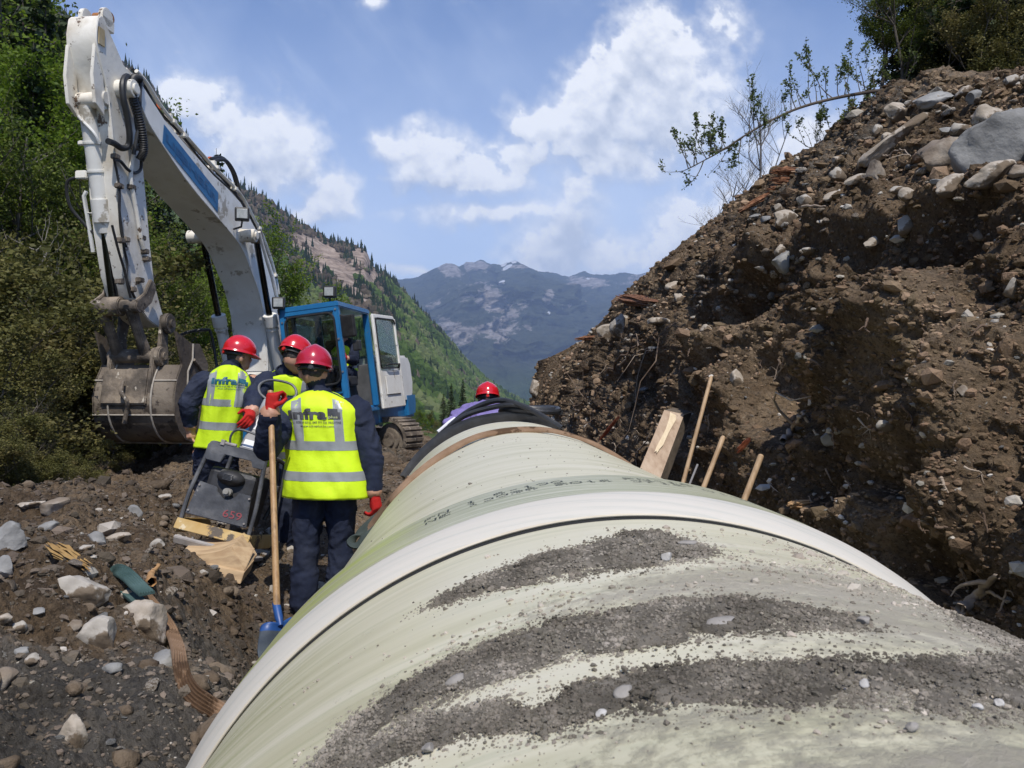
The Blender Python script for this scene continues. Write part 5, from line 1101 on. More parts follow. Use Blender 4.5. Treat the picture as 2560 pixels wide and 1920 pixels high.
for sgn in (-1, 1):
    L_, r = 1.55, .37; P_ = stad(L_, r, 24); V = []; F = []; m = len(P_)
    for (s, h, a) in P_:
        for (rr, nn) in ((0, -.25), (0, .25), (-.06, .25), (-.06, -.25)):
            ss = s+(math.sin(a)*rr if 0 < a < 2*math.pi and a != math.pi else 0); hh = h+math.cos(a)*rr; V.append(tr_pt(sgn, ss, hh, nn))
    for i in range(m):
        for j in range(4): F.append((i*4+j, i*4+(j+1) % 4, ((i+1) % m)*4+(j+1) % 4, ((i+1) % m)*4+j))
    mb = MB(); mb.add(V, F)
    for i in range(0, m):
        s, h, a = P_[i]; d = (math.sin(a)*.022, math.cos(a)*.022)
        A = [tr_pt(sgn, s+d[0]+t*math.cos(a)*.025, h+d[1]-t*math.sin(a)*.025, nn) for t in (-1, 1) for nn in (-.255, .255)]; B = [tr_pt(sgn, s+t*math.cos(a)*.03, h-t*math.sin(a)*.03, nn) for t in (-1, 1) for nn in (-.255, .255)]
        mb.add(A+B, [(0,1,3,2),(4,6,7,5),(0,4,5,1),(2,3,7,6),(0,2,6,4),(1,5,7,3)])
    tk = mb.build('track', MUDST, exc)
    for s in (-L_, L_):
        a, b = tr_pt(sgn, s, r, -.20), tr_pt(sgn, s, r, .20); mb = MB(); mb.cyl(a, b, .29, 28); n_ = (b-a).normalized(); mb.cyl(a-n_*.05, a, .20, 24); mb.cyl(a-n_*.09, a-n_*.05, .13, 20)
        mb.build('idler_wheel', BUCK, tk, bevel=.01)
    mb = MB(); 
    P8 = [tr_pt(sgn, s, h, n) for n in (-.16, .16) for (s, h) in ((-L_+.2, .2), (L_-.25, .2), (L_-.25, .55), (-L_+.2, .55))]
    mb.add(P8, [(0,1,2,3),(7,6,5,4),(0,4,5,1),(1,5,6,2),(2,6,7,3),(3,7,4,0)])
    P8 = [tr_pt(sgn, s, h, n) for n in (-.24, -.16) for (s, h) in ((-L_+.3, .12), (L_-.05, .14), (L_-.05, .20), (-L_+.3, .2))]
    mb.add(P8, [(0,1,2,3),(7,6,5,4),(0,4,5,1),(1,5,6,2),(2,6,7,3),(3,7,4,0)])
    for i in range(6):
        mb.cyl(tr_pt(sgn, -1.1+i*.44, .12, -.15), tr_pt(sgn, -1.1+i*.44, .12, .15), .10, 14)
    mb.build('track_frame', BUCK, tk, bevel=.01)
# mud packed in the right track
q = l2w(tr_pt(1, .55, .50, -.22)); o = rock_obj('packed_mud', q, (.36,.16,.22), SOIL, 77, rot=(0,0,-.9), cuts=0, rough_=.5, sub=4); tag(o, 'lump of brown mud packed between the excavator track frame and its idler', 'mud lump')
# ================================================================ people
NAVY = M('navy_cotton', [(.010,.014,.030), (.017,.023,.046), (.028,.034,.055)], scale=3.2, rough=.85, bump=.012, bscale=9, detail=6, spec=.25, spots=[((.10,.095,.085), 5, .70)])
SKIN = M('skin', [(.42,.22,.14), (.50,.28,.19)], scale=9, rough=.5, bump=.001, bscale=90)
HAIR = M('dark_hair', [(.018,.014,.011), (.05,.042,.036)], scale=60, rough=.7, bump=.004, bscale=180)
REDG = M('red_glove', [(.48,.02,.018), (.36,.015,.012)], scale=14, rough=.8, bump=.003, bscale=60, spec=.2, spots=[((.06,.02,.015), 22, .68)])
HV = M('hi_vis', [(.56,.78,.012), (.62,.84,.02)], scale=3, rough=.62, bump=.010, bscale=6, detail=4, spec=.3)
HVG = M('hi_vis_dusty', [(.52,.74,.012), (.58,.80,.02)], scale=3, rough=.65, bump=.012, bscale=6, detail=4, spec=.3, spots=[((.20,.26,.03), 12, .70)])
GREY = M('reflective_tape', [(.235,.25,.255), (.28,.295,.30)], scale=8, rough=.42, bump=.006, bscale=7, detail=3, spec=.7)
PRINT = M('vest_print', [(.045,.045,.05), (.085,.085,.09)], scale=18, rough=.42, spec=.6)
PRINTB = M('vest_print_teal', [(.012,.09,.15), (.02,.12,.17)], scale=18, rough=.42, spec=.6)
BOOT = M('boot_leather', [(.025,.021,.017), (.07,.058,.045)], scale=9, rough=.8, bump=.004, bscale=40)
HREDa = M('helmet_red', [(.56,.010,.016), (.50,.010,.014)], scale=3, rough=.22, coat=.6, spots=[((.40,.18,.15), 26, .73)])
HREDb = M('helmet_crimson', [(.36,.012,.032), (.42,.016,.038)], scale=3, rough=.25, coat=.5, spots=[((.50,.28,.28), 30, .71)])
def remesh(mb, vox, smooth=6, fac=.5):
    me = bpy.data.meshes.new('t'); me.from_pydata(mb.v, [], mb.f); bm = bmesh.new(); bm.from_mesh(me); bmesh.ops.recalc_face_normals(bm, faces=bm.faces[:]); bm.to_mesh(me); bm.free()
    o = bpy.data.objects.new('t', me); COL.objects.link(o); m = o.modifiers.new('r', 'REMESH'); m.mode = 'VOXEL'; m.voxel_size = vox
    s = o.modifiers.new('s', 'SMOOTH'); s.factor = fac; s.iterations = smooth
    dg = bpy.context.evaluated_depsgraph_get(); dg.update(); out = bpy.data.meshes.new_from_object(o.evaluated_get(dg)); bpy.data.objects.remove(o); return out
def limb(mb, pts, rr, tagl, segs, n=14, flat=None):
    """chain of rounded tapering segments"""
    for i in range(len(pts)-1):
        a, b = Vector(pts[i]), Vector(pts[i+1]); mb.tube([a.lerp(b, t) for t in (0, .25, .5, .75, 1)], [rr[i]+(rr[i+1]-rr[i])*t for t in (0, .25, .5, .75, 1)], n)
        segs.append((a, b, tagl))
    for p, r in zip(pts, rr): mb.ell(p, (r, r, r), 8, n)
def mat_by_segment(me, segs, mats):
    n = len(me.polygons); c = np.zeros(n*3); me.polygons.foreach_get('center', c); c = c.reshape(-1, 3); best = np.full(n, 1e9); idx = np.zeros(n, int)
    for a, b, t, *r in segs:
        a = np.array(a); b = np.array(b); d = b-a; q = np.clip(((c-a)@d)/(d@d+1e-9), 0, 1); dist = np.linalg.norm(c-a-q[:, None]*d, axis=1)-(r[0] if r else 0)
        k = dist < best; best[k] = dist[k]; idx[k] = t
    for m in mats: me.materials.append(m)
    me.polygons.foreach_set('material_index', idx.astype(np.int32)); me.polygons.foreach_set('use_smooth', np.ones(n, bool))
def wrinkle(me, amp, sc, seed, stretch=(1, 1, .5), mask=None):
    n = len(me.vertices); c = np.zeros(n*3); me.vertices.foreach_get('co', c); c = c.reshape(-1, 3); nn = np.zeros(n*3); me.vertices.foreach_get('normal', nn); nn = nn.reshape(-1, 3)
    d = amp*(ridged(c*np.array(stretch)+fbm(c, 5, 2, .5, seed)[:, None]*.12, sc, 3, .55, seed))
    if mask is not None: d = d*mask(c)
    c = c+nn*d[:, None]; me.vertices.foreach_set('co', c.ravel()); me.update()
def hand_mb(wrist, fore, palm_n, curl, s=1.0, thumb=1):
    """five-fingered hand: fore = direction of the fingers, palm_n = out of the back of the hand, curl in degrees per joint"""
    mb = MB(); f = Vector(fore).normalized(); n = Vector(palm_n); n = (n-f*n.dot(f)).normalized(); side = f.cross(n)*thumb; w = Vector(wrist)
    mb.tube([w-f*.02*s, w+f*.03*s, w+f*.075*s, w+f*.09*s], [.026*s,.034*s,.037*s,.030*s], 12)
    for k in (-1, 1): mb.tube([w+side*.012*k*s, w+f*.085*s+side*.024*k*s], [.022*s, .018*s], 10)
    for i in range(4):
        base = w+f*.085*s+side*(.030-.020*i)*s; L = (.040,.045,.042,.033)[i]*s; d = f.copy(); p = base; pts = [base-f*.03*s, base]; 
        for j in range(3):
            ax = f.cross(n); d = Matrix.Rotation(R_(-curl*(1+.12*(i-1))), 3, ax)@d; p = p+d*L*(1, .68, .55)[j]; pts.append(p)
        mb.tube(pts, [.010*s,.0105*s,.0098*s,.0088*s,.007*s], 8); mb.ell(pts[-1], (.0072*s,)*3, 6, 8)
    t0 = w+f*.025*s+side*.030*s; d = (f*.55+side*.75-n*.45).normalized(); pts = [w+f*.01*s, t0, t0+d*.040*s]; d2 = (f*.8+side*.15-n*.6).normalized(); pts.append(pts[-1]+d2*.032*s)
    mb.tube(pts, [.016*s,.015*s,.012*s,.009*s], 8); mb.ell(pts[-1], (.009*s,)*3, 6, 8); return mb
def helmet(head, R3, mat, par, seam=True, name='hard_hat'):
    c = Vector(head)+R3@Vector((0, 0, .045)); V = []; F = []; m = 40; rows = 15
    for i in range(rows+1):
        t = math.pi/2*i/rows
        for k in range(m):
            a = 2*math.pi*k/m; rx, ry, rz = .122, .145, .128
            x, y, z = rx*math.sin(t)*math.cos(a), ry*math.sin(t)*math.sin(a), rz*math.cos(t)
            z += .008*math.exp(-(x/.022)**2)*math.cos(t*.9); V.append(c+R3@Vector((x, y, z)))
    base = len(V)
    for (ro, dz) in ((1.0, -.012), (1.05, -.020), (1.055, -.026), (1.03, -.026), (.96, -.010)):
        for k in range(m):
            a = 2*math.pi*k/m; pk = max(0, math.sin(a))**4*.045*(ro > 1)
            V.append(c+R3@Vector((.122*ro*math.cos(a), .145*ro*math.sin(a)+pk, dz-pk*.25)))
    tot = rows+1+5
    for i in range(tot-1):
        for k in range(m): F.append((i*m+k, (i+1)*m+k, (i+1)*m+(k+1) % m, i*m+(k+1) % m))
    mb = MB(); mb.add(V, F); h = mb.build(name, mat, par, smooth=True, angle=60)
    mb = MB(); pts = [c+R3@Vector((.098*math.cos(a), .112*math.sin(a)-.005, -.045)) for a in np.linspace(math.pi*1.02, math.pi*1.98, 14)]
    mb.tube(pts, .011, 6); mb.box(c+R3@Vector((0, -.122, -.047)), (.045,.02,.034), R3, bev=.008); st_ = mb.build('head_strap', HOSE, h, smooth=True)
    mb = MB(); k0 = c+R3@Vector((0, -.135, -.047)); mb.cyl(k0, k0-R3@Vector((0, .012, 0)), .016, 12); mb.build('adjuster_knob', REDG if mat is HREDa else HOSE, st_, bevel=.002)
    return h
def person(name, label, P, T, head_R, mats_, gloves=(None, None), hmat=HREDa, vest=True, vmat=HV, prt=PRINT, logo=True, group='men in red hard hats', tex=True, legs=True, voxel=.0105, hairless=False):
    """P: joints in world space. T: torso description for the vest: base centre, up vector, right vector, half widths"""
    e = empty(name, P['root'], label, 'person', group); segs = []; mb = MB()
    up = (Vector(P['neck'])-Vector(P['pelvis'])).normalized(); rt = Vector(T['right']).normalized(); bk = rt.cross(up).normalized()
    # torso: stacked ellipses
    pel, nk = Vector(P['pelvis']), Vector(P['neck']); L = (nk-pel).length
    R3 = Matrix((rt, up.cross(rt), up)).transposed()
    for t, w, d in [(-.10,.165,.12),(.0,.17,.125),(.18,.158,.12),(.4,.165,.125),(.62,.185,.13),(.8,.19,.12),(.92,.15,.095),(1.0,.075,.07)]:
        mb.ell(pel+up*L*t, (w, d, .075), 10, 18, R3); 
    for t in np.linspace(0, .92, 10):
        w = np.interp(t, [0,.18,.4,.62,.8,.92], [.17,.158,.165,.185,.19,.15]); d = np.interp(t, [0,.4,.8,.92], [.125,.125,.12,.095]); mb.ell(pel+up*L*t, (w, d, .06), 8, 18, R3)
    segs.append((pel-up*.1, pel+up*L*.96, 0, .12))
    for s in ('L', 'R'):
        sh, el, wr = [Vector(P[s+k]) for k in ('sh', 'el', 'wr')]
        limb(mb, [pel+up*L*.86, sh], [.08, .072], 0, segs); limb(mb, [sh, sh.lerp(el, .5), el, el.lerp(wr, .5), wr], [.094,.088,.082,.074,.056], 0, segs)
        f = (wr-el).normalized(); segs.append((wr+f*.02, wr+f*.20, 1))
        if legs:
            hp, kn, an = [Vector(P[s+k]) for k in ('hp', 'kn', 'an')]
            limb(mb, [hp, hp.lerp(kn, .5), kn, kn.lerp(an, .5), an], [.112,.104,.090,.088,.084], 0, segs)
    # neck and head
    hd = Vector(P['head']); limb(mb, [nk-up*.03, nk.lerp(hd, .55)], [.062, .056], 1, segs)
    HR = head_R
    mb.ell(hd, (.078,.098,.115), 14, 20, HR); mb.ell(hd+HR@Vector((0, .045, -.055)), (.056,.062,.072), 12, 16, HR)
    mb.ell(hd+HR@Vector((0, .100, -.022)), (.013,.020,.028), 8, 10, HR); mb.ell(hd+HR@Vector((0, .088, -.082)), (.028,.02,.02), 8, 10, HR); mb.ell(hd+HR@Vector((0, .092, .018)), (.05,.016,.014), 8, 10, HR)
    for k in (-1, 1): mb.ell(hd+HR@Vector((k*.084, -.004, -.030)), (.014,.022,.036), 8, 10, HR@Matrix.Rotation(k*.35, 3, 'Z')); 
    segs.append((hd+HR@Vector((0,-.02,.0)), hd+HR@Vector((0,.05,-.06)), 1, .07)); segs.append((nk+up*.045, hd, 1, .02))
    for k in (0, 1):
        s = 'LR'[k]
        if gloves[k] is None:
            wr, el = Vector(P[s+'wr']), Vector(P[s+'el']); f = (wr-el).normalized(); hm = hand_mb(wr+f*.035, P.get(s+'hd', f), P.get(s+'bk', -bk), 24, 1.0, P.get(s+'th', 1)); mb.add(hm.v, hm.f); mb.cyl(wr-f*.02, wr+f*.05, .026, 12)
    me = remesh(mb, voxel if min(P.get('fine', 0), 1) == 0 else .006, 5)
    wrinkle(me, .015, 8.5, 5, (1, 1, 1.1), lambda c: np.clip(1-np.exp(-(((c-np.array(hd))**2).sum(1))/.02), 0, 1))
    mat_by_segment(me, segs, [mats_[0], SKIN]); body = bpy.data.objects.new('body', me); COL.objects.link(body); adopt(body, e)
    # hair under the hat
    mb = MB(); mb.ell(hd+HR@Vector((0, -.016, .025)), (.082,.090,.100), 14, 22, HR); mb.ell(hd+HR@Vector((0, -.040, -.022)), (.070,.058,.052), 10, 16, HR)
    me = remesh(mb, .009, 3); wrinkle(me, .003, 40, 3); me.materials.append(HAIR); me.polygons.foreach_set('use_smooth', np.ones(len(me.polygons), bool)); o = bpy.data.objects.new('hair', me); COL.objects.link(o); adopt(o, e)
    # eyes and mouth
    mb = MB(); [mb.ell(hd+HR@Vector((k*.030, .086, -.004)), (.013,.010,.009), 8, 10, HR) for k in (-1, 1)]; ey = mb
    for k in (-1, 1):
        mb = MB(); mb.ell(hd+HR@Vector((k*.030, .090, -.002)), (.012,.010,.008), 8, 10, HR); adopt(mb.build('eye', M('eye', [(.06,.04,.03)], rough=.2), None, smooth=True), e)
    if hmat: 
        h = helmet(hd, HR, hmat, None); adopt(h, e)
    # collar
    mb = MB(); mb.lathe([(.078,-.02),(.082,.03),(.074,.045),(.068,.04),(.068,-.02)], nk-up*.005, up, 24); adopt(mb.build('collar', mats_[0], None, smooth=True), e)
    for k in (0, 1):
        s = 'LR'[k]; wr, el = Vector(P[s+'wr']), Vector(P[s+'el']); f = (wr-el).normalized()
        mb = MB(); mb.lathe([(.045,-.03),(.052,-.02),(.053,.012),(.046,.02),(.040,.012),(.036,-.03)], wr, f, 18); adopt(mb.build('cuff', mats_[0], None, smooth=True), e)
        if gloves[k]:
            hm = hand_mb(wr+f*.03, P.get(s+'hd', f), P.get(s+'bk', -bk), P.get(s+'cl', 30), 1.16, P.get(s+'th', 1)); hm.tube([wr+f*.0, wr+f*.05], [.036,.032], 12)
            me = remesh(hm, .0045, 4); me.materials.append(gloves[k]); me.polygons.foreach_set('use_smooth', np.ones(len(me.polygons), bool)); o = bpy.data.objects.new('glove', me); COL.objects.link(o); adopt(o, e)
    if legs:
        for s in ('L', 'R'):
            an = Vector(P[s+'an']); fd = Vector(P.get(s+'ft', (0, 1, 0))).normalized(); mb = MB(); sol = an+Vector((0, 0, -.075)); r3 = Matrix((fd.cross(Vector((0, 0, 1))), fd, (0, 0, 1))).transposed()
            mb.tube([an+Vector((0,0,.05)), sol+Vector((0,0,.03))], [.055,.052], 14); mb.ell(sol+fd*.03+Vector((0,0,.02)), (.048,.09,.05), 10, 14, r3); mb.ell(sol+fd*.14+Vector((0,0,.005)), (.052,.075,.042), 10, 14, r3)
            me = remesh(mb, .009, 3); me.materials.append(BOOT); me.polygons.foreach_set('use_smooth', np.ones(len(me.polygons), bool)); o = bpy.data.objects.new('boot', me); COL.objects.link(o); adopt(o, e)
            mb = MB(); mb.lathe([(.088,-.02),(.0885,.02)], an+(Vector(P[s+'kn'])-an).normalized()*.06, (Vector(P[s+'kn'])-an).normalized(), 18); 
            if P.get('hem'): adopt(mb.build('reflective_hem', GREY, None, smooth=True), e)
    if vest:
        # vest surface: S(a, t) -> point; a angle (0 = middle of the back), t height along the spine
        t0, t1 = T['t0'], T['t1']; W = T.get('w', 1.0); sk = T.get('skew', 0.0)
        hwf = lambda t: W*float(np.interp(t, [-.2, 0, .2, .45, .7, .88, 1.0, 1.06], [.235,.222,.208,.212,.225,.222,.185,.150]))
        hdf = lambda t: float(np.interp(t, [-.2, 0, .3, .6, .85, .97, 1.06], [.185,.172,.158,.160,.150,.118,.065]))
        rs = np.random.default_rng(int(nk.x*100) & 255)
        def Sf(a, t, off=0.0):
            """superellipse section"""
            ca, sa = math.cos(a), math.sin(a); pw = .78; x = math.copysign(abs(sa)**pw, sa); y = -math.copysign(abs(ca)**.9, ca)
            lift = -.085*min(1, abs(x))**2.2*max(0, (t-.72)/.34)          # shoulders drop away from the neck
            wv = float(vn(np.array([x*2.6+nk.x*7, t*2.2, y+nk.y]), 3))*.018+float(vn(np.array([x*7+3, t*5.0+x*2, nk.x]), 4))*.008
            flare = 1+T.get('flare', .10)*max(0, .25-t)
            return pel+up*(L*t+lift)+rt*((hwf(t)+off+wv)*x*flare+sk*max(0, .3-t)*.3)+(up.cross(rt))*(hdf(t)+off+wv)*y*flare
        def armhole(a): # sides stay open above the armpit
            x = abs(math.sin(a)); return x > .93
        na, ntt = 96, 46; V = []; mi = []; F = []
        tl = np.linspace(t0, t1, ntt); aa = np.linspace(-math.pi, math.pi, na+1)
        for t in tl:
            for a in aa: V.append(Sf(a, t))
        tape_h = [T.get('b1', (.06, .155)), T.get('b2', (.36, .455))]
        arc = lambda a, t: math.copysign(abs(math.sin(a))**.78, math.sin(a))*hwf(t)
        for i in range(ntt-1):
            tm = (tl[i]+tl[i+1])/2
            for j in range(na):
                am = (aa[j]+aa[j+1])/2; xx = arc(am, tm)
                if tm > .52 and abs(math.sin(am)) > np.interp(tm, [.52,.6,.8,1.0], [.985,.95,.90,.93]): continue
                F.append((i*(na+1)+j, i*(na+1)+j+1, (i+1)*(na+1)+j+1, (i+1)*(na+1)+j)); mi.append(0)
        vs = mesh_np('vest', np.array([tuple(v) for v in V]), np.array(F), None, None, True, mats=[vmat], mi=mi)
        sm = vs.modifiers.new('thickness', 'SOLIDIFY'); sm.thickness = .005; sm.offset = 1; adopt(vs, e)
        def tape(a0, a1, h0, h1, name='reflective_tape', off=.0065, n=60, m_=6, mt_=GREY):
            V = [Sf(a0+(a1-a0)*i/n, h0+(h1-h0)*j/m_, off) for j in range(m_+1) for i in range(n+1)]; adopt(mesh_np(name, np.array([tuple(v) for v in V]), gridfaces(m_+1, n+1), mt_, None, True), vs)
        for (h0, h1) in tape_h:
            tape(-math.pi+.01, math.pi-.01, h0, h1, n=120)
        inv = lambda x, t: math.asin(max(-1, min(1, math.copysign((abs(x)/hwf(t))**(1/.78), x))))
        for sx in (-1, 1):
            n, m_ = 6, 40; h0, h1 = tape_h[1][1]-.002, t1-.01; V = []
            for j in range(m_+1):
                t = h0+(h1-h0)*j/m_
                for i in range(n+1):
                    x = sx*(T.get('tx', .115)+(.060)*(i/n-.5)); V.append(Sf(inv(x, t), t, .0065))
            adopt(mesh_np('reflective_tape', np.array([tuple(v) for v in V]), gridfaces(m_+1, n+1), GREY, None, True), vs)
        if logo:
            def put(s, x0, width, ttop, hgt, mat, off, bold=.0, name='lettering', sub=True, ital=0):
                tm = text_mesh(s, 1.0, bold); bm = bmesh.new(); bm.from_mesh(tm)
                if sub:
                    bmesh.ops.triangulate(bm, faces=bm.faces[:]); 
                    for _ in range(2):
                        es = [q for q in bm.edges if q.calc_length() > .16]
                        if es: bmesh.ops.subdivide_edges(bm, edges=es, cuts=1); bmesh.ops.triangulate(bm, faces=bm.faces[:])
                vv = [v.co.copy() for v in bm.verts]; bm.verts.index_update(); fs = [[v.index for v in f.verts] for f in bm.faces]; bm.free(); w = max(v.x for v in vv); h = max(v.y for v in vv); lo = min(v.y for v in vv); x_0 = min(v.x for v in vv)
                pts = []
                for v in vv:
                    x = x0+(v.x-x_0)/(w-x_0)*width; t = ttop-(h-v.y)/(h-lo)*hgt/L; pts.append(tuple(Sf(inv(x, t), t, off)))
                mb = MB(); mb.add(pts, fs); o = mb.build(name, mat, None); adopt(o, vs)
            K = T.get('k', 1.0); y0 = T.get('ly', .80); X0 = T.get('lx', -.142)
            put('infra', X0, .208*K, y0, .066*K, prt, .0095, .045)
            # flag block with a notched corner
            def quad(xa, xb, ta, tb, mat, off, cut=False):
                n = 10; V = []; F = []
                for j in range(n+1):
                    for i in range(n+1):
                        x = xa+(xb-xa)*i/n; t = ta+(tb-ta)*j/n; V.append(tuple(Sf(inv(x, t), t, off)))
                for j in range(n):
                    for i in range(n):
                        if cut and j > n-4 and i > n-3: continue
                        F.append((j*(n+1)+i, j*(n+1)+i+1, (j+1)*(n+1)+i+1, (j+1)*(n+1)+i))
                mb = MB(); mb.add(V, F); adopt(mb.build('logo_block', mat, None), vs)
            quad(X0+.214*K, X0+.286*K, y0-.062*K/L, y0+.004, prt, .0095, True)
            put('plus', X0+.218*K, .050*K, y0-.040*K/L, .022*K, PAP2, .0105, .0)
            put('TEL.: 038 60 62 62, 045 777 778  PRISHTINE', X0+.002, .286*K, y0-.076*K/L, .015*K, prt, .0095, .012, sub=False)
            put('www.infraplus-ks.com', X0+.055*K, .19*K, y0-.098*K/L, .015*K, prt, .0095, .01, sub=False)
    return e
PAP2 = M('print_yellow', [(.62,.66,.30)], rough=.6)
def Rz(deg, tilt=0, roll=0): return (Matrix.Rotation(R_(deg), 3, 'Z')@Matrix.Rotation(R_(tilt), 3, 'X')@Matrix.Rotation(R_(roll), 3, 'Y'))
V3 = Vector
# nearest man, back to us, left hand on the shovel
bx = -.985; D5 = 5.6
PA = dict(root=(bx, D5, 0), pelvis=(bx+.0, D5, .96), neck=(bx-.04, D5-.01, 1.515), head=V3(atv(677, 800, D5-.02)), Lsh=(bx-.245, D5-.02, 1.40), Lel=tuple(atv(578, 968, 5.36)), Lwr=tuple(atv(583, 893, 5.22)), 
          Rsh=(bx+.21, D5, 1.41), Rel=tuple(atv(800, 975, 5.60)), Rwr=tuple(atv(808, 1058, 5.56)), Lhp=(bx-.10, D5, .90), Lkn=(bx-.13, D5+.02, .50), Lan=(bx-.15, D5, .10), Rhp=(bx+.10, D5, .90), Rkn=(bx+.10, D5+.05, .50), Ran=(bx+.08, D5+.05, .10),
          Lhd=(.15,.15,.9), Lbk=(-.5,-.8,.1), Lcl=62, Lth=1, Rhd=(.1,.15,-1), Rbk=(.9,-.3,0), Rcl=35, Rth=-1, Lft=(-.2,1,0), Rft=(.1,1,0), hem=1)
person('person', 'man with crimson hard hat and red gloves, back turned, left hand on a shovel', PA, dict(right=(1, .05, -.02), t0=-.25, t1=1.05, b1=(-.03,.08), b2=(.335,.445), k=1.14, ly=.84, lx=-.18, tx=.13, w=1.17), Rz(4, -9, 5), [NAVY], (REDG, REDG), HREDb)
# left man, turned to his right
D7 = 7.15; q = lambda u, v, d=D7: V3(atv(u, v, d)); gz = .22
PB = dict(root=(q(478,960).x, D7, gz), pelvis=q(470,968), neck=q(497,795,7.13), head=q(516,768,7.16), Lsh=q(440,826,7.05), Lel=q(407,872,7.02), Lwr=q(411,916,7.08), Rsh=q(543,832,7.25), Rel=q(548,905,7.1), Rwr=q(560,868,6.85),
          Lhp=q(447,985), Lkn=q(446,1075,7.3), Lan=(q(446,1100).x, 7.25, gz+.1), Rhp=q(487,985), Rkn=q(492,1075,7.35), Ran=(q(492,1100).x, 7.4, gz+.1), Lhd=(.1,.05,-1), Lbk=(-.9,-.2,0), Rft=(.5,1,0), Lft=(.5,1,0), fine=1)
person('person', 'man at the compactor with bare left hand hanging, face turned right under red hat', PB, dict(right=(.97, .22, -.06), t0=.02, t1=1.04, b1=(.25,.345), b2=(.54,.625), k=.96, ly=.90, lx=-.115, tx=.112, w=.92, flare=.1), Rz(-52, -12, 0), [NAVY], (None, REDG), HREDa, vmat=HVG, prt=PRINTB)
# middle man leaning over the compactor handle
D6 = 6.75; q = lambda u, v, d=D6: V3(atv(u, v, d)); gz = .15
PC = dict(root=(q(620,1180).x, D6, gz), pelvis=q(606,965,7.0), neck=q(617,806,6.62), head=q(637,770,6.55), Lsh=q(577,828,6.6), Lel=q(552,856,6.5), Lwr=q(543,888,6.25), Rsh=q(657,836,6.7), Rel=q(700,900,6.7), Rwr=q(690,960,6.5),
          Lhp=q(617,985,7.0), Lkn=q(612,1085,6.85), Lan=(q(612,1180,6.9).x, 6.9, gz+.1), Rhp=q(655,985,7.0), Rkn=q(655,1085,6.9), Ran=(q(655,1180).x, 7.0, gz+.1), Lft=(-.4,1,0), Rft=(.1,1,0))
person('person', 'man bending between the others, left arm stretched to the compactor handle', PC, dict(right=(1, -.10, .03), t0=-.1, t1=1.04, b1=(.0,.09), b2=(.35,.44), k=.98, ly=.84, lx=-.150, tx=.185, w=.98), Rz(-30, -25, 0), [NAVY], (REDG, REDG), HREDa, prt=PRINTB)
# man beyond the far end of the pipe, crouching in a purple jumper
D8 = 8.4; q = lambda u, v, d=D8: V3(atv(u, v, d))
PURP = M('purple_knit', [(.17,.14,.34), (.25,.21,.44)], scale=5, rough=.95, bump=.012, bscale=70, spec=.1, stretch=(1, 1, .35))
PE = dict(root=(q(1050,1000).x, D8, .1), pelvis=q(1010,985,8.3), neck=q(1050,885,8.35), head=q(1053,861,8.4), Lsh=q(1010,905,8.3), Lel=q(985,950,8.1), Lwr=q(1000,985,7.9), Rsh=q(1083,900,8.4), Rel=q(1095,950,8.2), Rwr=q(1085,985,8.0),
          Lhp=q(1000,1000), Lkn=q(1005,1010,7.8), Lan=q(1005,1075,8.0), Rhp=q(1040,1000), Rkn=q(1045,1010,7.8), Ran=q(1045,1075,8.0), Lft=(0,-1,0), Rft=(0,-1,0))
e = person('person', 'man crouching beyond the far pipe end in red hat and purple jumper', PE, dict(right=(1, 0, 0)), Rz(0, -14, 0), [NAVY], (REDG, REDG), HREDa, vest=False)
mb = MB()
for (u, v, r, d) in [(960,925,.05,7.75),(978,908,.09,7.8),(1000,895,.12,7.95),(1025,885,.14,8.1),(1050,880,.14,8.15),(1078,882,.12,8.15),(1090,893,.10,8.1),(1030,905,.18,8.1),(1065,905,.17,8.1),(995,915,.11,7.9)]: mb.ell(q(u, v+4, d), (r*1.1, r, r*.62), 10, 14)
me = remesh(mb, .014, 8); wrinkle(me, .016, 9, 4, (1, 1, 1.6)); me.materials.append(PURP); me.polygons.foreach_set('use_smooth', np.ones(len(me.polygons), bool)); o = bpy.data.objects.new('jumper', me); COL.objects.link(o); adopt(o, e)
mb = MB(); pts = [q(983,905,7.72), q(970,914,7.66), q(955,927,7.6), q(946,934,7.58)]; mb.tube(spline(pts, 5), .022, 8); o = mb.build('white_hem', M('white_cloth', [(.7,.7,.74)], scale=9, rough=.9), None, smooth=True); adopt(o, e)
# operator in the cab
c = l2w(ROLL@V3((.98, -.62, .70))); dx = V3((-.16, -.99, 0))
def L_(x, y, z): return l2w(ROLL@V3((x, y, z)))
PO = dict(root=tuple(c), pelvis=L_(1.10,-.62,.76), neck=L_(1.12,-.64,1.22), head=L_(1.13,-.68,1.36), Lsh=L_(1.28,-.62,1.16), Lel=L_(1.33,-.82,.95), Lwr=L_(1.28,-1.02,.98), Rsh=L_(.93,-.62,1.16), Rel=L_(.80,-.80,.95), Rwr=L_(.74,-1.03,.98),
          Lhp=L_(1.20,-.68,.74), Lkn=L_(1.20,-1.08,.76), Lan=L_(1.20,-1.25,.36), Rhp=L_(1.0,-.68,.74), Rkn=L_(.95,-1.08,.76), Ran=L_(.92,-1.25,.36), Lft=(-.16,-1,0), Rft=(-.16,-1,0))
person('person', 'operator in dark cap and yellow vest sitting in the excavator cab', PO, dict(right=(-.98, .1, 0), t0=.1, t1=1.02, w=.9, b1=(.2,.3), b2=(.5,.6)), Rz(180), [NAVY], (REDG, REDG), M('black_cap', [(.02,.02,.025)], rough=.8), logo=False, group=None)
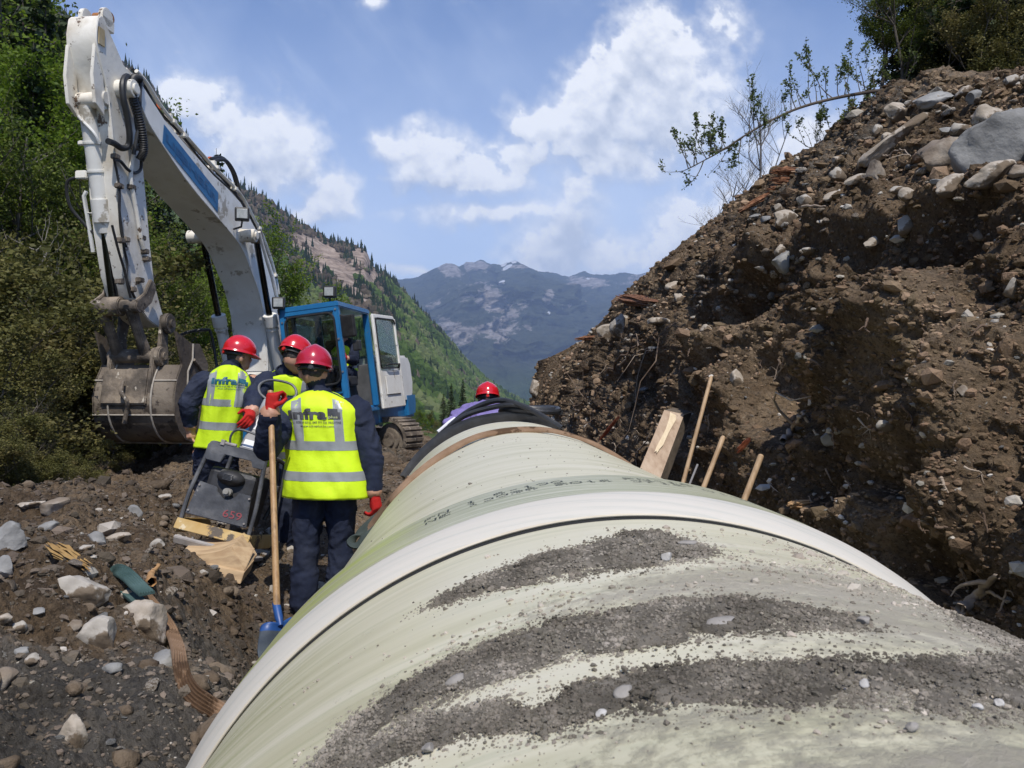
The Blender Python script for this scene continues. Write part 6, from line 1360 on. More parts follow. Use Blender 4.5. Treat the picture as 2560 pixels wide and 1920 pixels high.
# ================================================================ tools and things held
WOOD = M('ash_handle', [(.30,.17,.075), (.42,.26,.12), (.22,.13,.06)], scale=3, rough=.5, bump=.001, bscale=30, stretch=(8, 8, .8), detail=7)
SHB = M('shovel_blue', [(.012,.05,.19), (.02,.08,.26)], scale=6, rough=.45, spots=[((.16,.15,.14), 5, .62)]); SHD = M('shovel_worn', [(.03,.04,.055), (.07,.085,.10)], scale=5, rough=.6)
sh = empty('shovel', atv(598,1320,4.74), 'shovel with long ash handle and dark blue blade held by the nearest man', 'shovel')
a, b = atv(584,845,5.30), atv(598,1312,4.76); adopt(MB().tube([a, a.lerp(b,.3), a.lerp(b,.7), b], [.0185,.019,.0195,.021], 14).build('handle', WOOD, None, smooth=True), sh)
c1_ = atv(606,1352,4.68); adopt(MB().tube([b+(b-c1_)*.25, b, b.lerp(c1_,.6), c1_], [.022,.024,.024,.014], 14).build('socket', SHB, None, smooth=True), sh)
grid = []; n = 9
Lq = [[(562,1351,4.66),(584,1340,4.64),(604,1348,4.69),(620,1336,4.75),(634,1330,4.80)],[(562,1362,4.62),(584,1360,4.63),(604,1362,4.70),(622,1356,4.73),(636,1350,4.77)],[(556,1390,4.52),(580,1388,4.56),(602,1392,4.63),(622,1388,4.66),(638,1382,4.68)],[(555,1418,4.42),(572,1412,4.47),(594,1414,4.53),(616,1408,4.56),(632,1404,4.58)],[(566,1436,4.34),(578,1438,4.38),(592,1444,4.42),(606,1440,4.45),(618,1432,4.46)]]
V = [atv(*p) for r_ in Lq for p in r_]; bl = mesh_np('blade', np.array([tuple(v) for v in V]), gridfaces(5, 5), None, None, True, mats=[SHB, SHD], mi=[0]*4+[1]*12)
m1 = bl.modifiers.new('sub', 'SUBSURF'); m1.levels = m1.render_levels = 2; m2 = bl.modifiers.new('thick', 'SOLIDIFY'); m2.thickness = .004; adopt(bl, sh)
# ---- plate compactor, leaning on its blocks
O_ = atv(455, 1160, 5.9); CR = Matrix.Rotation(R_(-6), 3, 'Z')@Matrix.Rotation(R_(13.5), 3, 'Y')@Matrix.Rotation(R_(-10), 3, 'X')
pc_ = empty('plate_compactor', O_, 'scuffed dark grey plate compactor with yellow base, number 659 in red on its cover', 'plate compactor')
STL = M('scuffed_dark_steel', [(.045,.047,.052), (.08,.083,.09), (.15,.15,.152)], scale=5, rough=.5, bump=.003, bscale=30, detail=9, spots=[((.34,.33,.31), 8, .68), ((.015,.015,.016), 4, .64)])
YEL = M('yellow_chipped', [(.42,.26,.07), (.52,.38,.17)], scale=6, rough=.6, detail=9, spots=[((.09,.07,.05), 5, .57), ((.62,.52,.34), 9, .60)])
PLT = M('worn_plate', [(.22,.20,.19), (.34,.32,.30)], scale=6, rough=.6, bump=.003, bscale=30)
ENG = M('engine_black', [(.018,.018,.02), (.04,.04,.042)], scale=9, rough=.55, bump=.002, bscale=40)
def CB(mb, name, mat, par=None, **k):
    mb.v = [tuple(O_+CR@V3(p)) for p in mb.v]; o = mb.build(name, mat, None, **k); adopt(o, pc_) if par is None else None
    if par is not None: o.parent = par; o.matrix_parent_inverse = Matrix.Identity(4)
    return o
CX = .275; CR = CR@Matrix.Diagonal((1.0, 1.05, .91))
mb = MB(); mb.prism([(-.02,.0),(.0,.085),(.02,.085),(.03,.0)], -CX, CX, 0); base = CB(mb, 'base_front', YEL, bevel=.004)
mb = MB(); mb.prism([(.03,-.03),(.03,.085),(.52,.085),(.60,.05),(.52,-.03)], CX-.02, CX, 0); CB(mb, 'base_side', YEL, bevel=.004)
mb = MB(); mb.prism([(.03,-.03),(.03,.085),(.52,.085),(.60,.05),(.52,-.03)], -CX, -CX+.02, 0); CB(mb, 'base_side', YEL, bevel=.004)
mb = MB(); mb.prism([(-.04,-.06),(-.02,-.11),(.05,-.14),(.55,-.14),(.60,-.06),(.5,-.11),(.08,-.11),(.01,-.09),(-.02,-.04)], -CX+.03, CX-.01, 0)
mb.box((-.12,.0,-.055), (.014,.03,.05)); mb.box((.14,.0,-.055), (.014,.03,.05)); CB(mb, 'sole_plate', PLT, bevel=.004)
for (x0, x1) in ((-CX+.02, -CX+.055), (CX-.02, CX-.055)):   # side tubes
    mb = MB(); mb.tube(spline([(x0,.02,.08),(x0*.99,.02,.30),(x1,.03,.60),(x1*.97,.04,.69),(x1*.9,.08,.72),(x1*.9,.45,.70),(x1,.50,.62),(x0,.52,.10)], 5), .017, 10); CB(mb, 'frame_tube', STL, smooth=True)
mb = MB(); mb.prism([(-.225,.60),(-.225,.70),(-.19,.725),(.19,.725),(.225,.70),(.225,.60),(.14,.60),(.12,.645),(-.08,.645),(-.10,.575),(-.21,.575)], .01, .03, 1); top_ = CB(mb, 'top_guard', STL, bevel=.004)
mb = MB(); mb.box((0,.14,.715), (.43,.25,.02)); CB(mb, 'top_guard', STL, bevel=.004)
mb = MB(); mb.prism([(-.235,.13),(-.20,.40),(-.06,.385),(-.05,.35),(.0,.31),(.05,.31),(.09,.35),(.10,.38),(.195,.38),(.225,.13)], .005, .022, 1); cov = CB(mb, 'front_cover', STL, bevel=.005)
mb = MB(); mb.box((.0,.24,.33), (.36,.36,.42), bev=.04); CB(mb, 'engine_block', ENG)
mb = MB(); mb.ell((.0,.05,.475), (.105,.07,.062), 10, 20); CB(mb, 'air_filter', ENG, smooth=True)
mb = MB(); [mb.box((.0,-.02,.46+.010*i), (.07,.012,.004)) for i in range(5)]; CB(mb, 'filter_louvre', STL)
mb = MB(); mb.cyl((.02,.03,.365),(.02,-.01,.365), .032, 14); mb.cyl((.02,-.01,.365),(.02,-.03,.365), .02, 12); CB(mb, 'oil_cap', M('dull_metal', [(.22,.21,.19), (.32,.31,.28)], scale=20, rough=.5), bevel=.003)
for (x, z) in ((-.215,.16),(.205,.16),(-.19,.37),(.19,.355)): mb = MB(); mb.cyl((x,.004,z),(x,-.006,z), .008, 8); CB(mb, 'bolt_head', PLT)
NUM = M('red_marker', [(.30,.07,.08)], rough=.7); tm = text_mesh('659', .085, .0); mb = MB(); mb.add([(.03+v.co.x*1.15, .001, .175+v.co.y*1.0) for v in tm.vertices], [tuple(p.vertices) for p in tm.polygons]); CB(mb, 'painted_number', NUM, cov)
mb = MB(); mb.tube(spline([(-.07,.03,.72),(-.075,.0,.80),(-.04,-.01,.86),(.05,-.01,.865),(.125,-.0,.84),(.135,.03,.73)], 5), .009, 8); CB(mb, 'lifting_loop', STL, smooth=True)
mb = MB(); mb.cyl((-.135,.02,.735),(-.02,.02,.735), .014, 10); mb.box((-.12,.02,.735), (.03,.04,.045)); CB(mb, 'clamp_bolt', PLT, bevel=.003)
PB0, PB1 = V3((.06,.10,.715)), V3((.05,.30,1.17)); ax = (PB1-PB0).normalized(); rx = Matrix.Rotation(math.atan2(-(ax.y), ax.z), 3, 'X')
for f0, f1, mt_ in ((0, 1, STL),):
    mb = MB(); mb.box(PB0.lerp(PB1, .5), (.15,.07,(PB1-PB0).length), rx, bev=.012); pole = CB(mb, 'handle_column', M('silver_worn', [(.16,.16,.165), (.26,.26,.265)], scale=6, rough=.5, spots=[((.45,.44,.42), 9, .62)]))
mb = MB(); mb.box(PB0.lerp(PB1,.58)+rx@V3((0,-.037,0)), (.085,.003,.20), rx); CB(mb, 'worn_sticker', PAP, pole)
mb = MB(); mb.box(PB0.lerp(PB1,.93)+rx@V3((.01,-.037,0)), (.09,.003,.06), rx@Matrix.Rotation(.6,3,'Y')); CB(mb, 'worn_sticker', PAP, pole)
mb = MB(); mb.box(PB0.lerp(PB1,.10)+rx@V3((-.01,-.037,0)), (.10,.003,.07), rx); CB(mb, 'worn_sticker', PAP, pole)
mb = MB(); mb.tube(spline([PB1+V3((-.03,0,0)), PB1+V3((-.13,.02,.05)), PB1+V3((-.16,.05,.13)), PB1+V3((-.08,.06,.19)), PB1+V3((.08,.06,.19)), PB1+V3((.14,.04,.1)), PB1+V3((.05,0,0))], 6), .011, 8); CB(mb, 'handle_loop', STL, smooth=True)
mb = MB(); mb.box(PB1+V3((.02,.03,.04)), (.12,.08,.07), rx, bev=.01); CB(mb, 'control_head', M('teal_plastic', [(.02,.09,.09)], rough=.5))
mb = MB(); mb.tube(spline([(.18,.4,.70),(.22,.40,.5),(.24,.38,.35),(.22,.36,.2)], 4), .016, 8); mb.box((.255,.34,.45), (.04,.06,.1), bev=.01); CB(mb, 'side_hose', HOSE, smooth=True)
# plywood pieces under it
PLY = M('plywood_face', [(.40,.27,.15), (.50,.36,.21), (.34,.23,.13)], scale=4, rough=.75, bump=.001, bscale=30, stretch=(.6, 3, 3), detail=7)
def slab(pts, depth, name, mat, lab, cat, grp=None, vec=(0.1, 1, .25)):
    p = [V3(atv(*k)) for k in pts]; d = V3(vec).normalized()*depth; n = len(p); mb = MB(); mb.add(p+[x+d for x in p], [tuple(range(n)), tuple(range(n, 2*n))[::-1]]+[(i, n+i, n+(i+1) % n, (i+1) % n) for i in range(n)])
    return tag(mb.build(name, mat, None, bevel=.003), lab, cat, grp)
slab([(388,1196,5.75),(440,1197,5.72),(475,1192,5.70),(500,1182,5.68),(528,1232,5.62),(526,1238,5.62),(448,1222,5.68),(395,1206,5.75)], .25, 'plywood_offcut', PLY, 'curved plywood offcut on top under the plate compactor', 'plywood', 'plywood under the compactor')
slab([(447,1221,5.66),(527,1237,5.60),(519,1262,5.58),(488,1256,5.60),(455,1240,5.64)], .2, 'plywood_offcut', PLY, 'lower plywood offcut under the curved one below the compactor', 'plywood', 'plywood under the compactor')
slab([(500,1181,5.68),(549,1186,5.80),(528,1234,5.62)], .02, 'plywood_offcut', PLY, 'pale triangular plywood end at the right under the compactor', 'plywood', 'plywood under the compactor')
# ================================================================ plants
def leaf_quads(c, size, r, up=.35, asp=.55):
    """rhombic leaves at points c (n,3)"""
    n = len(c); d = r.normal(size=(n, 3)); d[:, 2] = d[:, 2]*.7+up*0; d /= np.linalg.norm(d, axis=1)[:, None]
    nrm = r.normal(size=(n, 3)); nrm[:, 2] += .9; e = np.cross(d, nrm); e /= np.linalg.norm(e, axis=1)[:, None]+1e-9
    s = size*r.uniform(.6, 1.3, n)[:, None]; V = np.stack([c-d*s*.5, c+e*s*asp*.5, c+d*s*.5, c-e*s*asp*.5], 1).reshape(-1, 3)
    return V
def tubes_np(paths, n=4):
    """list of (points (k,3), radii (k)) -> verts, quads"""
    V = []; F = []; off = 0; a = np.arange(n)*2*np.pi/n
    for P_, R0 in paths:
        P_ = np.asarray(P_, float); k = len(P_); t = np.gradient(P_, axis=0); t /= np.linalg.norm(t, axis=1)[:, None]+1e-9
        u = np.cross(t, [.31, .17, .93] if abs(t[0, 2]) < .85 else [1, .2, .1]); u /= np.linalg.norm(u, axis=1)[:, None]+1e-9; w = np.cross(t, u)
        V.append((P_[:, None]+(u[:, None]*np.cos(a)[None, :, None]+w[:, None]*np.sin(a)[None, :, None])*np.asarray(R0)[:, None, None]).reshape(-1, 3)); F.append(gridfaces(k, n, True)+off); off += k*n
    return np.concatenate(V), np.concatenate(F)
def leafmat(name, cols, isl=.35, trans=.35, sc=.35):
    return M(name, cols, scale=sc, rough=.6, island=isl, trans=trans, spec=.25, contrast=(.35, .62))
BARK = M('bark_grey', [(.055,.046,.036), (.11,.095,.078), (.18,.16,.135)], scale=5, rough=.95, stretch=(3, 3, .6), bump=.01, bscale=20)
BARKD = M('bark_dark', [(.05,.038,.03), (.10,.08,.06)], scale=5, rough=.95)
TWIG = M('twig', [(.07,.06,.045), (.15,.13,.105)], scale=3, rough=.9, island=.3)
L_SPR = leafmat('spruce_needles', [(.014,.028,.009), (.034,.056,.016)], .4, .15)
L_BEE = leafmat('beech_leaves', [(.095,.16,.014), (.165,.24,.026)], .3, .45)
L_BRN = leafmat('olive_leaves', [(.075,.08,.02), (.14,.135,.04), (.17,.135,.055)], .4, .35)
L_GRN = leafmat('mid_leaves', [(.07,.10,.015), (.13,.165,.028)], .35, .35)
def spruce(seed, h=13., rad=2.6, n_tw=26, tw=.36):
    r = np.random.default_rng(seed); C = []; paths = [(np.array([[0,0,-.4],[.05*r.normal(),.05,h*.5],[0,0,h]]), [.16*h/13+.04,.10*h/13,.01])]; z = h*.10
    while z < h*.99:
        f = z/h; L = rad*(1-f)**.85*r.uniform(.75, 1.1)+.10; nb = int(r.integers(5, 8)) if f < .93 else 4
        for k in range(nb):
            a = r.uniform(0, 6.28); l = L*r.uniform(.6, 1.12); s = np.linspace(0, 1, 6); dr = -.28*l*s**1.6+.22*l*s*(f > .55)
            px = np.stack([np.cos(a)*l*s, np.sin(a)*l*s, z+dr], -1)
            if l > .5: paths.append((px, np.linspace(.022, .006, 6)))
            m = max(4, int(n_tw*l/rad*1.6)); q = r.uniform(.12, 1.0, m)**.8; wv = .30*l*(1-q*.7)*r.normal(0, .55, m)
            c = np.stack([np.cos(a)*l*q-np.sin(a)*wv, np.sin(a)*l*q+np.cos(a)*wv, z-.28*l*q**1.6+.22*l*q*(f > .55)-abs(wv)*.35-r.uniform(0, .12, m)], -1); C.append(c)
        z += h*.021*r.uniform(.7, 1.3)
    C = np.concatenate(C); V = leaf_quads(C, tw, r, asp=.42); return V, paths
def broad(seed, h=9., rad=2.6, n=7000, ls=.17, trunk=.13, low=.25, upw=.75, sparse=1.0, kinds=3):
    r = np.random.default_rng(seed); paths = []; tips = []
    def grow(p, d, L, rr, lev):
        k = 5; pts = [p]; q = p.copy(); dd = d.copy()
        for i in range(k): dd = dd+r.normal(0, .10, 3)+np.array([0, 0, .05]); dd /= np.linalg.norm(dd); q = q+dd*L/k; pts.append(q.copy())
        paths.append((np.array(pts), np.linspace(rr, rr*.45, k+1)))
        if lev >= kinds: tips.append(np.array(pts[2:])); return
        if lev == kinds-1: tips.append(np.array(pts[3:]))
        nb = 7 if lev == 0 else 5
        for i in range(nb):
            t = r.uniform(low if lev == 0 else .25, 1.0); b = np.array(pts)[int(t*k)]; a = r.uniform(0, 6.28); nd = np.array([math.cos(a), math.sin(a), upw*r.uniform(.4, 1.3)]); nd = nd/np.linalg.norm(nd)*.9+dd*.35; nd /= np.linalg.norm(nd)
            grow(b, nd, L*(.50 if lev == 0 else .55)*r.uniform(.7, 1.2), rr*.42, lev+1)
    grow(np.array([0, 0, -.3]), np.array([.03, .02, 1.]), h*.80, trunk, 0)
    T = np.concatenate(tips); i = r.integers(0, len(T), n); C = T[i]+r.normal(0, .16*rad/2.6, (n, 3))*np.array([1, 1, .7]); k = fbm(C+seed, .8, 3, .5, seed) > -.28*sparse; C = C[k]
    return leaf_quads(C, ls, r, asp=.62), paths
def make_plant(name, gen, lm, bm_, tn='trunk', cn='crown'):
    V, paths = gen; e = bpy.data.objects.new(name, None); COL.objects.link(e); tv, tf = tubes_np(paths, 4)
    mesh_np(tn, tv, tf, bm_, e, smooth=True)
    if V is not None: mesh_np(cn, V, np.arange(len(V)).reshape(-1, 4), lm, e)
    e.location = (0, -500, -100); return e
used_p = set()
ORD = 'first second third fourth fifth sixth seventh eighth ninth tenth eleventh twelfth thirteenth fourteenth fifteenth sixteenth seventeenth eighteenth nineteenth twentieth twenty-first twenty-second twenty-third twenty-fourth'.split()
def ordl(u, vt, L): return ORD[sorted([(q[0], q[2]) for q in L]).index((u, vt))]
def topped(pr, u, vt, d, H0, zb=None):
    x = hpos(u, d); zb = hz(x, d)-.2 if zb is None else zb; t = atv(u, vt, d); return x, zb, max(.12, (t.z-zb)/H0)
def plant(proto, loc, s, rz, label, cat, group, sz=None, tilt=(0, 0)):
    if id(proto) not in used_p: used_p.add(id(proto)); o = proto
    else:
        o = proto.copy(); COL.objects.link(o)
        for ch in [c for c in proto.children]: c = ch.copy(); COL.objects.link(c); c.parent = o
    o.location = loc; o.rotation_euler = (tilt[0], tilt[1], rz); o.scale = (s, s, sz or s); tag(o, label, cat, group); return o
PS = [make_plant('spruce_tree', spruce(s, 13, rd), L_SPR, BARKD) for s, rd in ((1, 2.7), (2, 2.2), (3, 3.0))]
PBc = [make_plant('beech_tree', broad(s, 9, 2.6, 17000, .115), L_BEE, BARK) for s in (11, 12, 13)]
PG = [make_plant('leafy_tree', broad(s, 8, 2.4, 16000, .11), L_GRN, BARK) for s in (21, 22)]
PO_ = [make_plant('brush_shrub', broad(s, 4.2, 1.9, 9500, .085, .03, .02, .9, 1.0), L_BRN, TWIG, 'stems', 'foliage') for s in (31, 32, 33)]
PB_ = [make_plant('bare_shrub', (None, broad(s, 4.6, 2.0, 10, .05, .028, .02, 1.1, kinds=4)[1]), L_BRN, TWIG, 'stems', 'foliage') for s in (41, 42)]
def hz(x, y): return float(hill_z(np.array([x]), np.array([y]))[0])
def hpos(u, d, extra=0): x = ab(u*1.15732, 1000)[0]*d; return x
rp = random.Random(5)
# front brush on the slope behind the spoil heap
for row, (d, s0) in enumerate([(9.0,.62),(10.5,.8),(12.5,.95),(15,1.05),(18,1.15),(22,1.25)]):
    toe = -6.3-.24*max(0, d-4); x = toe+.5; k = 0
    while x/d > -.72:
        if x/d < -.25 and -x/d > .30:
            pr = rp.choice(PO_+PO_+PB_); ol = pr in PO_
            plant(pr, (x+rp.uniform(-.3, .3), d+rp.uniform(-.5, .5), hz(x, d)-.1), s0*rp.uniform(.8, 1.2), rp.uniform(0, 6.28),
                  'olive brown leafy brush on the slope behind the spoil heap' if ol else 'bare grey twiggy shrub on the slope behind the spoil heap', 'shrub', 'olive brush on the left slope' if ol else 'bare shrubs on the left slope')
        x -= rp.uniform(1.25, 1.9)*(1+d*.02)
# low brush in front of the bucket and along the toe
for (u, d, s) in [(-40,6.7,.20),(5,6.9,.20),(45,6.9,.15),(80,7.2,.14),(115,7.5,.13),(150,7.9,.12),(180,8.3,.12),(20,7.6,.22),(65,7.9,.20),(105,8.1,.15),(-30,8.2,.34),(-20,8.8,.5),(15,9.0,.42),(55,9.3,.34),(205,9.0,.12),(235,9.6,.13),(-10,10.4,.7),(60,10.9,.62),(105,11.3,.66),(145,11.6,.7),(185,11.8,.7),(220,12.2,.7),(255,12.6,.6),(290,13.2,.55),(330,13.6,.45),(70,12.2,.85),(150,12.8,.9),(220,13.8,.9),(390,14.0,.4),(430,14.5,.45),(470,17.5,.6),(520,19,.7),(300,14.5,.6),(350,16,.7)]:
    x = hpos(u, d); z = float(ground_z(np.array([x]), np.array([d]))[0]); plant(rp.choice(PO_), (x, d, z-.1), s*1.3, rp.uniform(0, 6), 'low olive scrub at the foot of the left slope', 'shrub', 'low scrub at the foot of the left slope', sz=s)
SPL = [(70,20,90),(128,21,160),(45,24,-60),(95,27,-30),(125,31,40),(20,30,-90),(-30,26,-50),(85,36,-40),(140,38,10),(160,44,60),(335,34,400),(365,38,420),(400,40,440),(440,46,480),(310,42,360),(350,50,400),(466,50,320),(395,30,560),(430,33,600),(-80,34,-100),(255,52,350),(490,56,520),(380,36,470),(320,30,500)]
for i, (u, d, vt) in enumerate(SPL):
    x, zb, s = topped(0, u, vt, d, 13.); plant(PS[i % 3], (x, d, zb), s, rp.uniform(0, 6.28), 'lone dark spruce whose tip rises above the middle of the boom' if u == 466 else ordl(u, vt, SPL)+' dark spruce from the left on the wooded left slope', 'tree', None if u == 466 else 'dark spruces in the left wood')
BEL = [(100,22,330),(185,26,520),(140,21,360),(10,21,120),(15,23,80),(330,24,540),(360,26,560),(400,25,590),(445,25,620),(480,27,640),(520,29,660),(555,31,690),(340,32,510),(420,35,560),(500,38,600),(30,24,160),(50,20,250),(-10,34,0),(-20,38,-90),(20,44,-60),(0,46,-40),(10,52,-20)]
for i, (u, d, vt) in enumerate(BEL):
    x, zb, s = topped(0, u, vt, d, 9.); plant(PBc[i % 3], (x, d, zb), s, rp.uniform(0, 6.28), ordl(u, vt, BEL)+' light green beech from the left in the wood on the left slope', 'tree', 'light green beeches in the left wood')
MIL = [(30,17,330),(110,18,380),(150,19,440),(300,22,600),(255,20,520),(-40,18,300),(80,30,80),(0,26,60),(45,30,150)]
for i, (u, d, vt) in enumerate(MIL):
    x, zb, s = topped(0, u, vt, d, 8.); plant(PG[i % 2], (x, d, zb), s, rp.uniform(0, 6.28), ordl(u, vt, MIL)+' mid green leafy tree from the left on the left slope', 'tree', 'mid green trees in the left wood')
def gzv(u, v, d): return atv(u, v, d)
p = gzv(618, 900, 26); plant(PBc[1], (p.x, 26, p.z), .64, 1.0, 'light green beech rising behind the boom, left of the blue cab', 'tree', None)
p = gzv(655, 900, 29); plant(PBc[2], (p.x, 29, p.z-.5), .56, 2.0, 'smaller light green beech close behind the blue cab roof', 'tree', None)
for i, (u, vt, d, s) in enumerate([(975,832,48,1),(1000,822,52,1),(958,852,44,1)]):
    t_ = atv(u, vt, d); b_ = atv(u, 925, d); h = t_.z-b_.z; plant(PS[i % 3], (b_.x, d, b_.z), h/13*1.05, i*1.3, ['left dark spruce of the pair at the valley rim left of the crouching man','right and tallest dark spruce at the valley rim left of the crouching man','shortest dark spruce at the valley rim, left of the pair'][i], 'tree', 'spruces on the valley rim')
for i, (u, vt, d) in enumerate([(915,885,34),(940,892,30),(890,895,28),(965,905,28),(925,905,24),(1010,885,40),(1060,880,46),(1090,872,52),(870,880,36),(845,875,32),(1035,895,34),(905,915,22.5),(950,918,23)]):
    t_ = atv(u, vt, d); b_ = atv(u, 950, d); h = t_.z-b_.z; pr = [PBc[0], PO_[0], PG[0], PO_[1], PBc[2]][i % 5]; H0 = 9 if pr in PBc else (8 if pr in PG else 4.2)
    plant(pr, (b_.x, d, b_.z), h/H0, i*2.1, 'light green scrub on the valley rim between excavator and pipe end', 'shrub', 'scrub on the valley rim')
# ---- behind the bank on the right
Yg, Xg = np.meshgrid(np.linspace(-3, 45, 60), np.linspace(0, 40, 50), indexing='ij'); Xb_ = np.interp(Yg, cy, cxx)+3.2; Xg = Xg+Xb_
Zb_ = np.interp(Yg, cy, czz); Zr = Zb_+.05+(Xg-Xb_)*.10-np.clip(Yg-12, 0, 40)*.12+.25*fbm(np.stack([Xg, Yg, 0*Xg], -1), .5, 4)
rh = mesh_np('hillside', np.stack([Xg, Yg, Zr], -1).reshape(-1, 3), gridfaces(*Xg.shape), FLOOR, smooth=True); tag(rh, kind='structure')
for i, (u, v, d, s, lab) in enumerate([(2005,170,9.8,.42,'leftmost dark spruce above the bank, its boughs hanging over the crest'),(2090,165,9.2,.45,'dark spruce in the middle of the clump above the bank'),(2170,160,8.8,.5,'dark spruce in the upper right corner above the bank'),(2140,150,11.5,.6,'tall dark spruce standing behind the others above the bank'),(2230,150,10.5,.6,'dark spruce at the right edge above the bank'),(1975,190,11.5,.34,'small dark spruce behind the leaning branch above the bank'),(2060,170,12.5,.6,'dark spruce farthest back in the clump above the bank')]):
    p = atv(u, v, d); plant(PS[i % 3], (p.x, p.y, p.z-.4), s*.72, i*1.7, lab, 'tree', 'dark spruces above the bank')
for i, (u, v, d, s) in enumerate([(1905,205,9.6,.55),(1945,200,9.2,.45),(2180,165,8.2,.30),(2110,170,8.4,.30),(2040,178,8.8,.28)]):
    p = atv(u, v, d); plant(PO_[i % 3] if i > 1 else PG[i], (p.x, p.y, p.z-.15), s*(1 if i > 1 else .42), i*1.1, ['green bush at the left foot of the spruces on the bank crest','second green bush at the foot of the spruces, behind the leaning branch','brown brush at the right on the bank crest','brown brush in the middle of the bank crest under the spruces','brown brush under the left spruces on the bank crest'][i], 'shrub', None)
FIRB = make_plant('green_bush', broad(51, 1.0, .9, 5000, .045, .018, .02, 1.3, .2), leafmat('bush_green', [(.10,.15,.02), (.16,.21,.04)], .25, .4), TWIG, 'stems', 'foliage')
p = atv(1775, 338, 11.0); plant(FIRB, (p.x, p.y, p.z-.05), .62, 0, 'bright green bush on the crest of the bank under the leaning branch', 'shrub', None)
for (u, v, d, s, lab) in [(1640,480,24,1.15,'bare leafless tree standing behind the crest of the bank'),(1590,520,24,.75,'smaller bare tree low behind the crest of the bank'),(1535,530,20,.34,'bare twig bush on the crest at the left end of the slope')]:
    pr = make_plant('bare_tree', (None, broad(60+int(s*10), 4.2, 2.2, 5, .05, .05, .10, .9, kinds=4)[1]), L_BRN, M('twig_grey', [(.10,.09,.085), (.16,.15,.14)], scale=3, rough=.9))
    p = atv(u, v, d); plant(pr, (p.x, p.y, p.z-.4), s, 0, lab, 'tree', None)
# leaning sapling over the bank
ls = empty('leaning_sapling', atv(2060, 188, 9.0), 'long thin leafy sapling leaning out from the bank crest against the sky', 'sapling')
r = np.random.default_rng(77); MK = [(2060,186,9.0),(1990,192,8.9),(1930,193,8.8),(1870,200,8.7),(1800,213,8.6),(1730,232,8.5),(1670,258,8.4),(1610,292,8.35),(1560,325,8.3),(1520,347,8.3),(1483,366,8.3)]
pts = spline([atv(*k) for k in MK], 6); npt = len(pts); V, F = tubes_np([([tuple(p) for p in pts], np.linspace(.026, .003, npt))], 6); adopt(mesh_np('stem', V, F, BARKD, None, True), ls)
paths = []; LC = []
def twig(p, d, L, rr, lev=0):
    q = np.array(p); dd = np.array(d, float); dd /= np.linalg.norm(dd); P_ = [q.copy()]
    for i in range(6):
        dd = dd+r.normal(0, .12, 3)+np.array([0, 0, .10]); dd /= np.linalg.norm(dd); q = q+dd*L/6; P_.append(q.copy())
        if lev < 2 and i > 0 and r.random() < .32: twig(q, dd+r.normal(0, .55, 3)+np.array([0, 0, .25]), L*r.uniform(.25, .5), rr*.6, lev+1)
        for _ in range(3 if i > 1 else 1): LC.append(q+r.normal(0, .016, 3))
    paths.append((np.array(P_), np.linspace(rr, .0015, 7)))
for k in range(10, npt-1):
    if True:
        L = .34*r.uniform(.6, 1.3); s = 1 if r.random() < .72 else -.5
        if 20 < k < 30 and k % 4 == 0: L *= 1.7
        twig(pts[k], (-.35+r.normal(0, .25), r.normal(0, .4), s), L, .007)
for (u, v) in [(1735,405),(1760,300),(1790,290),(1840,250),(1800,325)]: pass
V, F = tubes_np(paths, 4); adopt(mesh_np('twigs', V, F, BARK, None, True), ls)
V = leaf_quads(np.array(LC), .032, r, asp=.6); adopt(mesh_np('leaves', V, np.arange(len(V)).reshape(-1, 4), leafmat('sapling_leaves', [(.075,.11,.03), (.13,.17,.05)], .3, .4), None), ls)
l2 = empty('leaning_branch', atv(1870, 235, 9.2), 'thin second branch below the leaning sapling, reaching left from the bushes', 'branch'); paths.clear(); LC.clear()
pts = spline([atv(1960,222,9.4), atv(1900,245,9.3), atv(1850,268,9.2), atv(1800,300,9.1), atv(1760,318,9.0), atv(1740,316,9.0)], 5); V, F = tubes_np([([tuple(p) for p in pts], np.linspace(.016, .003, len(pts)))], 5); adopt(mesh_np('stem', V, F, BARK, None, True), l2)
for k in range(5, len(pts), 2): twig(pts[k], (-.3+r.normal(0, .3), r.normal(0, .4), 1), .34, .005)
V, F = tubes_np(paths, 4); adopt(mesh_np('twigs', V, F, BARK, None, True), l2); V = leaf_quads(np.array(LC), .034, r, asp=.6); adopt(mesh_np('leaves', V, np.arange(len(V)).reshape(-1, 4), MATS['sapling_leaves'], None), l2)
# thin bare saplings in front of the left slope
for i, (u, vt, vb, d) in enumerate([(222,800,1040,12.0),(95,560,900,13),(60,540,860,14)]):
    r = np.random.default_rng(200+i); paths = []; LC = []; b_ = atv(u, vb, d); t_ = atv(u+15, vt, d); b_.z = float(ground_z(np.array([b_.x]), np.array([d]))[0])-.1 if i == 0 else hz(b_.x, d)-.1; h = (t_-b_).length
    q = [b_+(t_-b_)*k/9+V3((r.normal(0, .05), r.normal(0, .05), 0)) for k in range(10)]; paths.append(([tuple(p) for p in q], np.linspace(.02, .005, 10)))
    for k in range(2, 10):
        for _ in range(2): twig(q[k], (r.normal(), r.normal()*.5, .7), h*.16, .010)
    V, F = tubes_np(paths, 4); o = mesh_np('bare_sapling', V, F, M('pale_twig', [(.15,.135,.11), (.26,.235,.20)], scale=3, rough=.9), None, True); tag(o, ['pale bare sapling standing in front of the brush left of the bucket','pale branching sapling high on the left slope, right of another','pale branching sapling at the far left of the slope',''][i], 'sapling')
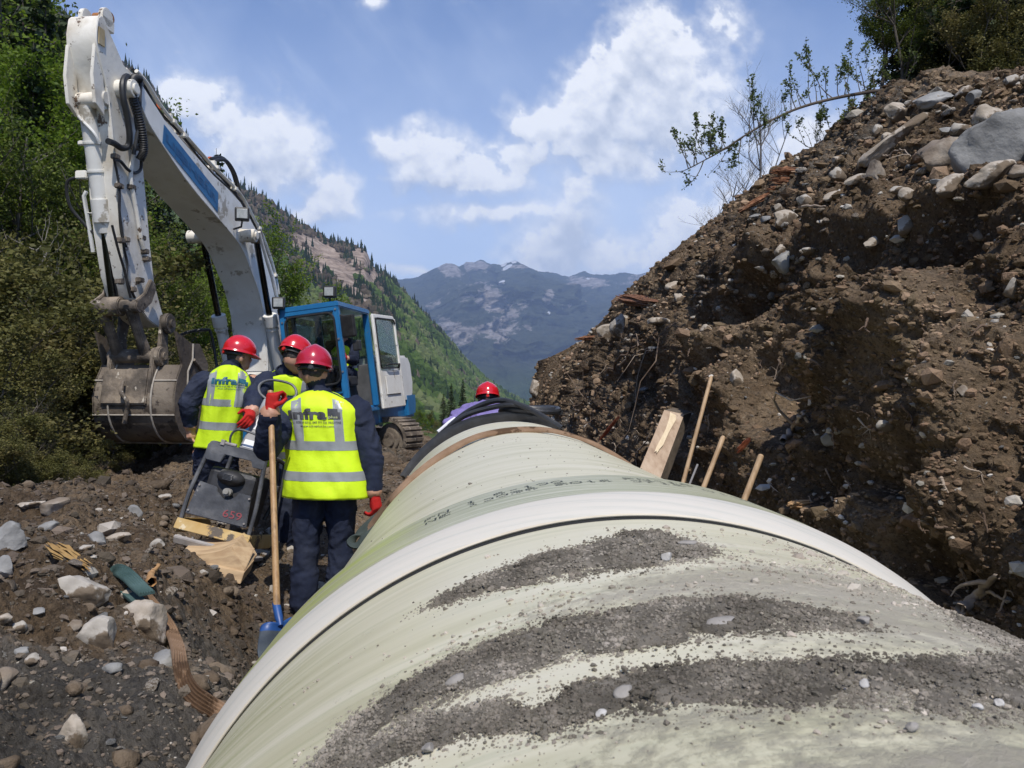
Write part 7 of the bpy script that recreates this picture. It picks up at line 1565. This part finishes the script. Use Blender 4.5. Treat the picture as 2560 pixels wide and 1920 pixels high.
# ================================================================ stones, roots and timber
def _proj_unused(Pn):
    x, y, z = Pn[..., 0], Pn[..., 1], Pn[..., 2]-CAM_Z
    c, s = math.cos(YAW), math.sin(YAW); x, y = x*c-y*s, x*s+y*c
    c, s = math.cos(PITCH), math.sin(PITCH); y, z = y*c+z*s, -y*s+z*c
    return (1280+FPX*x/y)/1.15732, (960-FPX*z/y)/1.15732
bu_, bv_ = proj(BANKP); bf = BANKP.reshape(-1, 3); bu_, bv_ = bu_.ravel(), bv_.ravel()
Gp = pc.reshape(-1, 3) if False else np.stack([go_v for go_v in [np.zeros(3)]])
gco = np.zeros(len(go_.data.vertices)*3); go_.data.vertices.foreach_get('co', gco); gco = gco.reshape(-1, 3); gu_, gv_ = proj(gco)
def hit(u, v, on='b', tol=9):
    U, V_, C = (bu_, bv_, bf) if on == 'b' else (gu_, gv_, gco)
    k = np.where((abs(U-u) < tol) & (abs(V_-v) < tol))[0]
    if len(k) == 0: return hit(u, v, on, tol*2) if tol < 300 else V3((3, 6, 1))
    return V3(C[k[np.argmin(C[k, 1])]])
RK = {'t': M('tan_limestone', [(.24,.20,.15), (.38,.33,.27), (.50,.46,.40)], scale=5, rough=.92, bump=.01, bscale=22, detail=9, spots=[((.14,.105,.07), 3.5, .52)]),
      'g': M('blue_grey_rock', [(.145,.143,.138), (.23,.228,.22), (.33,.325,.31)], scale=4, rough=.85, bump=.008, bscale=24, detail=9, spots=[((.20,.16,.12), 5, .63), ((.5,.5,.5), 30, .72)]),
      'w': M('pale_limestone', [(.26,.235,.20), (.38,.35,.305), (.47,.44,.39)], scale=5, rough=.9, bump=.006, bscale=26, detail=9, spots=[((.15,.115,.08), 3.5, .50)]),
      'm': M('muddy_rock', [(.13,.10,.075), (.21,.17,.13), (.34,.30,.25)], scale=4, rough=.95, bump=.012, bscale=20, detail=9)}
def C1_(x, y): return ((1700+x*.3888)/1.15732, y*.3888/1.15732)
def C2_(x, y): return ((1300+x*.5788)/1.15732, (600+y*.5788)/1.15732)
def CL_(x, y): return (x*.4942/1.15732, (1100+y*.4942)/1.15732)
def stone(uv, w, h, k, lab, on='b', grp=None, rot=None, dep=.8, seed=None, sink=.35, cuts=6, name='rock'):
    p = hit(*uv, on=on); s = p.y/1750; sx, sz = w*s/2, h*s/2; sy = min(sx, sz)*.5+max(sx, sz)*.5*dep
    if on == 'b': p = p+V3((-sx*(.5-sink), -sy*.3, 0))
    else: p = p+V3((0, -sy*.1, sz*(.12-sink*.5)))
    if on == 'b': sx, sy, sz = sx*1.2, sy*1.1, sz*1.2
    o = rock_obj(name, p, (sx*1.12, sy, sz*1.15), RK[k], seed or int(uv[0]*3+uv[1]), rot=rot if rot else (0, 0, .2), sub=4 if w > 60 else 3, cuts=cuts, rough_=.22); return tag(o, lab, 'rock', grp)
B1 = [((2090,965),560,400,'g','huge blue grey boulder at the right edge of the upper bank',(0,.5,-.2)),((1690,985),350,210,'m','large mud covered tan slab left of the huge grey boulder',(0,-.2,0)),((2010,750),250,170,'t','tan cream boulder just above the huge grey boulder',(0,.1,0)),
      ((1800,830),130,90,'w','cream chipped rock left of the tan boulder above the huge boulder',None),((1620,640),230,70,'g','long flat grey slab lying under the spruces on the crest',(0,-.25,0)),((1390,870),450,110,'t','long brown stone slab lying diagonally on the upper slope',(.0,-.62,.1)),
      ((1190,1030),100,85,'t','square brown block at the lower end of the long diagonal slab',(0,-.3,0)),((1400,760),190,110,'t','dusty rounded rock on the crest above the diagonal slab',None),((1800,600),120,70,'t','tan rock between grey slab and earth near the crest',None),((1905,620),120,80,'g','grey rounded rock beside the tan one near the crest',None),
      ((2150,510),120,70,'w','white capped rock on the crest at the right edge',None),((1000,1130),100,100,'w','bright white blocky rock in the middle of the upper slope',None),((1110,1145),130,42,'t','thin tilted slab right of the bright white block',(0,-.35,0)),((820,1280),110,85,'w','pale rounded rock below the rusty root clump',None),((960,1240),95,45,'t','small tan slab right of the pale rounded rock',(0,-.3,0)),
      ((680,1395),150,100,'t','tan rock with cream face on the lower left of the slope',None),((1390,1195),120,52,'w','flat cream stone in the middle right of the slope',None),((1450,1275),110,80,'t','tan rock below the flat cream stone',None),((1720,1220),220,110,'t','broad tan rock below the huge boulder, left side',(0,-.2,0)),((1985,1150),270,120,'t','broad wedge of cream rock directly under the huge boulder',(0,-.3,0)),
      ((2150,1095),130,70,'m','brown muddy rock at the right under the huge boulder',None),((1690,1165),65,32,'g','small grey pebble of two above the broad tan rock, right one',None),((1640,1145),75,28,'g','small grey pebble of two above the broad tan rock, left one',None),((1700,870),120,42,'g','thin grey slab between diagonal slab and huge boulder',None),
      ((980,1035),52,46,'t','small tan stone left of the square brown block',None),((1445,1465),140,100,'w','pale angular rock on the edge above the dark cave',(0,-.4,0)),((1235,1565),120,60,'t','flat tan rock at the upper left edge of the dark cave',(0,-.25,0)),((820,1592),100,34,'w','flat white stone on the left slope, level with the cave',None),((640,1312),55,42,'t','small round stone at the left of the slope',None),
      ((1255,870),60,75,'w','upright white stone left of the diagonal slab',None),((1310,870),85,65,'t','tan stone against the upper left side of the diagonal slab',None),((1450,690),55,36,'w','small cream stone on the crest above the dusty rounded rock',None),((640,1610),90,70,'t','tan stone at the lower left of the slope by the cave level',None),((1900,1540),70,50,'m','muddy stone right of the dark cave',None),((915,1418),55,26,'w','small white chip in the left part of the slope',None),((1250,1090),110,160,'m','upright muddy rock below the square brown block',None)]
for uv, w, h, k, lab, rot in B1: stone(C1_(*uv), w*.336, h*.336, k, lab, rot=rot, grp=None)
B2 = [((1120,82),90,95,'g','grey green angular rock on the left lip of the gully',None),((1240,36),80,28,'w','thin white stone above the grey green rock',None),((2125,208),100,75,'w','white rock at the right edge of the frame, level with the cave',None),((660,185),70,36,'t','pale stone on the lower skyline of the bank',None),((672,250),34,60,'t','tan stone column below the pale stone on the skyline',None),
      ((440,352),85,90,'w','cream boulder perched on the low skyline beside the log',None),((365,402),80,66,'t','brown and cream rock perched left of the cream boulder',None),((790,372),50,36,'t','yellow tan stone in the left face',None),((1580,812),80,44,'w','white chipped stone low in the shaded wall',None),((1330,855),70,60,'g','grey quartz stone low in the shaded wall',None),((62,660),44,80,'t','tan stone at the far lower end of the bank',None),((1920,640),50,44,'m','brown stone in the dark part of the wall at right',None),
      ((950,590),50,70,'t','upright tan stone above the wooden handles',None),((600,350),90,34,'t','flat stone on the skyline right of the log',None)]
for uv, w, h, k, lab, rot in B2: stone(C2_(*uv), w*.5, h*.5, k, lab, rot=rot)
GL_ = [((60,497),150,165,'g','big grey boulder at the left edge, upper of two'),((30,640),110,150,'g','smooth grey stone at the left edge, lower of two'),((270,430),90,46,'g','flat grey stone tilted on the dark clay'),((435,526),66,28,'w','small white stone on the dark clay'),((508,497),90,84,'g','round grey stone in the clods'),((612,478),110,50,'t','flat tan stone right of the round grey stone'),
       ((700,345),76,78,'g','rounded grey stone at the top of the heap'),((845,306),80,30,'w','flat pale stone near the compactor base'),((300,318),130,90,'m','brown pyramid shaped lump on the top of the heap'),((180,346),120,46,'t','flat tan stone on top of the heap at left'),((812,517),64,54,'w','cream stone below the compactor'),((110,945),80,66,'w','pale rounded stone at the left, upper of three'),((130,1052),84,50,'g','flat grey stone at the left, middle of three'),
       ((172,1096),110,50,'w','flat pale stone at the left, lowest of three'),((28,905),90,54,'t','tan stone at the left edge'),((200,882),84,32,'g','thin grey stone right of the tan one'),((420,765),270,190,'w','large cream rock half coated in brown mud'),((525,1010),190,190,'w','cream rock below the large muddy one'),((750,940),240,230,'t','large tan rock behind the brown strap'),((842,1110),150,130,'g','grey boulder at the bend of the strap'),
       ((392,937),70,56,'m','dark round stone between the cream rocks'),((1046,662),46,34,'w','small white stone by the plywood'),((642,806),60,56,'t','tan stone under the teal sleeve'),((380,1500),150,230,'t','tan clay rock at the bottom'),((590,1150),100,56,'g','grey stone under the cream rock'),((30,1200),130,120,'m','brown muddy boulder at the lower left edge')]
for uv, w, h, k, lab in GL_: stone(CL_(*uv), w*.42, h*.42, k, lab+(' of the spoil heap' if len(lab) < 55 else ''), on='g', rot=(.2,-.15,.3), sink=.2)
for (u, v, w, h, lab) in [(632,1195,20,18,'white pebble beside the boot of the bending man'),(612,1150,60,44,'cream rubble stone behind the shovel handle'),(575,1365,22,14,'small grey stone left of the shovel blade')]: stone((u, v), w, h, 'w', lab, on='g')
# smaller anonymous stones
r = np.random.default_rng(31)
PR_ = {}
def small(n, on, grp, lab, boxes, sizes, name='stone'):
    for i in range(n):
        u0, v0, u1, v1 = boxes[i % len(boxes)]; u, v = r.uniform(u0, u1), r.uniform(v0, v1); p = hit(u, v, on, 6)
        if on == 'g' and p.y > 11: continue
        key = int(r.integers(0, 9)); k = 'tmgmwt'[key % 6]
        if key not in PR_: o = rock_obj(name, (0,0,0), (1,.8,.6), RK[k], 500+key, sub=3, cuts=6, rough_=.2); PR_[key] = o; first = True
        else: o = PR_[key].copy(); COL.objects.link(o); first = False
        s = float(r.choice(sizes)*r.uniform(.7, 1.3)*p.y/1750/2); o.scale = (s*r.uniform(.8, 1.5), s, s*r.uniform(.7, 1.1)); o.location = p+V3((0, 0, s*.2)) if on == 'g' else p+V3((-s*.2, -s*.2, s*.1)); o.rotation_euler = (r.uniform(-.5, .5), r.uniform(-.6, .3), r.uniform(0, 6.3))
        tag(o, lab, 'stone', grp)
small(85, 'b', 'small loose stones on the upper bank', 'small loose stone on the sunlit upper slope of the bank', [(1500,560,1750,640),(1700,330,2200,560),(1600,430,1800,560),(1850,230,2210,420),(1980,200,2200,300)], [10, 14, 20, 26])
small(30, 'b', 'small stones in the bank wall', 'small stone stuck in the steep wall of the bank', [(1300,700,1500,900),(1500,640,1800,900),(1800,650,2200,1000)], [9, 12, 17])
small(24, 'g', 'small stones on the spoil heap', 'small stone among the clods of the spoil heap', [(0,1110,420,1300),(0,1280,380,1640),(380,1080,620,1260)], [10, 14, 20, 28])
# roots dangling from the wall
ROOT = M('root', [(.075,.048,.032), (.14,.095,.065), (.26,.20,.15)], scale=3, rough=.9, bump=.002, bscale=40); ROOTL = M('root_pale', [(.26,.20,.15), (.40,.33,.26)], scale=4, rough=.9)
def root(pts, r0, mat, lab=None, grp=None, cat='root', name='root', forks=2):
    P_ = spline(pts, 6); L = sum((P_[i+1]-P_[i]).length for i in range(len(P_)-1)); paths = []
    P_ = [p+V3(tuple(r.normal(0, L*.008, 3))) for p in P_]; paths.append(([tuple(p) for p in P_], np.linspace(r0, r0*.35, len(P_))))
    for _ in range(forks):
        k = int(r.integers(len(P_)//3, len(P_)-1)); q = P_[k]; d = V3(tuple(r.normal(0, 1, 3))); d.x = -abs(d.x)*.5; d.normalize(); Q = [q]
        for j in range(5): d = (d+V3(tuple(r.normal(0, .35, 3)))+V3((0, 0, -.15))).normalized(); Q.append(Q[-1]+d*L*.09)
        paths.append(([tuple(p) for p in Q], np.linspace(r0*.5, r0*.12, 6)))
    V, F = tubes_np(paths, 6); return tag(mesh_np(name, V, F, mat, None, True), lab, cat, grp)
out = V3((-.05, -.04, .02))
def bpth(L, off=.05): return [hit(u, v)+V3((-off, -off*.6, off*.3)) for u, v in L]
root(bpth([C2_(1160,855), C2_(1200,820), C2_(1240,775), C2_(1275,735)], .06), .022, ROOTL, 'pale broken branch sticking out of the wall above the wooden handles', None, 'branch', 'broken_branch')
root(bpth([C2_(1925,1590), C2_(1985,1545), C2_(2030,1510), C2_(2075,1475)], .05), .024, ROOTL, 'pale forked branch on the wall at lower right above the pipe', None, 'branch', 'broken_branch', 3)
root(bpth([C2_(2000,1540), C2_(2040,1535), C2_(2085,1560), C2_(2120,1570)], .04), .010, ROOTL, 'thin curved pale root right of the forked branch', None)
root(bpth([C2_(380,590), C2_(440,520), C2_(520,480), C2_(600,440), C2_(660,380)], .06), .020, ROOT, 'long brown root slanting up the far left face of the bank', None)
root(bpth([C2_(450,560), C2_(540,490), C2_(600,470), C2_(560,490)], .06), .016, ROOTL, 'pale looping root beside the long brown one on the far face', None)
root(bpth([C2_(270,760), C2_(240,720), C2_(265,690), C2_(300,650)], .06), .018, ROOT, 'twisted brown root near the far toe of the bank', None)
root(bpth([C2_(450,965), C2_(520,905), C2_(560,860)], .05), .014, ROOTL, 'pale stick beside the rough beam, near the strap', None, 'branch', 'broken_branch', 1)
root(bpth([C1_(1310,1010), C1_(1370,985), C1_(1440,970), C1_(1510,1040)], .05), .010, ROOTL, 'thin bent pale root below the long diagonal slab', None)
root(bpth([C1_(770,1325), C1_(860,1322), C1_(950,1320)], .04), .016, ROOTL, 'straight grey stick lying below the white blocky rock', None, 'branch', 'broken_branch', 0)
for i in range(70):
    box = [(1160,840,1420,960),(1250,700,1500,900),(1650,850,1900,1120),(1500,760,1760,900),(1850,1000,2150,1320),(1700,620,2150,900)][i % 6]; u, v = r.uniform(box[0], box[2]), r.uniform(box[1], box[3]); l = r.uniform(20, 60); a = r.uniform(0, 3.14) if i % 2 else r.uniform(1.9, 2.7)
    p0 = hit(u, v)+V3((-.03, -.03, 0)); sc = p0.y/1750; P_ = [p0]; d = V3((-math.cos(a)*.6, -.3, -math.sin(a)*.7))
    for k in range(4): d = (d.normalized()+V3(tuple(r.normal(0, .35, 3)))+V3((0, 0, -.1))).normalized(); P_.append(P_[-1]+d*l*sc/4)
    root(P_, r.uniform(.0035, .009), ROOTL if i % 4 == 0 else ROOT, 'thin root dangling from the bank wall', 'thin roots dangling from the bank wall', forks=3)
# rotten timber
RED_ = M('rotten_orange_wood', [(.09,.04,.022), (.20,.085,.04), (.32,.16,.085)], scale=6, rough=.9, bump=.008, bscale=22, stretch=(3, 3, 3), detail=8)
def timber(a, b, ra, lab, mat=RED_, name='rotten_log', cat='log', n=12, chips=4):
    """split, fibrous wood: a ragged core wrapped in long splinters"""
    a, b = V3(a), V3(b); ra = ra*.62; mb = MB(); d = (b-a); L = d.length; d.normalize(); N = d.orthogonal().normalized(); B = d.cross(N)
    for i in range(26+chips*3):
        th = r.uniform(0, 6.28); q = ra*r.uniform(.1, .85); o_ = N*math.cos(th)*q+B*math.sin(th)*q; t0 = r.uniform(-.12, .35)*L; t1 = r.uniform(.6, 1.12)*L; w = ra*r.uniform(.16, .34); bend = V3(tuple(r.normal(0, ra*.22, 3)))
        P_ = [a+d*t0+o_, a+d*(t0*.6+t1*.4)+o_+bend, a+d*t1+o_*.9]; mb.tube(P_, [w*.25, w, w*.15], 4)
    return tag(mb.build(name, mat, None), lab, cat)
q0, q1 = hit(*C2_(470,292)), hit(*C2_(615,285)); timber(q0+V3((-.25,-.1,.1)), q1+V3((.1,.1,.05)), .13, 'orange brown rotten log jutting from the low skyline of the bank')
q0 = hit(*C2_(300,440)); timber(q0+V3((-.35,0,.05)), q0+V3((.25,.1,.12)), .07, 'short orange log at the far end of the bank skyline')
q0 = hit(*C1_(660,1150)); 
for j, (dx_, dz_) in enumerate([(0,0),(.02,.10),(-.02,-.10)]): timber(q0+V3((-.20+dx_,-.12,dz_)), q0+V3((.28,.1,dz_+.05)), .07, ['middle piece of the rust red root clump on the slope skyline','top piece of the rust red root clump on the slope skyline','bottom piece of the rust red root clump on the slope skyline'][j], chips=7)
q0 = hit(*C1_(500,1310)); timber(q0+V3((-.25,-.1,-.1)), q0+V3((.25,.05,.18)), .05, 'orange bark strip on the crest left of the rust red clump')
REDW = M('fresh_red_wood', [(.26,.05,.02), (.40,.12,.05)], scale=8, rough=.85, bump=.003, bscale=40)
q0, q1 = hit(*C2_(345,850)), hit(*C2_(420,760)); timber(q0+V3((-.06,-.06,0)), q1+V3((-.04,-.06,0)), .045, 'splintered bright orange root in the wall behind the strap', REDW, chips=9)
q0, q1 = hit(*C2_(950,900)), hit(*C2_(985,845)); timber(q0+V3((-.06,-.06,0)), q1+V3((-.04,-.06,0)), .035, 'bright red orange wood splinter between the two right handles', REDW, chips=6)
q0, q1 = hit(*C2_(1190,1140)), hit(*C2_(1270,1110)); timber(q0+V3((-.08,-.06,0)), q1+V3((-.04,-.06,0)), .045, 'tan splintered root stub above the bell of the pipe', M('tan_splinter', [(.30,.17,.08), (.42,.27,.14)], scale=8, rough=.9), chips=8)
q0, q1 = hit(*CL_(300,575), on='g'), hit(*CL_(480,690), on='g'); timber(q0+V3((0,-.03,.05)), q1+V3((0,-.03,.05)), .05, 'rotten yellow brown wood strip lying on the large cream rock', M('yellow_rot', [(.26,.15,.05), (.40,.26,.10)], scale=8, rough=.95, bump=.004), chips=6)
root([hit(*CL_(x, y), on='g')+V3((0, -.02, .04)) for x, y in [(785,735),(790,705),(800,680),(825,650)]], .022, M('orange_root', [(.36,.19,.07), (.46,.27,.12)], rough=.8), 'short orange root hook on the heap right of the teal sleeve', None, forks=0)
# ---- beam and handles leaning on the bank
BEAM = M('rough_sawn_beam', [(.30,.21,.145), (.42,.31,.22), (.50,.39,.29)], scale=3, rough=.85, bump=.003, bscale=18, stretch=(4, 4, .7), detail=8, spots=[((.18,.12,.08), 4, .64)]); FRESH = M('fresh_split_wood', [(.62,.50,.33), (.70,.58,.40)], scale=8, rough=.8, stretch=(5, 5, .5)); BKK = M('muddy_bark_side', [(.07,.055,.04), (.14,.11,.08)], scale=6, rough=.95, bump=.008, bscale=22)
def C4_(x, y): return ((1000+x*.452)/1.15732, (900+y*.452)/1.15732)
bt = empty('rough_beam', atv(*C4_(1390,640), 6.9), 'thick rough sawn beam with pale split strip leaning on the bank', 'beam')
dB, dT = 6.75, 7.15
A = [atv(*C4_(1462,276), dT), atv(*C4_(1572,300), dT), atv(*C4_(1440,655), dB), atv(*C4_(1322,612), dB)]; ext = [(A[2]-A[1])*.55, (A[3]-A[0])*.55]
f4 = [A[0], A[1], A[2]+ext[0], A[3]+ext[1]]; bk_ = V3((.12, .16, .02)); mb = MB(); P8 = f4+[p+bk_ for p in f4]; mb.add(P8, [(0,3,2,1)]); mb.cur = 1; mb.add(P8, [(4,5,6,7),(0,1,5,4),(1,2,6,5),(2,3,7,6),(3,0,4,7)])
adopt(mb.build('beam_body', [BEAM, BKK], None, bevel=.006), bt)
nrm = (A[1]-A[0]).cross(A[3]-A[0]).normalized(); nrm = nrm if nrm.y < 0 else -nrm
pl_ = [(.30,.02),(.62,.05),(.72,.12),(.62,.35),(.60,.55),(.52,.62),(.46,.70),(.40,.66),(.34,.69),(.33,.60),(.38,.45),(.42,.30),(.38,.12)]
Q = [A[0]+(A[1]-A[0])*a+(A[3]-A[0])*b+nrm*.004 for a, b in pl_]; mb = MB(); mb.add(Q+[p+nrm*.002 for p in Q], [tuple(range(13)), tuple(range(13, 26))]+[(i, (i+1) % 13, 13+(i+1) % 13, 13+i) for i in range(13)]); o = mb.build('split_strip', FRESH, None); adopt(o, bt)
HND = M('worn_handle', [(.34,.22,.12), (.46,.32,.19), (.28,.17,.09)], scale=3, rough=.6, stretch=(6, 6, 1), detail=7)
for (u0, v0, d0, u1, v1, d1, rr, lab) in [(1537,812,6.3,1475,1045,6.1,.016,'tallest wooden handle leaning on the bank right of the beam'),(1563,942,5.7,1518,1058,5.6,.018,'middle wooden tool handle leaning on the bank, dark at its top'),(1645,982,4.9,1607,1082,4.85,.019,'shortest and rightmost wooden handle leaning on the bank')]:
    a, b = atv(u0, v0, d0), atv(u1, v1, d1); b = b+(b-a)*.45; o = MB().tube([a+(a-b).normalized()*0, a.lerp(b,.02), a.lerp(b,.3), a.lerp(b,.6), b], [rr*.6, rr, rr*.95, rr*1.03, rr], 12).build('tool_handle', HND, None, smooth=True); tag(o, lab, 'handle', 'wooden handles leaning on the bank')
a, b = atv(1507,1003,5.9), atv(1489,1048,5.85); o = MB().tube([a, b+(b-a)], .008, 8).build('thin_rod', M('grey_rod', [(.25,.24,.24)], rough=.5), None, smooth=True); tag(o, 'thin grey rod standing between the two left handles', 'rod')

# drop the unused prototypes
for e in [o for o in list(COL.objects) if o.type == 'EMPTY' and o.location.z < -90 and not o.get('label')]:
    for ch in list(e.children): bpy.data.objects.remove(ch)
    bpy.data.objects.remove(e)
